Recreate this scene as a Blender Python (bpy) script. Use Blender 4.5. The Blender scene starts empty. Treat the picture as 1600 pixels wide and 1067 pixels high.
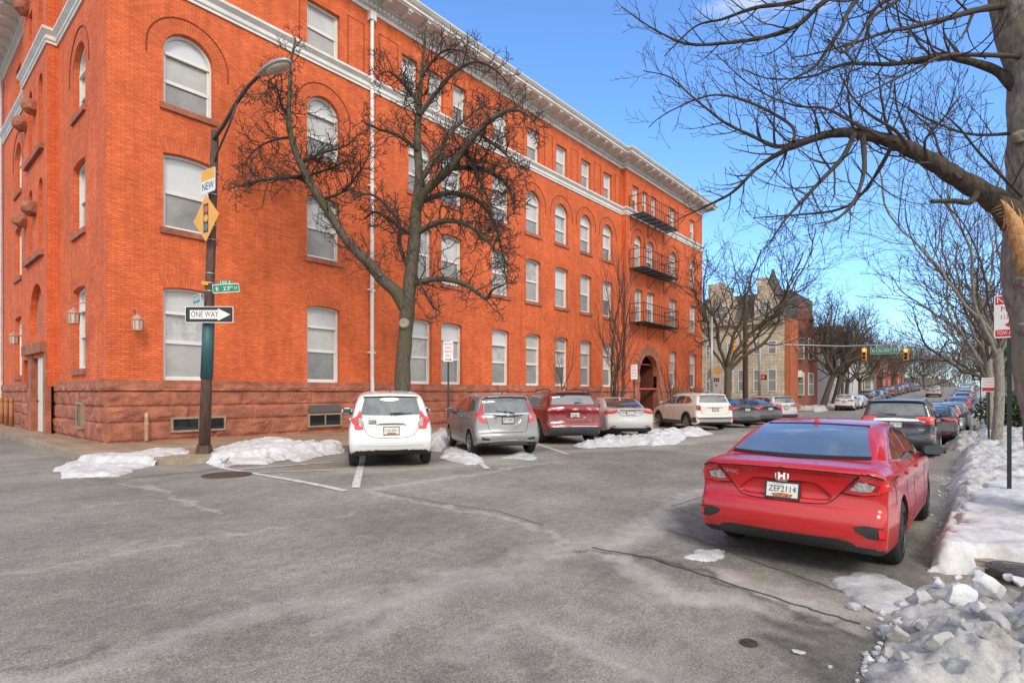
import bpy, bmesh, math, random
import numpy as np
from mathutils import Vector, Matrix, noise as mnoise
from mathutils.geometry import tessellate_polygon
SC = bpy.context.scene
COL = SC.collection
# ---------------------------------------------------------------- camera model (used to survey the photograph)
F, XV, YV, HC = 860.0, 1533.0, 613.0, 1.5
TH = math.atan2(XV - 800, F); ST, CT = math.sin(TH), math.cos(TH)
def at_d(px, py, d):
    u = (px - 800) / F
    return Vector((d * (CT + u * ST), d * (ST - u * CT), HC + (YV - py) * d / F))
def at_y(px, py, Y):
    return at_d(px, py, Y / (ST - (px - 800) / F * CT))
def g(x, y=12.):
    """height of the ground: the street dips to the crossing, then climbs the hill; it falls towards the right-hand gutter"""
    x = np.asarray(x, float); y = np.asarray(y, float)
    z = np.interp(x, [-100, 6, 10, 25, 40, 50, 58, 66, 80, 100, 125, 200, 300, 700], [0, 0, -.03, -.21, -.38, -.44, -.43, -.34, .05, .8, 1.5, 2.7, 4.0, 6])
    t = np.clip((8.5 - y) / 7.2, 0, 1); return z - .24 * t * t * (3 - 2 * t) * np.clip((70 - x) / 20, 0, 1)
def gz(x, y=12.): return float(g(x, y))
def lin(c):
    c = c.lstrip('#'); v = [int(c[i:i+2], 16) / 255 for i in (0, 2, 4)]
    return tuple(((x + .055) / 1.055) ** 2.4 if x > .04045 else x / 12.92 for x in v) + (1,)
# ---------------------------------------------------------------- numpy noise
def _hash(ix, iy, iz, s):
    h = (ix.astype(np.int64) * 374761393 + iy.astype(np.int64) * 668265263 + iz.astype(np.int64) * 2147483647 + s * 1274126177) & 0xffffffff
    h = ((h ^ (h >> 13)) * 1274126177) & 0xffffffff
    h = ((h ^ (h >> 16)) * 2246822519) & 0xffffffff
    return ((h ^ (h >> 15)) & 0xffff) / 65535.0
def vnoise(x, y, z=0, s=0):
    x = np.asarray(x, float); y = np.asarray(y, float) + 0 * x; z = np.asarray(z, float) + 0 * x
    ix, iy, iz = np.floor(x), np.floor(y), np.floor(z)
    fx, fy, fz = x - ix, y - iy, z - iz
    fx, fy, fz = [f * f * (3 - 2 * f) for f in (fx, fy, fz)]
    r = 0
    for a in (0, 1):
        for b in (0, 1):
            for c in (0, 1):
                w = (fx if a else 1 - fx) * (fy if b else 1 - fy) * (fz if c else 1 - fz)
                r = r + w * _hash(ix + a, iy + b, iz + c, s)
    return r
def fbm(x, y, z=0, s=0, o=4):
    r = 0; a = .5
    for k in range(o):
        r = r + a * (vnoise(x, y, z, s + k) - .5) * 2; x, y, z, a = x * 2.03, y * 2.03, np.asarray(z) * 2.03, a * .5
    return r
# ---------------------------------------------------------------- materials
MATS = {}
def mat(name, col=(.5, .5, .5), rough=.5, metal=0, spec=.5, coat=0, noise=None, bump=None, emit=None, alpha=None):
    """procedural principled; noise=(scale, amount[, stretch]) varies the colour, bump=(scale, strength)"""
    if name in MATS: return MATS[name]
    m = bpy.data.materials.new(name); m.use_nodes = True; MATS[name] = m
    nt = m.node_tree; b = nt.nodes['Principled BSDF']
    if isinstance(col, str): col = lin(col)
    col = tuple(col)[:3] + (1,)
    b.inputs['Base Color'].default_value = col
    b.inputs['Roughness'].default_value = rough; b.inputs['Metallic'].default_value = metal
    b.inputs['Specular IOR Level'].default_value = spec; b.inputs['Coat Weight'].default_value = coat
    b.inputs['Coat Roughness'].default_value = .04
    if emit: b.inputs['Emission Color'].default_value = tuple(emit[0]) + (1,); b.inputs['Emission Strength'].default_value = emit[1]
    if noise or bump:
        tc = nt.nodes.new('ShaderNodeTexCoord')
    if noise:
        n = nt.nodes.new('ShaderNodeTexNoise'); n.inputs['Scale'].default_value = noise[0]; n.inputs['Detail'].default_value = 6; n.inputs['Roughness'].default_value = .65
        src = tc.outputs['Object']
        if len(noise) > 2:
            mp = nt.nodes.new('ShaderNodeMapping'); mp.inputs['Scale'].default_value = noise[2]; nt.links.new(src, mp.inputs['Vector']); src = mp.outputs['Vector']
        nt.links.new(src, n.inputs['Vector'])
        r = nt.nodes.new('ShaderNodeValToRGB'); a = noise[1]
        r.color_ramp.elements[0].position = .3; r.color_ramp.elements[1].position = .7
        r.color_ramp.elements[0].color = tuple(c * (1 - a) for c in col[:3]) + (1,)
        r.color_ramp.elements[1].color = tuple(min(1, c * (1 + a)) for c in col[:3]) + (1,)
        nt.links.new(n.outputs['Fac'], r.inputs['Fac']); nt.links.new(r.outputs['Color'], b.inputs['Base Color'])
        mr = nt.nodes.new('ShaderNodeMapRange'); mr.inputs['To Min'].default_value = max(0, rough - .08); mr.inputs['To Max'].default_value = min(1, rough + .08)
        nt.links.new(n.outputs['Fac'], mr.inputs['Value']); nt.links.new(mr.outputs['Result'], b.inputs['Roughness'])
    if bump:
        n2 = nt.nodes.new('ShaderNodeTexNoise'); n2.inputs['Scale'].default_value = bump[0]; n2.inputs['Detail'].default_value = 5
        nt.links.new(tc.outputs['Object'], n2.inputs['Vector'])
        bp = nt.nodes.new('ShaderNodeBump'); bp.inputs['Strength'].default_value = bump[1]; bp.inputs['Distance'].default_value = .02
        nt.links.new(n2.outputs['Fac'], bp.inputs['Height']); nt.links.new(bp.outputs['Normal'], b.inputs['Normal'])
    return m
def brick_mat(name, c1, c2, mortar, bw=.2, bh=.064, ms=.006, varn=.22, scale=1, bump=.4, uv=True, frq=.5):
    if name in MATS: return MATS[name]
    m = bpy.data.materials.new(name); m.use_nodes = True; MATS[name] = m
    nt = m.node_tree; b = nt.nodes['Principled BSDF']; L = nt.links.new
    b.inputs['Roughness'].default_value = .85; b.inputs['Specular IOR Level'].default_value = .25
    tc = nt.nodes.new('ShaderNodeTexCoord')
    br = nt.nodes.new('ShaderNodeTexBrick'); L(tc.outputs['UV' if uv else 'Object'], br.inputs['Vector'])
    br.inputs['Scale'].default_value = 1; br.inputs['Brick Width'].default_value = bw; br.inputs['Row Height'].default_value = bh
    br.inputs['Mortar Size'].default_value = ms; br.inputs['Mortar Smooth'].default_value = .3; br.offset = frq
    br.inputs['Color1'].default_value = tuple(c1) + (1,); br.inputs['Color2'].default_value = tuple(c2) + (1,); br.inputs['Mortar'].default_value = tuple(mortar) + (1,)
    n = nt.nodes.new('ShaderNodeTexNoise'); n.inputs['Scale'].default_value = .35; n.inputs['Detail'].default_value = 9; n.inputs['Roughness'].default_value = .7
    L(tc.outputs['UV' if uv else 'Object'], n.inputs['Vector'])
    mr = nt.nodes.new('ShaderNodeMapRange'); mr.inputs['From Min'].default_value = .3; mr.inputs['From Max'].default_value = .7
    mr.inputs['To Min'].default_value = 1 - varn; mr.inputs['To Max'].default_value = 1 + varn; L(n.outputs['Fac'], mr.inputs['Value'])
    mx = nt.nodes.new('ShaderNodeMix'); mx.data_type = 'RGBA'; mx.blend_type = 'MULTIPLY'; mx.inputs['Factor'].default_value = 1
    L(br.outputs['Color'], mx.inputs['A']); L(mr.outputs['Result'], mx.inputs['B']); out = mx.outputs['Result']
    for sc_, lo, hi, det in (((5, 15, 1), .90, 1.10, 2), ((3.2, .22, 1), .86, 1.12, 5), ((1.6, 1.2, 1), .88, 1.12, 6)):
        mp = nt.nodes.new('ShaderNodeMapping'); mp.inputs['Scale'].default_value = sc_; L(tc.outputs['UV' if uv else 'Object'], mp.inputs['Vector'])
        n3 = nt.nodes.new('ShaderNodeTexNoise'); n3.inputs['Scale'].default_value = 1; n3.inputs['Detail'].default_value = det; n3.inputs['Roughness'].default_value = .65; L(mp.outputs['Vector'], n3.inputs['Vector'])
        m3 = nt.nodes.new('ShaderNodeMapRange'); m3.inputs['From Min'].default_value = .32; m3.inputs['From Max'].default_value = .68; m3.inputs['To Min'].default_value = lo; m3.inputs['To Max'].default_value = hi; L(n3.outputs['Fac'], m3.inputs['Value'])
        x3 = nt.nodes.new('ShaderNodeMix'); x3.data_type = 'RGBA'; x3.blend_type = 'MULTIPLY'; x3.inputs['Factor'].default_value = 1; L(out, x3.inputs['A']); L(m3.outputs['Result'], x3.inputs['B']); out = x3.outputs['Result']
    L(out, b.inputs['Base Color'])
    bp = nt.nodes.new('ShaderNodeBump'); bp.invert = True; bp.inputs['Strength'].default_value = bump; bp.inputs['Distance'].default_value = .01
    L(br.outputs['Fac'], bp.inputs['Height']); L(bp.outputs['Normal'], b.inputs['Normal'])
    return m
# ---------------------------------------------------------------- mesh builder
class MB:
    def __init__(s): s.v = []; s.f = []; s.uv = []; s.mi = []; s.has_uv = False
    def add(s, vs, fs, uv=None, mi=0):
        o = len(s.v); s.v.extend([tuple(p) for p in vs])
        for k, f in enumerate(fs):
            s.f.append([i + o for i in f]); s.mi.append(mi)
            if uv is not None: s.uv.append([uv[i] for i in f]); s.has_uv = True
            else: s.uv.append([(s.v[i + o][0], s.v[i + o][2]) for i in f])
        return s
    def quad(s, a, b, c, d, uv=None, mi=0): return s.add([a, b, c, d], [(0, 1, 2, 3)], uv, mi)
    def box(s, x0, x1, y0, y1, z0, z1, mi=0, M=None):
        vs = [(x, y, z) for z in (z0, z1) for y in (y0, y1) for x in (x0, x1)]
        if M is not None: vs = [tuple(M @ Vector(p)) for p in vs]
        o = len(s.v); s.v.extend(vs)
        for f in ((0, 2, 3, 1), (4, 5, 7, 6), (0, 1, 5, 4), (2, 6, 7, 3), (0, 4, 6, 2), (1, 3, 7, 5)):
            s.f.append([i + o for i in f]); s.mi.append(mi)
            P = [vs[i] for i in f]
            n = (Vector(P[1]) - Vector(P[0])).cross(Vector(P[2]) - Vector(P[0]))
            ax = max(range(3), key=lambda k: abs(n[k]))
            s.uv.append([((p[1], p[2]) if ax == 0 else (p[0], p[2]) if ax == 1 else (p[0], p[1])) for p in P])
        return s
    def tube(s, pts, rad, n=6, cap=True, mi=0):
        pts = [Vector(p) for p in pts]
        if not hasattr(rad, '__len__'): rad = [rad] * len(pts)
        o = len(s.v); ref = None
        for i, p in enumerate(pts):
            t = (pts[min(i + 1, len(pts) - 1)] - pts[max(i - 1, 0)]).normalized()
            if ref is None: ref = Vector((0, 0, 1)) if abs(t.z) < .9 else Vector((1, 0, 0))
            a = (ref - t * ref.dot(t))
            if a.length < 1e-6: a = t.orthogonal()
            a.normalize(); b = t.cross(a); ref = a
            for k in range(n):
                w = 2 * math.pi * k / n
                s.v.append(tuple(p + (a * math.cos(w) + b * math.sin(w)) * rad[i]))
        acc = 0
        for i in range(len(pts) - 1):
            L = (pts[i + 1] - pts[i]).length
            for k in range(n):
                k2 = (k + 1) % n
                s.f.append([o + i * n + k, o + i * n + k2, o + (i + 1) * n + k2, o + (i + 1) * n + k]); s.mi.append(mi)
                s.uv.append([(k / n, acc), ((k + 1) / n, acc), ((k + 1) / n, acc + L), (k / n, acc + L)])
            acc += L
        if cap:
            for base, rev in ((o, True), (o + (len(pts) - 1) * n, False)):
                f = [base + k for k in range(n)]
                s.f.append(f[::-1] if rev else f); s.mi.append(mi); s.uv.append([(0, 0)] * n)
        return s
    def lathe(s, prof, n=24, M=None, mi=0):
        """prof: list of (r, z), revolved round local z"""
        o = len(s.v)
        for r, z in prof:
            for k in range(n):
                w = 2 * math.pi * k / n; p = Vector((r * math.cos(w), r * math.sin(w), z))
                s.v.append(tuple(M @ p if M is not None else p))
        for i in range(len(prof) - 1):
            for k in range(n):
                k2 = (k + 1) % n
                s.f.append([o + i * n + k, o + i * n + k2, o + (i + 1) * n + k2, o + (i + 1) * n + k]); s.mi.append(mi); s.uv.append([(0, 0), (1, 0), (1, 1), (0, 1)])
        return s
    def prism(s, poly, d0, d1, M, mi=0):
        """2D polygon (x, y) of M's plane extruded from d0 to d1 along M's z"""
        n = len(poly); o = len(s.v)
        for d in (d0, d1):
            for x, y in poly: s.v.append(tuple(M @ Vector((x, y, d))))
        tris = tessellate_polygon([[Vector((x, y, 0)) for x, y in poly]])
        for t in tris:
            a, b, c = t
            cr = (poly[b][0] - poly[a][0]) * (poly[c][1] - poly[a][1]) - (poly[b][1] - poly[a][1]) * (poly[c][0] - poly[a][0])
            if cr < 0: a, b, c = a, c, b
            s.f.append([o + n + a, o + n + b, o + n + c]); s.mi.append(mi); s.uv.append([poly[a], poly[b], poly[c]])
            s.f.append([o + a, o + c, o + b]); s.mi.append(mi); s.uv.append([poly[a], poly[c], poly[b]])
        area = sum(poly[i][0] * poly[(i + 1) % n][1] - poly[(i + 1) % n][0] * poly[i][1] for i in range(n))
        for i in range(n):
            j = (i + 1) % n; f = [o + i, o + j, o + n + j, o + n + i]
            s.f.append(f if area > 0 else f[::-1]); s.mi.append(mi); s.uv.append([(0, 0)] * 4)
        return s
    def build(s, name, m, parent=None, smooth=False, loc=None):
        me = bpy.data.meshes.new(name); me.from_pydata(s.v, [], s.f)
        for mm in (m if isinstance(m, (list, tuple)) else [m]): me.materials.append(mm)
        if s.f:
            me.polygons.foreach_set('material_index', s.mi)
            uvl = me.uv_layers.new(name='UVMap')
            uvl.data.foreach_set('uv', [c for f in s.uv for p in f for c in p])
            if smooth: me.polygons.foreach_set('use_smooth', [True] * len(s.f))
        me.update()
        o = bpy.data.objects.new(name, me); COL.objects.link(o)
        if parent is not None: o.parent = parent
        return o
def npmesh(name, v, f, m, parent=None, smooth=True, attr=None):
    """fast mesh from numpy arrays, f is (n,4) or (n,3)"""
    me = bpy.data.meshes.new(name); n, k = f.shape
    me.vertices.add(len(v)); me.vertices.foreach_set('co', np.asarray(v, np.float32).ravel())
    me.loops.add(n * k); me.loops.foreach_set('vertex_index', f.astype(np.int32).ravel())
    me.polygons.add(n); me.polygons.foreach_set('loop_start', np.arange(0, n * k, k, dtype=np.int32))
    me.polygons.foreach_set('use_smooth', np.full(n, smooth))
    for mm in (m if isinstance(m, (list, tuple)) else [m]): me.materials.append(mm)
    me.update(calc_edges=True); me.validate()
    if attr:
        for k_, a in attr.items():
            at = me.attributes.new(k_, 'FLOAT', 'POINT'); at.data.foreach_set('value', np.asarray(a, np.float32))
    o = bpy.data.objects.new(name, me); COL.objects.link(o)
    if parent is not None: o.parent = parent
    return o
def tag(o, label=None, cat=None, group=None, kind=None):
    if label: o['label'] = label
    if cat: o['category'] = cat
    if group: o['group'] = group
    if kind: o['kind'] = kind
    return o
def empty(name, loc, label, cat, group=None, rz=0):
    o = bpy.data.objects.new(name, None); COL.objects.link(o); o.location = loc; o.rotation_euler = (0, 0, rz)
    o.empty_display_size = .2
    return tag(o, label, cat, group)
def adopt(parent, *kids):
    """parent world-space meshes to a thing's empty, keeping them where they are"""
    for k in kids:
        k.parent = parent; k.matrix_parent_inverse = (Matrix.Translation(parent.location) @ Matrix.Rotation(parent.rotation_euler.z, 4, 'Z')).inverted()
def text_part(name, s, size, m, M, parent=None, depth=.0015, width=None, ax='CENTER'):
    cu = bpy.data.curves.new(name, 'FONT'); cu.body = s; cu.size = size; cu.align_x = ax; cu.align_y = 'CENTER'; cu.extrude = depth; cu.resolution_u = 3
    ob = bpy.data.objects.new(name, cu); COL.objects.link(ob); bpy.context.view_layer.update()
    me = bpy.data.meshes.new_from_object(ob.evaluated_get(bpy.context.evaluated_depsgraph_get()))
    bpy.data.objects.remove(ob)
    if not len(me.vertices): return None
    if width:
        xs = [v.co.x for v in me.vertices]; w = max(xs) - min(xs)
        if w > 0: me.transform(Matrix.Diagonal((width / w, 1, 1, 1)))
    me.transform(M); me.materials.clear(); me.materials.append(m); me.name = name
    o = bpy.data.objects.new(name, me); COL.objects.link(o)
    if parent is not None: o.parent = parent
    return o
def frame_matrix(origin, right, up):
    r = Vector(right).normalized(); u = Vector(up).normalized(); n = r.cross(u)
    M = Matrix((r, u, n)).transposed().to_4x4(); M.translation = Vector(origin); return M
def rrect(w, h, r, n=4):
    return [(cx + r * math.cos(a), cy + r * math.sin(a)) for cx, cy, a0 in ((w/2-r, h/2-r, 0), (-w/2+r, h/2-r, 90), (-w/2+r, -h/2+r, 180), (w/2-r, -h/2+r, 270)) for a in [math.radians(a0 + 90 * k / n) for k in range(n + 1)]]
def polysdf(px, py, poly):
    """signed distance (negative inside) from points to a closed polygon, numpy"""
    P = np.asarray(poly, float); Q = np.roll(P, -1, 0)
    d2 = np.full(px.shape, 1e18); ins = np.zeros(px.shape, bool)
    for (ax, ay), (bx, by) in zip(P, Q):
        ex, ey = bx - ax, by - ay; L = ex * ex + ey * ey
        if L < 1e-12: continue
        wx, wy = px - ax, py - ay
        t = np.clip((wx * ex + wy * ey) / L, 0, 1)
        d2 = np.minimum(d2, (wx - t * ex) ** 2 + (wy - t * ey) ** 2)
        if ay != by:
            c = (ay > py) != (by > py)
            ins ^= c & (px < (bx - ax) * (py - ay) / (by - ay) + ax)
    return np.where(ins, -1, 1) * np.sqrt(d2)
def linedist(px, py, line):
    d2 = np.full(px.shape, 1e18)
    for (ax, ay), (bx, by) in zip(line[:-1], line[1:]):
        ex, ey = bx - ax, by - ay; L = max(ex * ex + ey * ey, 1e-9)
        t = np.clip(((px - ax) * ex + (py - ay) * ey) / L, 0, 1)
        d2 = np.minimum(d2, (px - ax - t * ex) ** 2 + (py - ay - t * ey) ** 2)
    return np.sqrt(d2)
def chaikin(pts, it=2, closed=True):
    P = np.asarray(pts, float)
    for _ in range(it):
        Q = np.roll(P, -1, 0) if closed else P[1:]
        A = P if closed else P[:-1]
        R = np.empty((2 * len(A), P.shape[1])); R[0::2] = .75 * A + .25 * Q; R[1::2] = .25 * A + .75 * Q
        P = R if closed else np.vstack([P[:1], R, P[-1:]])
    return P
def gridmesh(nx, ny):
    i = np.arange(nx * ny).reshape(ny, nx)
    return np.stack([i[:-1, :-1], i[:-1, 1:], i[1:, 1:], i[1:, :-1]], -1).reshape(-1, 4)
WHITE = mat('white_paint', (.72, .71, .69), .45, noise=(3, .06))
BLACK = mat('black_metal', (.025, .024, .024), .5, noise=(9, .3))
# ================================================================ camera, sun, sky
cam = bpy.data.cameras.new('camera'); co = bpy.data.objects.new('camera', cam); COL.objects.link(co); SC.camera = co
cam.sensor_width = 36; cam.lens = 36 * F / 1600; cam.shift_y = (YV - 533.5) / 1600; cam.clip_end = 3000; cam.clip_start = .05
co.location = (0, 0, HC); co.rotation_euler = (math.pi / 2, 0, TH - math.pi / 2)
SUN_EL, SUN_AZ = math.radians(38), math.radians(237)     # azimuth of the sun measured counter-clockwise from +X
sd = bpy.data.lights.new('sun', 'SUN'); so = bpy.data.objects.new('sun', sd); COL.objects.link(so)
sd.energy = 1.3; sd.angle = math.radians(14); sd.color = (1, .93, .82)
dirv = Vector((math.cos(SUN_EL) * math.cos(SUN_AZ), math.cos(SUN_EL) * math.sin(SUN_AZ), math.sin(SUN_EL)))
so.rotation_euler = dirv.to_track_quat('Z', 'Y').to_euler(); so.location = dirv * 80
W = bpy.data.worlds.new('World'); SC.world = W; W.use_nodes = True
nt = W.node_tree; L = nt.links.new; bg = nt.nodes['Background']
sky = nt.nodes.new('ShaderNodeTexSky'); sky.sky_type = 'NISHITA'; sky.sun_disc = False
sky.sun_elevation = SUN_EL; sky.sun_rotation = math.pi / 2 - SUN_AZ; sky.air_density = 1.0; sky.dust_density = .6; sky.ozone_density = 5
tc = nt.nodes.new('ShaderNodeTexCoord')
mp = nt.nodes.new('ShaderNodeMapping'); mp.inputs['Scale'].default_value = (1.0, 1.6, 3.4); mp.inputs['Location'].default_value = (3.1, .4, 1.7); L(tc.outputs['Generated'], mp.inputs['Vector'])
nz = nt.nodes.new('ShaderNodeTexNoise'); nz.inputs['Scale'].default_value = 1.9; nz.inputs['Detail'].default_value = 9; nz.inputs['Roughness'].default_value = .58; nz.inputs['Distortion'].default_value = .35
L(mp.outputs['Vector'], nz.inputs['Vector'])
# cloud cover: open blue up the street, banks of cloud behind and to the south
dt = nt.nodes.new('ShaderNodeVectorMath'); dt.operation = 'DOT_PRODUCT'; L(tc.outputs['Generated'], dt.inputs[0])
cb = Vector((-.55, -.8, .1)).normalized(); dt.inputs[1].default_value = cb
mr = nt.nodes.new('ShaderNodeMapRange'); mr.inputs['From Min'].default_value = -.75; mr.inputs['From Max'].default_value = .6; mr.inputs['To Min'].default_value = -.24; mr.inputs['To Max'].default_value = .3
L(dt.outputs['Value'], mr.inputs['Value'])
ad = nt.nodes.new('ShaderNodeMath'); ad.operation = 'ADD'; L(nz.outputs['Fac'], ad.inputs[0]); L(mr.outputs['Result'], ad.inputs[1])
cr = nt.nodes.new('ShaderNodeValToRGB'); cr.color_ramp.elements[0].position = .42; cr.color_ramp.elements[0].color = (0, 0, 0, 1); cr.color_ramp.elements[1].position = .72; cr.color_ramp.elements[1].color = (.92, .92, .92, 1)
L(ad.outputs['Value'], cr.inputs['Fac'])
mx = nt.nodes.new('ShaderNodeMix'); mx.data_type = 'RGBA'; L(cr.outputs['Color'], mx.inputs['Factor']); tn = nt.nodes.new('ShaderNodeMix'); tn.data_type = 'RGBA'; tn.blend_type = 'MULTIPLY'; tn.inputs['Factor'].default_value = 1; L(sky.outputs['Color'], tn.inputs['A']); tn.inputs['B'].default_value = (1.10, 1.36, 1.58, 1); L(tn.outputs['Result'], mx.inputs['A'])
mx.inputs['B'].default_value = (8.4, 8.0, 7.5, 1)
L(mx.outputs['Result'], bg.inputs['Color']); bg.inputs['Strength'].default_value = .138
SC.view_settings.view_transform = 'Standard'; SC.view_settings.look = 'None'; SC.view_settings.exposure = .58; SC.view_settings.gamma = 1
SC.cycles.max_bounces = 6; SC.cycles.diffuse_bounces = 3; SC.cycles.glossy_bounces = 4; SC.cycles.transmission_bounces = 2; SC.cycles.transparent_max_bounces = 8
SC.cycles.use_denoising = True
# ================================================================ ground, road, pavements, snow
def asphalt_mat():
    m = bpy.data.materials.new('asphalt'); m.use_nodes = True; nt = m.node_tree; L = nt.links.new; b = nt.nodes['Principled BSDF']
    N = nt.nodes.new
    tc = N('ShaderNodeTexCoord')
    def noise(scale, det=6, ro=.6, sc=None, dist=0):
        n = N('ShaderNodeTexNoise'); n.inputs['Scale'].default_value = scale; n.inputs['Detail'].default_value = det; n.inputs['Roughness'].default_value = ro; n.inputs['Distortion'].default_value = dist
        if sc:
            mp = N('ShaderNodeMapping'); mp.inputs['Scale'].default_value = sc; L(tc.outputs['Object'], mp.inputs['Vector']); L(mp.outputs['Vector'], n.inputs['Vector'])
        else: L(tc.outputs['Object'], n.inputs['Vector'])
        return n.outputs['Fac']
    def ramp(f, p0, c0, p1, c1):
        r = N('ShaderNodeValToRGB'); e = r.color_ramp.elements; e[0].position = p0; e[1].position = p1
        e[0].color = tuple(c0) + (1,); e[1].color = tuple(c1) + (1,); L(f, r.inputs['Fac']); return r.outputs['Color']
    def mix(a, bb, f, mode='MIX'):
        x = N('ShaderNodeMix'); x.data_type = 'RGBA'; x.blend_type = mode; L(a, x.inputs['A']); L(bb, x.inputs['B'])
        if isinstance(f, float): x.inputs['Factor'].default_value = f
        else: L(f, x.inputs['Factor'])
        return x.outputs['Result']
    def math_(op, a, bb):
        x = N('ShaderNodeMath'); x.operation = op
        for i, v in enumerate((a, bb)):
            if isinstance(v, float): x.inputs[i].default_value = v
            else: L(v, x.inputs[i])
        return x.outputs['Value']
    base = ramp(noise(.55, 8, .62, (1, 1.2, 1), .2), .30, (.170, .153, .128), .68, (.305, .279, .238))
    grain = ramp(noise(62, 4, .8), .34, (.30, .30, .30), .68, (1.7, 1.7, 1.7)); col = mix(base, grain, .85, 'MULTIPLY')
    mot = ramp(noise(6.5, 8, .8, (1, 1.4, 1)),   .36, (.70, .695, .69), .62, (1.22, 1.22, 1.21)); col = mix(col, mot, .75, 'MULTIPLY')
    pt = ramp(noise(.23, 2, .4, (1, 2, 1), .3), .495, (.80, .80, .80), .505, (1.06, 1.06, 1.06)); col = mix(col, pt, .3, 'MULTIPLY')
    speck = ramp(noise(150, 2, .5), .58, (0, 0, 0), .66, (1, 1, 1)); w = N('ShaderNodeRGB'); w.outputs[0].default_value = (.40, .39, .37, 1); col = mix(col, w.outputs[0], math_('MULTIPLY', speck, .55))
    sa = N('ShaderNodeAttribute'); sa.attribute_name = 'salt'; da = N('ShaderNodeAttribute'); da.attribute_name = 'wet_shade'
    sn = ramp(noise(5, 8, .75, (1, 1.3, 1), .8), .36, (0, 0, 0), .66, (1, 1, 1))
    amb = ramp(noise(1.3, 7, .7, (1, 2.2, 1), 1.2), .52, (0, 0, 0), .76, (.3, .3, .3))
    st = math_('MINIMUM', math_('ADD', math_('MULTIPLY', sa.outputs['Fac'], math_('ADD', math_('MULTIPLY', sn, .7), .4)), math_('MULTIPLY', amb, sn)), .85)
    sc = N('ShaderNodeRGB'); sc.outputs[0].default_value = (.52, .488, .44, 1); col = mix(col, sc.outputs[0], st)
    dk = N('ShaderNodeRGB'); dk.outputs[0].default_value = (.045, .043, .041, 1)
    dn = ramp(noise(9, 6, .7), .3, (.35, .35, .35), .7, (1, 1, 1)); col = mix(col, dk.outputs[0], math_('MULTIPLY', da.outputs['Fac'], dn))
    # hairline cracks with pale salt in them
    v = N('ShaderNodeTexVoronoi'); v.feature = 'DISTANCE_TO_EDGE'; v.inputs['Scale'].default_value = .42
    wn = N('ShaderNodeTexNoise'); wn.inputs['Scale'].default_value = 1.7; wn.inputs['Detail'].default_value = 6; L(tc.outputs['Object'], wn.inputs['Vector'])
    ml = N('ShaderNodeVectorMath'); ml.operation = 'MULTIPLY_ADD'; L(wn.outputs['Color'], ml.inputs[0]); ml.inputs[1].default_value = (.9, .9, .9); L(tc.outputs['Object'], ml.inputs[2]); L(ml.outputs['Vector'], v.inputs['Vector'])
    ck = ramp(v.outputs['Distance'], .0, (1, 1, 1), .006, (0, 0, 0)); ck2 = math_('MULTIPLY', ck, ramp(noise(.9, 3), .45, (0, 0, 0), .6, (.8, .8, .8)))
    col = mix(col, sc.outputs[0], math_('MULTIPLY', ck2, .25))
    L(col, b.inputs['Base Color']); b.inputs['Roughness'].default_value = .88; b.inputs['Specular IOR Level'].default_value = .25
    bp = N('ShaderNodeBump'); bp.inputs['Strength'].default_value = .55; bp.inputs['Distance'].default_value = .012
    L(noise(70, 4, .7), bp.inputs['Height']); bp2 = N('ShaderNodeBump'); bp2.inputs['Strength'].default_value = .35; bp2.inputs['Distance'].default_value = .06; L(noise(2.5, 5, .6), bp2.inputs['Height']); L(bp2.outputs['Normal'], bp.inputs['Normal'])
    L(bp.outputs['Normal'], b.inputs['Normal'])
    return m
ASPHALT = asphalt_mat()
KY, KR = 12.5, .25            # the two kerbs of the street
def gp(px, py, z=0):
    d = (HC - z) * F / (py - YV)
    for _ in range(12): p = at_d(px, py, d); d += .7 * ((HC - z - gz(p.x, p.y)) * F / (py - YV) - d)
    p = at_d(px, py, d); return (p.x, p.y)
# --- the earth under everything
xs = np.concatenate([[-400, -150, -60], np.arange(-30, 130, 4.), [150, 200, 300, 400, 700, 1200]])
ys = np.concatenate([[-900, -300, -120, -60], np.arange(-40, 61, 5.), [90, 150, 300, 900]])
X, Y = np.meshgrid(xs, ys); Z = g(X, Y) - .06
hill = np.clip((X - 150) / 300, 0, 1) * (4 + 10 * vnoise(X * .01, Y * .012, 0, 7)); Z = Z + np.where(np.abs(Y - 6) > 25, hill, 0)
EARTH = mat('winter_earth', (.12, .10, .075), .95, noise=(.25, .4), bump=(6, .5))
tag(npmesh('ground', np.stack([X, Y, Z], -1).reshape(-1, 3), gridmesh(len(xs), len(ys)), EARTH), kind='structure')
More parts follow.
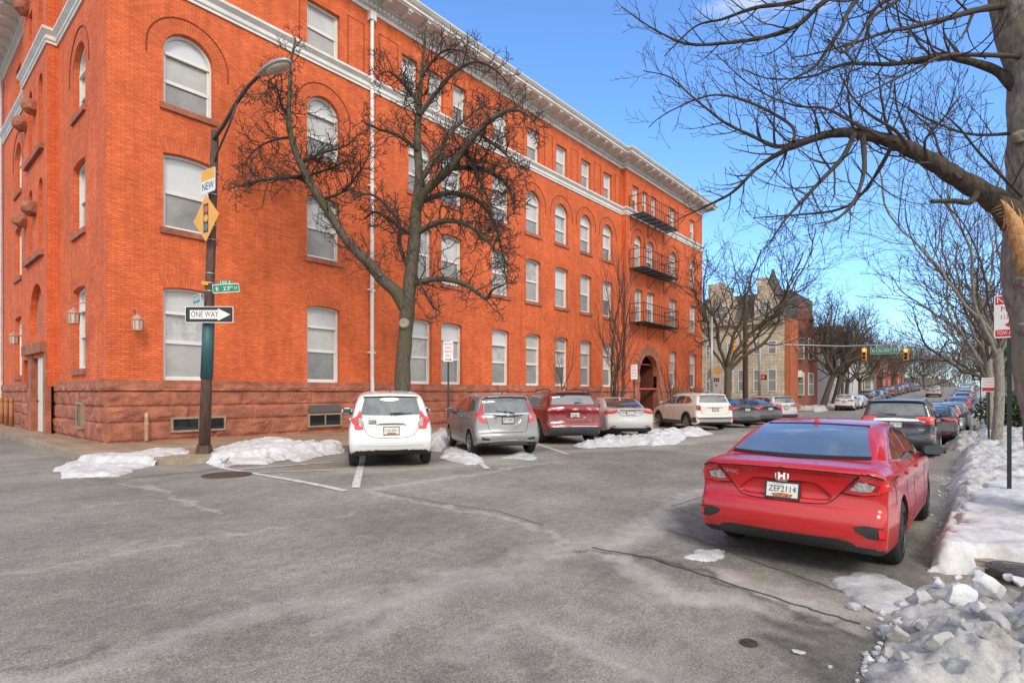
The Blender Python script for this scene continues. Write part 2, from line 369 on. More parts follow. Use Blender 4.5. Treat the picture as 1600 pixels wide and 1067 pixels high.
# --- the carriageways: one asphalt sheet, fine near the camera so stains keep their outline
def road_attr(X, Y):
    wx = X + .35 * fbm(X * 1.3, Y * 1.3, 0, 3) + .12 * fbm(X * 6, Y * 6, 0, 5); wy = Y + .35 * fbm(X * 1.3, Y * 1.3, 0, 9) + .12 * fbm(X * 6, Y * 6, 0, 6)
    salt = np.zeros_like(X); wet_shade = np.zeros_like(X)
    def s(line, w, a, zone=False):
        nonlocal salt
        P = [gp(*p) for p in line]; dd = linedist(wx, wy, P); salt = np.maximum(salt, a * np.clip(1 - dd / w, 0, 1) ** .7)
    def k(line, w, a):
        nonlocal wet_shade
        P = [gp(*p) for p in line]; dd = linedist(wx, wy, P); wet_shade = np.maximum(wet_shade, a * np.clip(1.3 - dd / w, 0, 1))
    # salt lines and bands seen on the asphalt
    s([(930, 856), (1000, 825), (1060, 786), (1110, 770)], .28, .85); s([(925, 858), (1000, 900), (1060, 925), (1150, 935)], .22, .8)
    s([(700, 900), (800, 885), (860, 862), (915, 840)], .3, .55); s([(560, 965), (700, 920), (800, 895)], .3, .5)
    s([(250, 1010), (420, 960), (560, 930)], .22, .4); s([(0, 1062), (120, 1050), (240, 1015)], .15, .5)
    s([(700, 1010), (760, 975), (830, 960)], .15, .35); s([(880, 992), (940, 1010), (1010, 1035)], .14, .6)
    s([(870, 980), (1000, 1010), (1080, 1060)], .16, .35); s([(0, 902), (160, 878), (300, 852)], .06, .6)
    s([(270, 850), (420, 825), (560, 800)], .05, .45); s([(590, 765), (680, 750), (760, 738), (860, 722)], .14, .6)
    s([(590, 766), (650, 780), (720, 795), (760, 800), (850, 822), (880, 850)], .06, .7)
    s([(180, 752), (270, 770), (350, 800)], .05, .8); s([(130, 794), (160, 785), (230, 780), (290, 778), (300, 788)], .05, .55)
    s([(720, 722), (850, 708), (980, 700), (1100, 690)], .5, .6); s([(1000, 700), (1150, 680), (1280, 662)], .7, .45); s([(560, 735), (700, 728), (800, 722)], .5, .5)
    s([(1150, 900), (1230, 935), (1330, 955), (1400, 962)], .2, .8); s([(1310, 905), (1400, 930)], .18, .7); s([(1180, 905), (1260, 925)], .16, .6)
    s([(1500, 745), (1520, 790)], .25, .5); s([(1480, 770), (1460, 830)], .2, .4)
    s([(380, 745), (480, 735), (620, 728)], .25, .35); s([(90, 742), (230, 748)], .3, .4)
    # damp or dark patches, and shade painted below the parked cars
    k([(1060, 800), (1120, 845), (1250, 875), (1380, 905)], .42, .55); k([(1230, 1000), (1290, 1040), (1330, 1062)], .26, .85); k([(1190, 960), (1300, 975), (1370, 985)], .13, .8)
    k([(900, 860), (1020, 872), (1120, 902), (1260, 955), (1370, 985)], .05, .9); k([(1050, 820), (1150, 865), (1260, 890)], .03, .7); k([(500, 1000), (560, 965), (620, 950)], .05, .5)
    k([(0, 1040), (90, 1020), (170, 1005)], .05, .6); k([(800, 1010), (850, 1040), (870, 1066)], .14, .4); k([(860, 880), (930, 890), (960, 930)], .2, .25); k([(470, 985), (520, 960)], .04, .5)
    for poly, a in (([(1042, 800), (1110, 773), (1300, 800), (1490, 850), (1440, 905), (1330, 932), (1180, 880), (1060, 836)], .5), ([(1225, 1000), (1290, 975), (1372, 990), (1345, 1066), (1240, 1066)], .6)):
        wet_shade = np.maximum(wet_shade, a * np.clip(.5 - polysdf(wx, wy, [gp(*p) for p in poly]) / .08, 0, 1))
    for a in ((560, 722, 680, 716), (720, 704, 840, 700), (850, 688, 930, 684)): k([a[:2], a[2:]], .5, .45)  # shade under the nose-in cars painted into the asphalt
    k([(1130, 845), (1380, 900)], .5, .75); k([(60, 735), (160, 748), (300, 738), (420, 722), (520, 708)], .1, .7)  # first band: painted shade under the red sedan
    return np.clip(salt * .8, 0, 1), np.clip(wet_shade, 0, 1)
xs = np.concatenate([np.arange(-12, 0, .5), np.arange(0, 9, .035), np.arange(9, 18, .09), np.arange(18, 40, .35), np.arange(40, 130, 1.5), np.arange(130, 400, 10.)])
ys = np.concatenate([[-60, -30, -15, -8, -4, -2.5], np.arange(-2, 7, .04), np.arange(7, 13, .07), np.arange(13, 17, .3), [18, 20, 24, 30, 40, 60, 90]])
X, Y = np.meshgrid(xs, ys); sa_, we_ = road_attr(X, Y)
Z = g(X, Y) + .012 * fbm(X * .6, Y * .6, 0, 2) - .02 * np.clip((Y - 9) / 3.5, 0, 1)
tag(npmesh('road', np.stack([X, Y, Z], -1).reshape(-1, 3), gridmesh(len(xs), len(ys)), ASPHALT, attr={'salt': sa_.ravel(), 'wet_shade': we_.ravel()}), kind='structure')
# --- pavements: raised slabs with a kerb face
def concrete(name, col, j=1.5):
    m = mat(name, col, .85, noise=(1.2, .28), bump=(40, .25)); return m
PAVE = brick_mat('pavement_slabs', (.34, .24, .155), (.30, .215, .14), (.15, .11, .075), 1.5, 1.5, .012, .22, bump=.3, frq=0)
PAVE2 = brick_mat('pavement_grey', (.20, .19, .18), (.18, .17, .16), (.08, .075, .07), 1.5, 1.5, .014, .25, bump=.3, frq=0)
KERB = brick_mat('kerb_stone', (.30, .25, .19), (.26, .21, .16), (.10, .09, .08), 2.2, 5, .02, .3, bump=.4, frq=0)
def slab(name, outline, m, h=.13, step=2., kerb=None):
    """outline: plan polygon; the top follows the street's grade"""
    P = []
    for (x0, y0), (x1, y1) in zip(outline, outline[1:] + outline[:1]):
        n = max(1, int(math.hypot(x1 - x0, y1 - y0) / step)); P += [(x0 + (x1 - x0) * k / n, y0 + (y1 - y0) * k / n) for k in range(n)]
    mb = MB(); cx = sum(p[0] for p in P) / len(P)
    xs_ = sorted(set(round(p[0], 3) for p in P))
    top = [Vector((x, y, gz(x, y) + h)) for x, y in P]
    for t in tessellate_polygon([[Vector((x, y, 0)) for x, y in P]]):
        q = [top[i] for i in t]
        if (q[1] - q[0]).cross(q[2] - q[0]).z < 0: q.reverse()
        mb.add(q, [(0, 1, 2)], [(v.x, v.y) for v in q])
    area = sum(P[i][0] * P[(i + 1) % len(P)][1] - P[(i + 1) % len(P)][0] * P[i][1] for i in range(len(P)))
    for i in range(len(P)):
        a, b = top[i], top[(i + 1) % len(P)]; lo = Vector((0, 0, -h - .1))
        q = [a + lo, b + lo, b, a]
        if area < 0: q.reverse()
        mb.add(q, [(0, 1, 2, 3)], [(0, 0), (1, 0), (1, 1), (0, 1)])
    return tag(mb.build(name, m), kind='structure')
def kerb(line, w=.16, h=.136, name='kerb'):
    mb = MB(); pts = []
    for (x0, y0), (x1, y1) in zip(line[:-1], line[1:]):
        n = max(1, int(math.hypot(x1 - x0, y1 - y0) / 1.5)); pts += [Vector((x0 + (x1 - x0) * k / n, y0 + (y1 - y0) * k / n, 0)) for k in range(n)]
    pts.append(Vector((*line[-1], 0))); acc = 0
    rows = []
    for i, p in enumerate(pts):
        t = (pts[min(i + 1, len(pts) - 1)] - pts[max(i - 1, 0)]).normalized(); nrm = Vector((-t.y, t.x, 0)); z = gz(p.x, p.y)
        wob = .012 * mnoise.noise(Vector((p.x * .9, p.y * .9, 0)))
        rows.append([(p + Vector((0, 0, z - .1)) - nrm * .015, 0), (p + Vector((0, 0, z + h - .03 + wob)) - nrm * .004, .2), (p + nrm * .03 + Vector((0, 0, z + h + wob)), .25), (p + nrm * w + Vector((0, 0, z + h + wob)), .4)])
    for i in range(len(pts) - 1):
        Ls = (pts[i + 1] - pts[i]).length
        for k in range(3):
            a, b, c, d = rows[i][k], rows[i + 1][k], rows[i + 1][k + 1], rows[i][k + 1]
            mb.add([a[0], b[0], c[0], d[0]], [(0, 1, 2, 3)], [(acc, a[1]), (acc + Ls, b[1]), (acc + Ls, c[1]), (acc, d[1])])
        acc += Ls
    return tag(mb.build(name, KERB, smooth=False), kind='structure')
def arc(cx, cy, r, a0, a1, n=8): return [(cx + r * math.cos(math.radians(a0 + (a1 - a0) * k / n)), cy + r * math.sin(math.radians(a0 + (a1 - a0) * k / n))) for k in range(n + 1)]
cornerA = arc(3.05 + 2.6, KY + 2.6, 2.6, 180, 270)
slab('pavement', [(3.05, 44)] + cornerA + [(x, KY) for x in range(8, 47, 3)] + [(47.4, KY), (47.4, 44)], PAVE)
kerb([(3.05, 44)] + cornerA + [(47.4, KY)])
slab('pavement', [(6.95, -7), (47.4, -7)] + [(x, KR) for x in range(47, 7, -3)] + [(6.95, KR)], PAVE2)
kerb([(47.4, KR), (6.95, KR), (6.95, -7)])
slab('pavement', [(60, KY)] + [(x, KY) for x in range(63, 140, 3)] + [(140, 40), (60, 40)], PAVE)
kerb([(60, 40), (60, KY), (140, KY)])
slab('pavement', [(60, -20), (140, -20)] + [(x, KR) for x in range(140, 60, -3)] + [(60, KR)], PAVE2)
kerb([(140, KR), (60, KR), (60, -20)])
# --- painted lines
LINE = mat('worn_line_paint', (.50, .48, .445), .8, noise=(7, .4))
def ribbon(line, w, m, name, lift=.004, step=.4):
    mb = MB(); pts = []
    for (x0, y0), (x1, y1) in zip(line[:-1], line[1:]):
        n = max(1, int(math.hypot(x1 - x0, y1 - y0) / step)); pts += [(x0 + (x1 - x0) * k / n, y0 + (y1 - y0) * k / n) for k in range(n)]
    pts.append(line[-1]); P = [Vector((*p, 0)) for p in pts]; rows = []
    for i, p in enumerate(P):
        t = (P[min(i + 1, len(P) - 1)] - P[max(i - 1, 0)]).normalized(); nn = Vector((-t.y, t.x, 0)) * w / 2
        r = []
        for q in (p - nn, p + nn):
            q.z = gz(q.x, q.y) + .012 * float(fbm(q.x * .6, q.y * .6, 0, 2)) - .02 * min(1, max(0, (q.y - 9) / 3.5)) + lift + .006; r.append(q)
        rows.append(r)
    for i in range(len(P) - 1): mb.quad(rows[i][0], rows[i + 1][0], rows[i + 1][1], rows[i][1])
    return tag(mb.build(name, m), kind='structure')
CA, SA = math.cos(math.radians(54)), math.sin(math.radians(54))
for k, x0 in enumerate((5.0, 8.05, 11.3, 14.55, 17.8, 21.0, 24.2, 27.4, 30.6, 33.8)):
    ribbon([(x0, 7.5 + (0 if k < 2 else .3)), (x0 + CA * 5.6, 7.5 + SA * 5.6)], .13, LINE, 'parking_line')
for a, b, w in (((850 / 2.5, 729), (540, 768), .12), ((370, 733), (520, 722), .10), ((400, 738), (545, 734), .08)):
    ribbon([gp(*a), gp(*b)], w, LINE, 'parking_line')
TAR = mat('tar_seam', (.075, .07, .064), .9, noise=(30, .6))
def wiggle(line, amp, n=8, seed=1):
    r = random.Random(seed); out = []
    for (x0, y0), (x1, y1) in zip(line[:-1], line[1:]):
        for k in range(n):
            t = k / n; out.append((x0 + (x1 - x0) * t + r.uniform(-amp, amp), y0 + (y1 - y0) * t + r.uniform(-amp, amp)))
    return out + [line[-1]]
for i, (ln, w) in enumerate(((([(925, 855), (1010, 870), (1120, 905), (1260, 950), (1345, 975)]), .020), ([(1040, 828), (1090, 843), (1180, 878), (1260, 905), (1330, 930), (1365, 957)], .013), ([(1110, 772), (1050, 792), (1100, 812)], .012), ([(590, 767), (680, 785), (780, 800), (850, 822)], .012))):
    ribbon(wiggle([gp(*p) for p in ln], .02, 7, i), w, TAR, 'road_crack', lift=.002, step=.1)
# --- manhole covers
IRON = mat('rusty_iron', (.085, .058, .042), .7, .3, noise=(12, .5), bump=(40, .5))
def manhole(px, py, r, label, z0=0.0, m=IRON):
    x, y = gp(px, py, z0); t = empty('manhole_cover', (x, y, gz(x, y) + z0 + .002), label, 'manhole cover')
    mb = MB(); mb.lathe([(0, .006), (r * .78, .006), (r * .8, .012), (r * .84, .012), (r * .86, .004)], 28)
    for k in range(3): mb.lathe([(r * (.2 + .18 * k), .006), (r * (.22 + .18 * k), .011), (r * (.27 + .18 * k), .011), (r * (.29 + .18 * k), .006)], 28)
    mb.build('lid', m, t); f = MB(); f.lathe([(r * .87, .002), (r * .88, .010), (r * .98, .010), (r, -.01)], 28); f.build('rim', m, t)
    return t
manhole(355, 742, .42, 'rusty iron manhole cover in the road in front of the lamp pole')
manhole(1594, 890, .24, 'grey iron cover set in the pavement beside the clean snow slab', .128, mat('grey_iron', (.07, .068, .066), .6, .3, noise=(14, .4)))
manhole(1170, 1005, .06, 'tiny round valve cap in the asphalt behind the red sedan')
# --- snow
def snow_mat(name, c, dirt, amt):
    m = mat(name, c, .6, spec=.3, bump=(22, .35)); nt = m.node_tree; L = nt.links.new; b = nt.nodes['Principled BSDF']
    tc = [n for n in nt.nodes if n.type == 'TEX_COORD'][0]
    n = nt.nodes.new('ShaderNodeTexNoise'); n.inputs['Scale'].default_value = 2.2; n.inputs['Detail'].default_value = 9; n.inputs['Roughness'].default_value = .72; L(tc.outputs['Object'], n.inputs['Vector'])
    n2 = nt.nodes.new('ShaderNodeTexNoise'); n2.inputs['Scale'].default_value = 60; n2.inputs['Detail'].default_value = 3; L(tc.outputs['Object'], n2.inputs['Vector'])
    a = nt.nodes.new('ShaderNodeMath'); a.operation = 'MULTIPLY_ADD'; L(n2.outputs['Fac'], a.inputs[0]); a.inputs[1].default_value = .35; L(n.outputs['Fac'], a.inputs[2])
    r = nt.nodes.new('ShaderNodeValToRGB'); r.color_ramp.elements[0].position = .62 - amt; r.color_ramp.elements[0].color = tuple(c) + (1,); r.color_ramp.elements[1].position = .92 - amt * .6; r.color_ramp.elements[1].color = tuple(dirt) + (1,)
    L(a.outputs['Value'], r.inputs['Fac']); L(r.outputs['Color'], b.inputs['Base Color'])
    b.inputs['Subsurface Weight'].default_value = .0
    return m
SNOW = snow_mat('snow_clean', (.62, .62, .63), (.40, .385, .36), .06)
SNOWG = snow_mat('snow_grey', (.56, .56, .56), (.30, .29, .27), .10)
SNOWD = snow_mat('snow_dirty', (.47, .46, .44), (.22, .21, .19), .14)
def pave(X, Y):
    sm = lambda t: np.clip((t + .16) / .12, 0, 1)
    return .135 * np.maximum.reduce([sm(Y - KY) * sm(X - 3.05) * sm(47.4 - X) * sm(2.6 - np.hypot(np.minimum(X - 5.65, 0), np.minimum(Y - 15.1, 0))), sm(KR - Y) * sm(X - 6.95) * sm(47.4 - X), sm(Y - KY) * sm(X - 60), sm(KR - Y) * sm(X - 60)])
def snow_patch(poly, h, name, m, kind='stuff', base=None, res=.05, seed=1, edge=.25, lump=.6, f=2.2, label=None, cat=None):
    P = np.array(poly); x0, y0 = P.min(0) - .1; x1, y1 = P.max(0) + .1
    nx, ny = int((x1 - x0) / res) + 2, int((y1 - y0) / res) + 2
    X, Y = np.meshgrid(x0 + np.arange(nx) * res, y0 + np.arange(ny) * res)
    wx = X + .16 * fbm(X * 2.5, Y * 2.5, 0, seed) + .07 * fbm(X * 8, Y * 8, 0, seed + 20); wy = Y + .16 * fbm(X * 2.5, Y * 2.5, 0, seed + 4) + .07 * fbm(X * 8, Y * 8, 0, seed + 24)
    d = -polysdf(wx, wy, poly)
    e = np.clip(d / edge, 0, 1); prof = e * e * (3 - 2 * e) * .65 + .35 * np.sqrt(e)
    bil = 1 - np.abs(fbm(X * f, Y * f, 0, seed + 8, 4)) * 2.2; b2 = 1 - np.abs(fbm(X * f * 2.7, Y * f * 2.7, 0, seed + 9, 3)) * 2.0
    z = prof * h * ((1 - lump) + lump * np.clip(bil, -.2, 1) * (.5 + .9 * vnoise(X * 1.1, Y * 1.1, 0, seed + 2))) + np.minimum(prof * 2, 1) * (.22 * h * (b2 - .4) + .012 * fbm(X * 16, Y * 16, 0, seed + 5, 3))
    z = np.where(d > 0, np.maximum(z, 0) + .010, -.06)
    V = np.stack([X, Y, g(X, Y) + pave(X, Y) + z], -1).reshape(-1, 3); Fq = gridmesh(nx, ny)
    keep = (d.ravel()[Fq] > -res * 1.5).any(1); Fq = Fq[keep]
    used = np.unique(Fq); re = np.full(len(V), -1); re[used] = np.arange(len(used))
    return tag(npmesh(name, V[used], re[Fq], m), label, cat, None, kind)
def gps(pts, z=0): return [gp(px, py, z) for px, py in pts]
snow_patch(gps([(86, 728), (110, 716), (200, 712), (240, 706), (288, 704), (290, 711), (250, 718), (215, 724), (180, 736), (100, 738)], .08), .06, 'snow', SNOW, base=.05, seed=3, edge=.18, lump=.8, f=3, res=.035)
snow_patch(gps([(330, 714), (340, 702), (365, 694), (400, 688), (430, 684), (465, 693), (500, 693), (530, 692), (534, 700), (500, 703), (470, 712), (445, 708), (410, 716), (370, 715), (350, 722)], .12), .095, 'snow', SNOW, base=.06, seed=5, lump=.9, f=3.2, edge=.2, res=.035)
snow_patch(gps([(672, 690), (690, 672), (700, 690), (690, 705), (676, 705)]), .14, 'snow', SNOW, seed=7, lump=.8, f=3)
snow_patch(gps([(688, 716), (700, 698), (735, 706), (760, 722), (730, 726)]), .09, 'snow', SNOW, seed=8, lump=.85, f=3)
snow_patch(gps([(785, 716), (815, 706), (840, 713), (835, 720)]), .08, 'snow', SNOWG, seed=9)
snow_patch(gps([(893, 697), (930, 690), (985, 684), (1010, 676), (1040, 676), (1070, 686), (1040, 693), (985, 697), (915, 700)]), .20, 'snow', SNOW, seed=11, lump=.8, edge=.4, f=3)
snow_patch(gps([(1000, 690), (1030, 678), (1050, 668), (1075, 680), (1062, 692), (1020, 697)]), .26, 'snow', SNOW, seed=13, lump=.75, edge=.5)
snow_patch(gps([(1055, 682), (1060, 671), (1085, 670), (1115, 678), (1090, 682)]), .2, 'snow', SNOW, seed=14, lump=.7, edge=.5)
# banks along the right-hand kerb
snow_patch(gps([(1462, 866), (1475, 830), (1500, 800), (1520, 770), (1545, 745), (1640, 735), (1700, 800), (1700, 872), (1600, 871), (1530, 862)], .2), .13, 'snow', SNOW, base=.13, seed=21, lump=.3, edge=.10, f=1.3, res=.03)
snow_patch(gps([(1462, 868), (1470, 820), (1484, 790), (1488, 765), (1500, 740), (1500, 712), (1560, 712), (1575, 745), (1540, 790), (1500, 830)], .1), .18, 'snow', SNOWG, base=.06, seed=22, lump=.75, edge=.25, res=.03, f=3.4)
snow_patch([(12.5, .45), (12.8, -2.6), (30, -2.6), (46, -2.2), (46, -.0), (35, .1), (25, .30), (18, .45)], .25, 'snow', SNOWG, base=.10, seed=23, lump=.75, edge=.35, res=.06, f=2.6)
snow_patch(gps([(1478, 694), (1490, 684), (1515, 682), (1535, 690), (1530, 702), (1500, 706), (1480, 702)]), .42, 'snow_heap', SNOWD, seed=24, lump=.3, edge=.5, base=.02)
snow_patch([(60.5, 12.2), (75, 12.0), (90, 12.3), (90, 13.6), (60.5, 14)], .35, 'snow', SNOWG, seed=25, res=.15, base=.1)
snow_patch([(60.5, .8), (90, .8), (120, .8), (120, -2), (60.5, -2)], .4, 'snow', SNOWG, seed=26, res=.2, base=.1)
# foreground heap at the corner: a bank of broken lumps
snow_patch(gps([(1425, 935), (1470, 920), (1530, 925), (1610, 930), (1720, 960), (1800, 1120), (1350, 1120), (1345, 1050), (1375, 1005), (1405, 985)]), .26, 'snow_heap', SNOWD, res=.02, seed=31, lump=.65, edge=.55, f=2.6, base=.0)
snow_patch(gps([(1560, 950), (1640, 905), (1760, 940), (1800, 1100), (1540, 1100), (1530, 1010)]), .42, 'snow_heap', SNOWD, res=.025, seed=36, lump=.35, edge=.5, f=2.0, base=.02)
snow_patch(gps([(1300, 905), (1340, 895), (1400, 908), (1440, 930), (1420, 958), (1370, 950), (1330, 935)]), .05, 'snow', SNOWG, seed=33, res=.03, edge=.2)
snow_patch(gps([(1068, 868), (1090, 860), (1130, 862), (1132, 872), (1100, 877)]), .03, 'snow', SNOWG, seed=34, res=.02, edge=.1)
def chunk(x, y, z, r, m, seed, sq=(1, 1, .7)):
    bm = bmesh.new(); bmesh.ops.create_icosphere(bm, subdivisions=4, radius=1.12); rr = random.Random(seed)
    planes = [(Vector((rr.uniform(-1, 1), rr.uniform(-1, 1), rr.uniform(-.6, 1))).normalized(), rr.uniform(.42, .84)) for _ in range(13)]
    for v in bm.verts:
        c = v.co.copy()
        for n, d in planes:
            e = c.dot(n)
            if e > d: c -= n * (e - d) * .97
        c *= 1 + .16 * mnoise.noise(c * 1.3 + Vector((seed, 0, 0))) + .07 * mnoise.noise(c * 5 + Vector((0, seed, 0)))
        v.co = Vector((c.x * sq[0], c.y * sq[1], c.z * sq[2])) * r
    me = bpy.data.meshes.new('snow_chunk'); bm.to_mesh(me); bm.free(); me.materials.append(m)
    for p in me.polygons: p.use_smooth = True
    o = bpy.data.objects.new('snow_chunk', me); COL.objects.link(o); o.location = (x, y, z); o.rotation_euler = (0, 0, rr.uniform(0, 6))
    return o
# the individual lumps: px, py of the base centre, radius, material, label
lumps = [(1447, 938, .085, SNOWG, 'round grey snow lump nearest the meltwater puddle behind the red sedan'), (1497, 945, .13, SNOW, 'big white angular snow lump between the round grey one and the widest one'),
 (1545, 940, .15, SNOW, 'widest white snow lump on top of the broken heap'), (1466, 915, .06, SNOW, 'small pointed white snow lump lying on the kerb end'), (1496, 913, .05, SNOW, 'small white lump tucked behind the big angular snow lump'),
 (1575, 915, .05, SNOW, 'small white lump behind the widest snow lump'), (1594, 925, .07, SNOW, 'white lump behind the heap near the iron cover in the pavement'), (1440, 975, .07, SNOWD, 'dirty flattened lump in front of the round grey snow lump'),
 (1436, 995, .075, SNOWG, 'upright grey lump in the middle of the broken heap'), (1494, 990, .09, SNOWG, 'long pale lump lying across the middle of the heap'), (1530, 970, .075, SNOWG, 'greyish lump resting under the widest snow lump'),
 (1400, 1005, .11, SNOWD, 'dirty wedge of snow at the tip of the heap'), (1385, 1032, .07, SNOWD, 'crumbly dirty lump low on the near slope'), (1357, 1035, .038, SNOW, 'small white ice piece lying apart on the asphalt edge'), (1352, 1048, .03, SNOWG, 'smallest ice crumb at the foot of the heap'),
 (1245, 1020, .045, SNOWG, 'lone flat shard of ice on the dark damp asphalt'), (1470, 1045, .12, SNOWD, 'broad dirty lump at the very bottom of the heap'), (1530, 1015, .12, SNOWD, 'large dirty block of snow under the tall bank'),
 (1575, 1055, .06, SNOW, 'clean white piece low on the near side of the bank'), (1463, 888, .05, SNOW, 'flat white ice shard beside the rear tyre of the red sedan'), (1415, 1050, .08, SNOWD, 'dirty lump beside the crumbly one'), (1560, 1000, .12, SNOWD, 'dark block of snow on the bank side')]
for i, (px, py, r, m, lab) in enumerate(lumps):
    x, y = gp(px, py, .0 if py > 1015 or px < 1440 else .1)
    hp = np.clip((px - 1390) / 120, 0, 1) * (1 if py > 900 else .6)
    zz = gz(x, y) + r * .45 + (.0 if px < 1380 or (px, py) == (1463, 888) else .16 * hp)
    flat = .35 if (px, py) in ((1245, 1020), (1463, 888)) else .75
    tag(chunk(x, y, zz if flat > .5 else gz(x, y) + .012, r, m, i + (3 if flat > .5 else 43), (1.3, .62, flat * .8) if flat < .5 else (1, .8, flat)), lab, 'snow lump', 'lumps of broken snow at the street corner')
for i, (px, py, r, lab) in enumerate([(432, 694, .13, 'tallest white lump of the snow pile beside the lamp pole'), (405, 690, .10, 'white lump on the pile just before the tallest one'), (372, 700, .11, 'low white lump at the pole end of the kerb snow pile'), (352, 712, .12, 'rounded snow lump at the kerb edge right of the lamp pole foot'), (458, 698, .09, 'white lump between the tallest lump and the white hatchback'), (482, 696, .10, 'last white lump of the pile before the white hatchback'), (418, 706, .07, 'small lump at the kerb side foot of the snow pile')]):
    x, y = gp(px, py, .2); tag(chunk(x, y, gz(x, y) + .16, r * .85, SNOW, i + 60, (1.2, .9, .8)), lab, 'snow lump', 'snow lumps along the building kerb')
rr = random.Random(5)
mb_ = []
bmx = bmesh.new()
for k in range(420):
    px_ = rr.gauss(1462, 48); py_ = rr.uniform(935, 1066); x, y = gp(px_ - (py_ - 980) * .5 * rr.random(), py_)
    if k > 330: x, y = gp(rr.gauss(1478, 10), rr.uniform(740, 880))
    s = rr.uniform(.008, .035) * (1 if rr.random() < .85 else 1.8)
    M = Matrix.Translation((x, y, gz(x, y) + s * .4)) @ Matrix.Rotation(rr.uniform(0, 6), 4, 'Z') @ Matrix.Diagonal((s, s * rr.uniform(.6, 1), s * rr.uniform(.5, .9), 1))
    bmesh.ops.create_icosphere(bmx, subdivisions=1, radius=1, matrix=M)
me = bpy.data.meshes.new('snow_crumbs'); bmx.to_mesh(me); bmx.free(); me.materials.append(SNOWG)
o = bpy.data.objects.new('snow_crumbs', me); COL.objects.link(o); tag(o, kind='stuff')
# ================================================================ the red brick apartment building
BRICK = brick_mat('orange_brick', (.76, .168, .056), (.62, .120, .039), (.44, .11, .05), .21, .068, .010, .12, bump=.7)
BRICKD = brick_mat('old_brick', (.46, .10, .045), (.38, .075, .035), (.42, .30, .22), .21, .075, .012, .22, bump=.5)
SANDSTONE = mat('red_sandstone', (.34, .12, .072), .9, noise=(2.2, .45), bump=(16, 1.0))
TRIM = mat('cornice_paint', (.66, .65, .62), .5, noise=(2.0, .13))
FRAME = mat('window_frame_paint', (.68, .67, .64), .42, noise=(2, .06))
P_LIGHT = mat('pane_light', (.48, .49, .49), .05, spec=.7, noise=(.7, .16))  # pale base colour carries the white of reflected cloud
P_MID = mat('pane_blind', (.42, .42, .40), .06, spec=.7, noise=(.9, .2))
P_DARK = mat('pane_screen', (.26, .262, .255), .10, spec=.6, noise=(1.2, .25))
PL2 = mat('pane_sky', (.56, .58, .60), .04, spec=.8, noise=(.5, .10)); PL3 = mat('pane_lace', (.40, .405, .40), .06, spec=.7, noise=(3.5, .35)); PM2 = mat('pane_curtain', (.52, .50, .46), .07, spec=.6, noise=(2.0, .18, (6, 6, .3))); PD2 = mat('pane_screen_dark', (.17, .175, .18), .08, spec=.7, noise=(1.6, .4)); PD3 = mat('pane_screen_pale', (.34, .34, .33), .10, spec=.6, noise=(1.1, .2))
PR = random.Random(21)
P_BLACK = mat('pane_dark', (.02, .022, .025), .05, spec=.6)
apt = empty('apartment_building', (24, 25, 0), 'long four storey orange-red brick apartment building with a white cornice', 'building')
BX, BY, BW, BJ, BE, BL = 4.18, 17.9, 17.6, 32.1, 44.95, 35.0    # corner, facade, wing plane, jog, end, far end of the alley side
def put(mb, name, m, parent=None, smooth=False):
    o = mb.build(name, m, None, smooth)
    if parent is None: adopt(apt, o)
    else:
        o.parent = parent; o.matrix_parent_inverse = parent.matrix_world.inverted() if parent.parent is None else Matrix.Identity(4)
    return o
def child(mb, name, m, part, smooth=False):
    """sub-part: built in world space under a part that is itself under an empty"""
    o = mb.build(name, m, None, smooth); o.parent = part; o.matrix_parent_inverse = Matrix.Translation(-apt.location) @ Matrix.Identity(4) if False else Matrix.Identity(4)
    return o
def opening_pts(u0, u1, z0, z1, kind, n=10):
    if kind == 'arch':
        r = (u1 - u0) / 2; c = (u0 + u1) / 2; zs = z1 - r
        return [(u0, z0), (u1, z0)] + [(c + r * math.cos(math.pi * k / n), zs + r * math.sin(math.pi * k / n)) for k in range(n + 1)]
    if kind == 'seg':
        w = u1 - u0; rise = .075; r = (w * w / 4 + rise * rise) / (2 * rise); c = (u0 + u1) / 2; zc = z1 - r; a = math.asin(w / 2 / r)
        return [(u0, z0), (u1, z0)] + [(c + r * math.sin(a - 2 * a * k / n), zc + r * math.cos(a - 2 * a * k / n)) for k in range(n + 1)]
    return [(u0, z0), (u1, z0), (u1, z1), (u0, z1)]
class Wall:
    """a vertical wall: pos(u, z, depth) with depth going into the building"""
    def __init__(s, kind, plane): s.kind, s.plane = kind, plane
    def pos(s, u, z, d=0): return Vector((u, s.plane + d, z)) if s.kind == 'y' else Vector((s.plane + d, u, z))
    def flip(s, q): return q if s.kind == 'y' else q[::-1]
    def face(s, mb, pts, d=0, uv=None):
        """pts counter-clockwise seen with u to the right (street side) -> outward face"""
        v = [s.pos(u, z, d) for u, z in pts]; uv = uv or list(pts)
        if s.kind != 'y': v = v[::-1]; uv = uv[::-1]
        mb.add(v, [tuple(range(len(v)))], uv)
    def box(s, mb, u0, u1, z0, z1, d0, d1, mi=0):
        if s.kind == 'y': mb.box(u0, u1, s.plane + d0, s.plane + d1, z0, z1, mi)
        else: mb.box(s.plane + d0, s.plane + d1, u0, u1, z0, z1, mi)
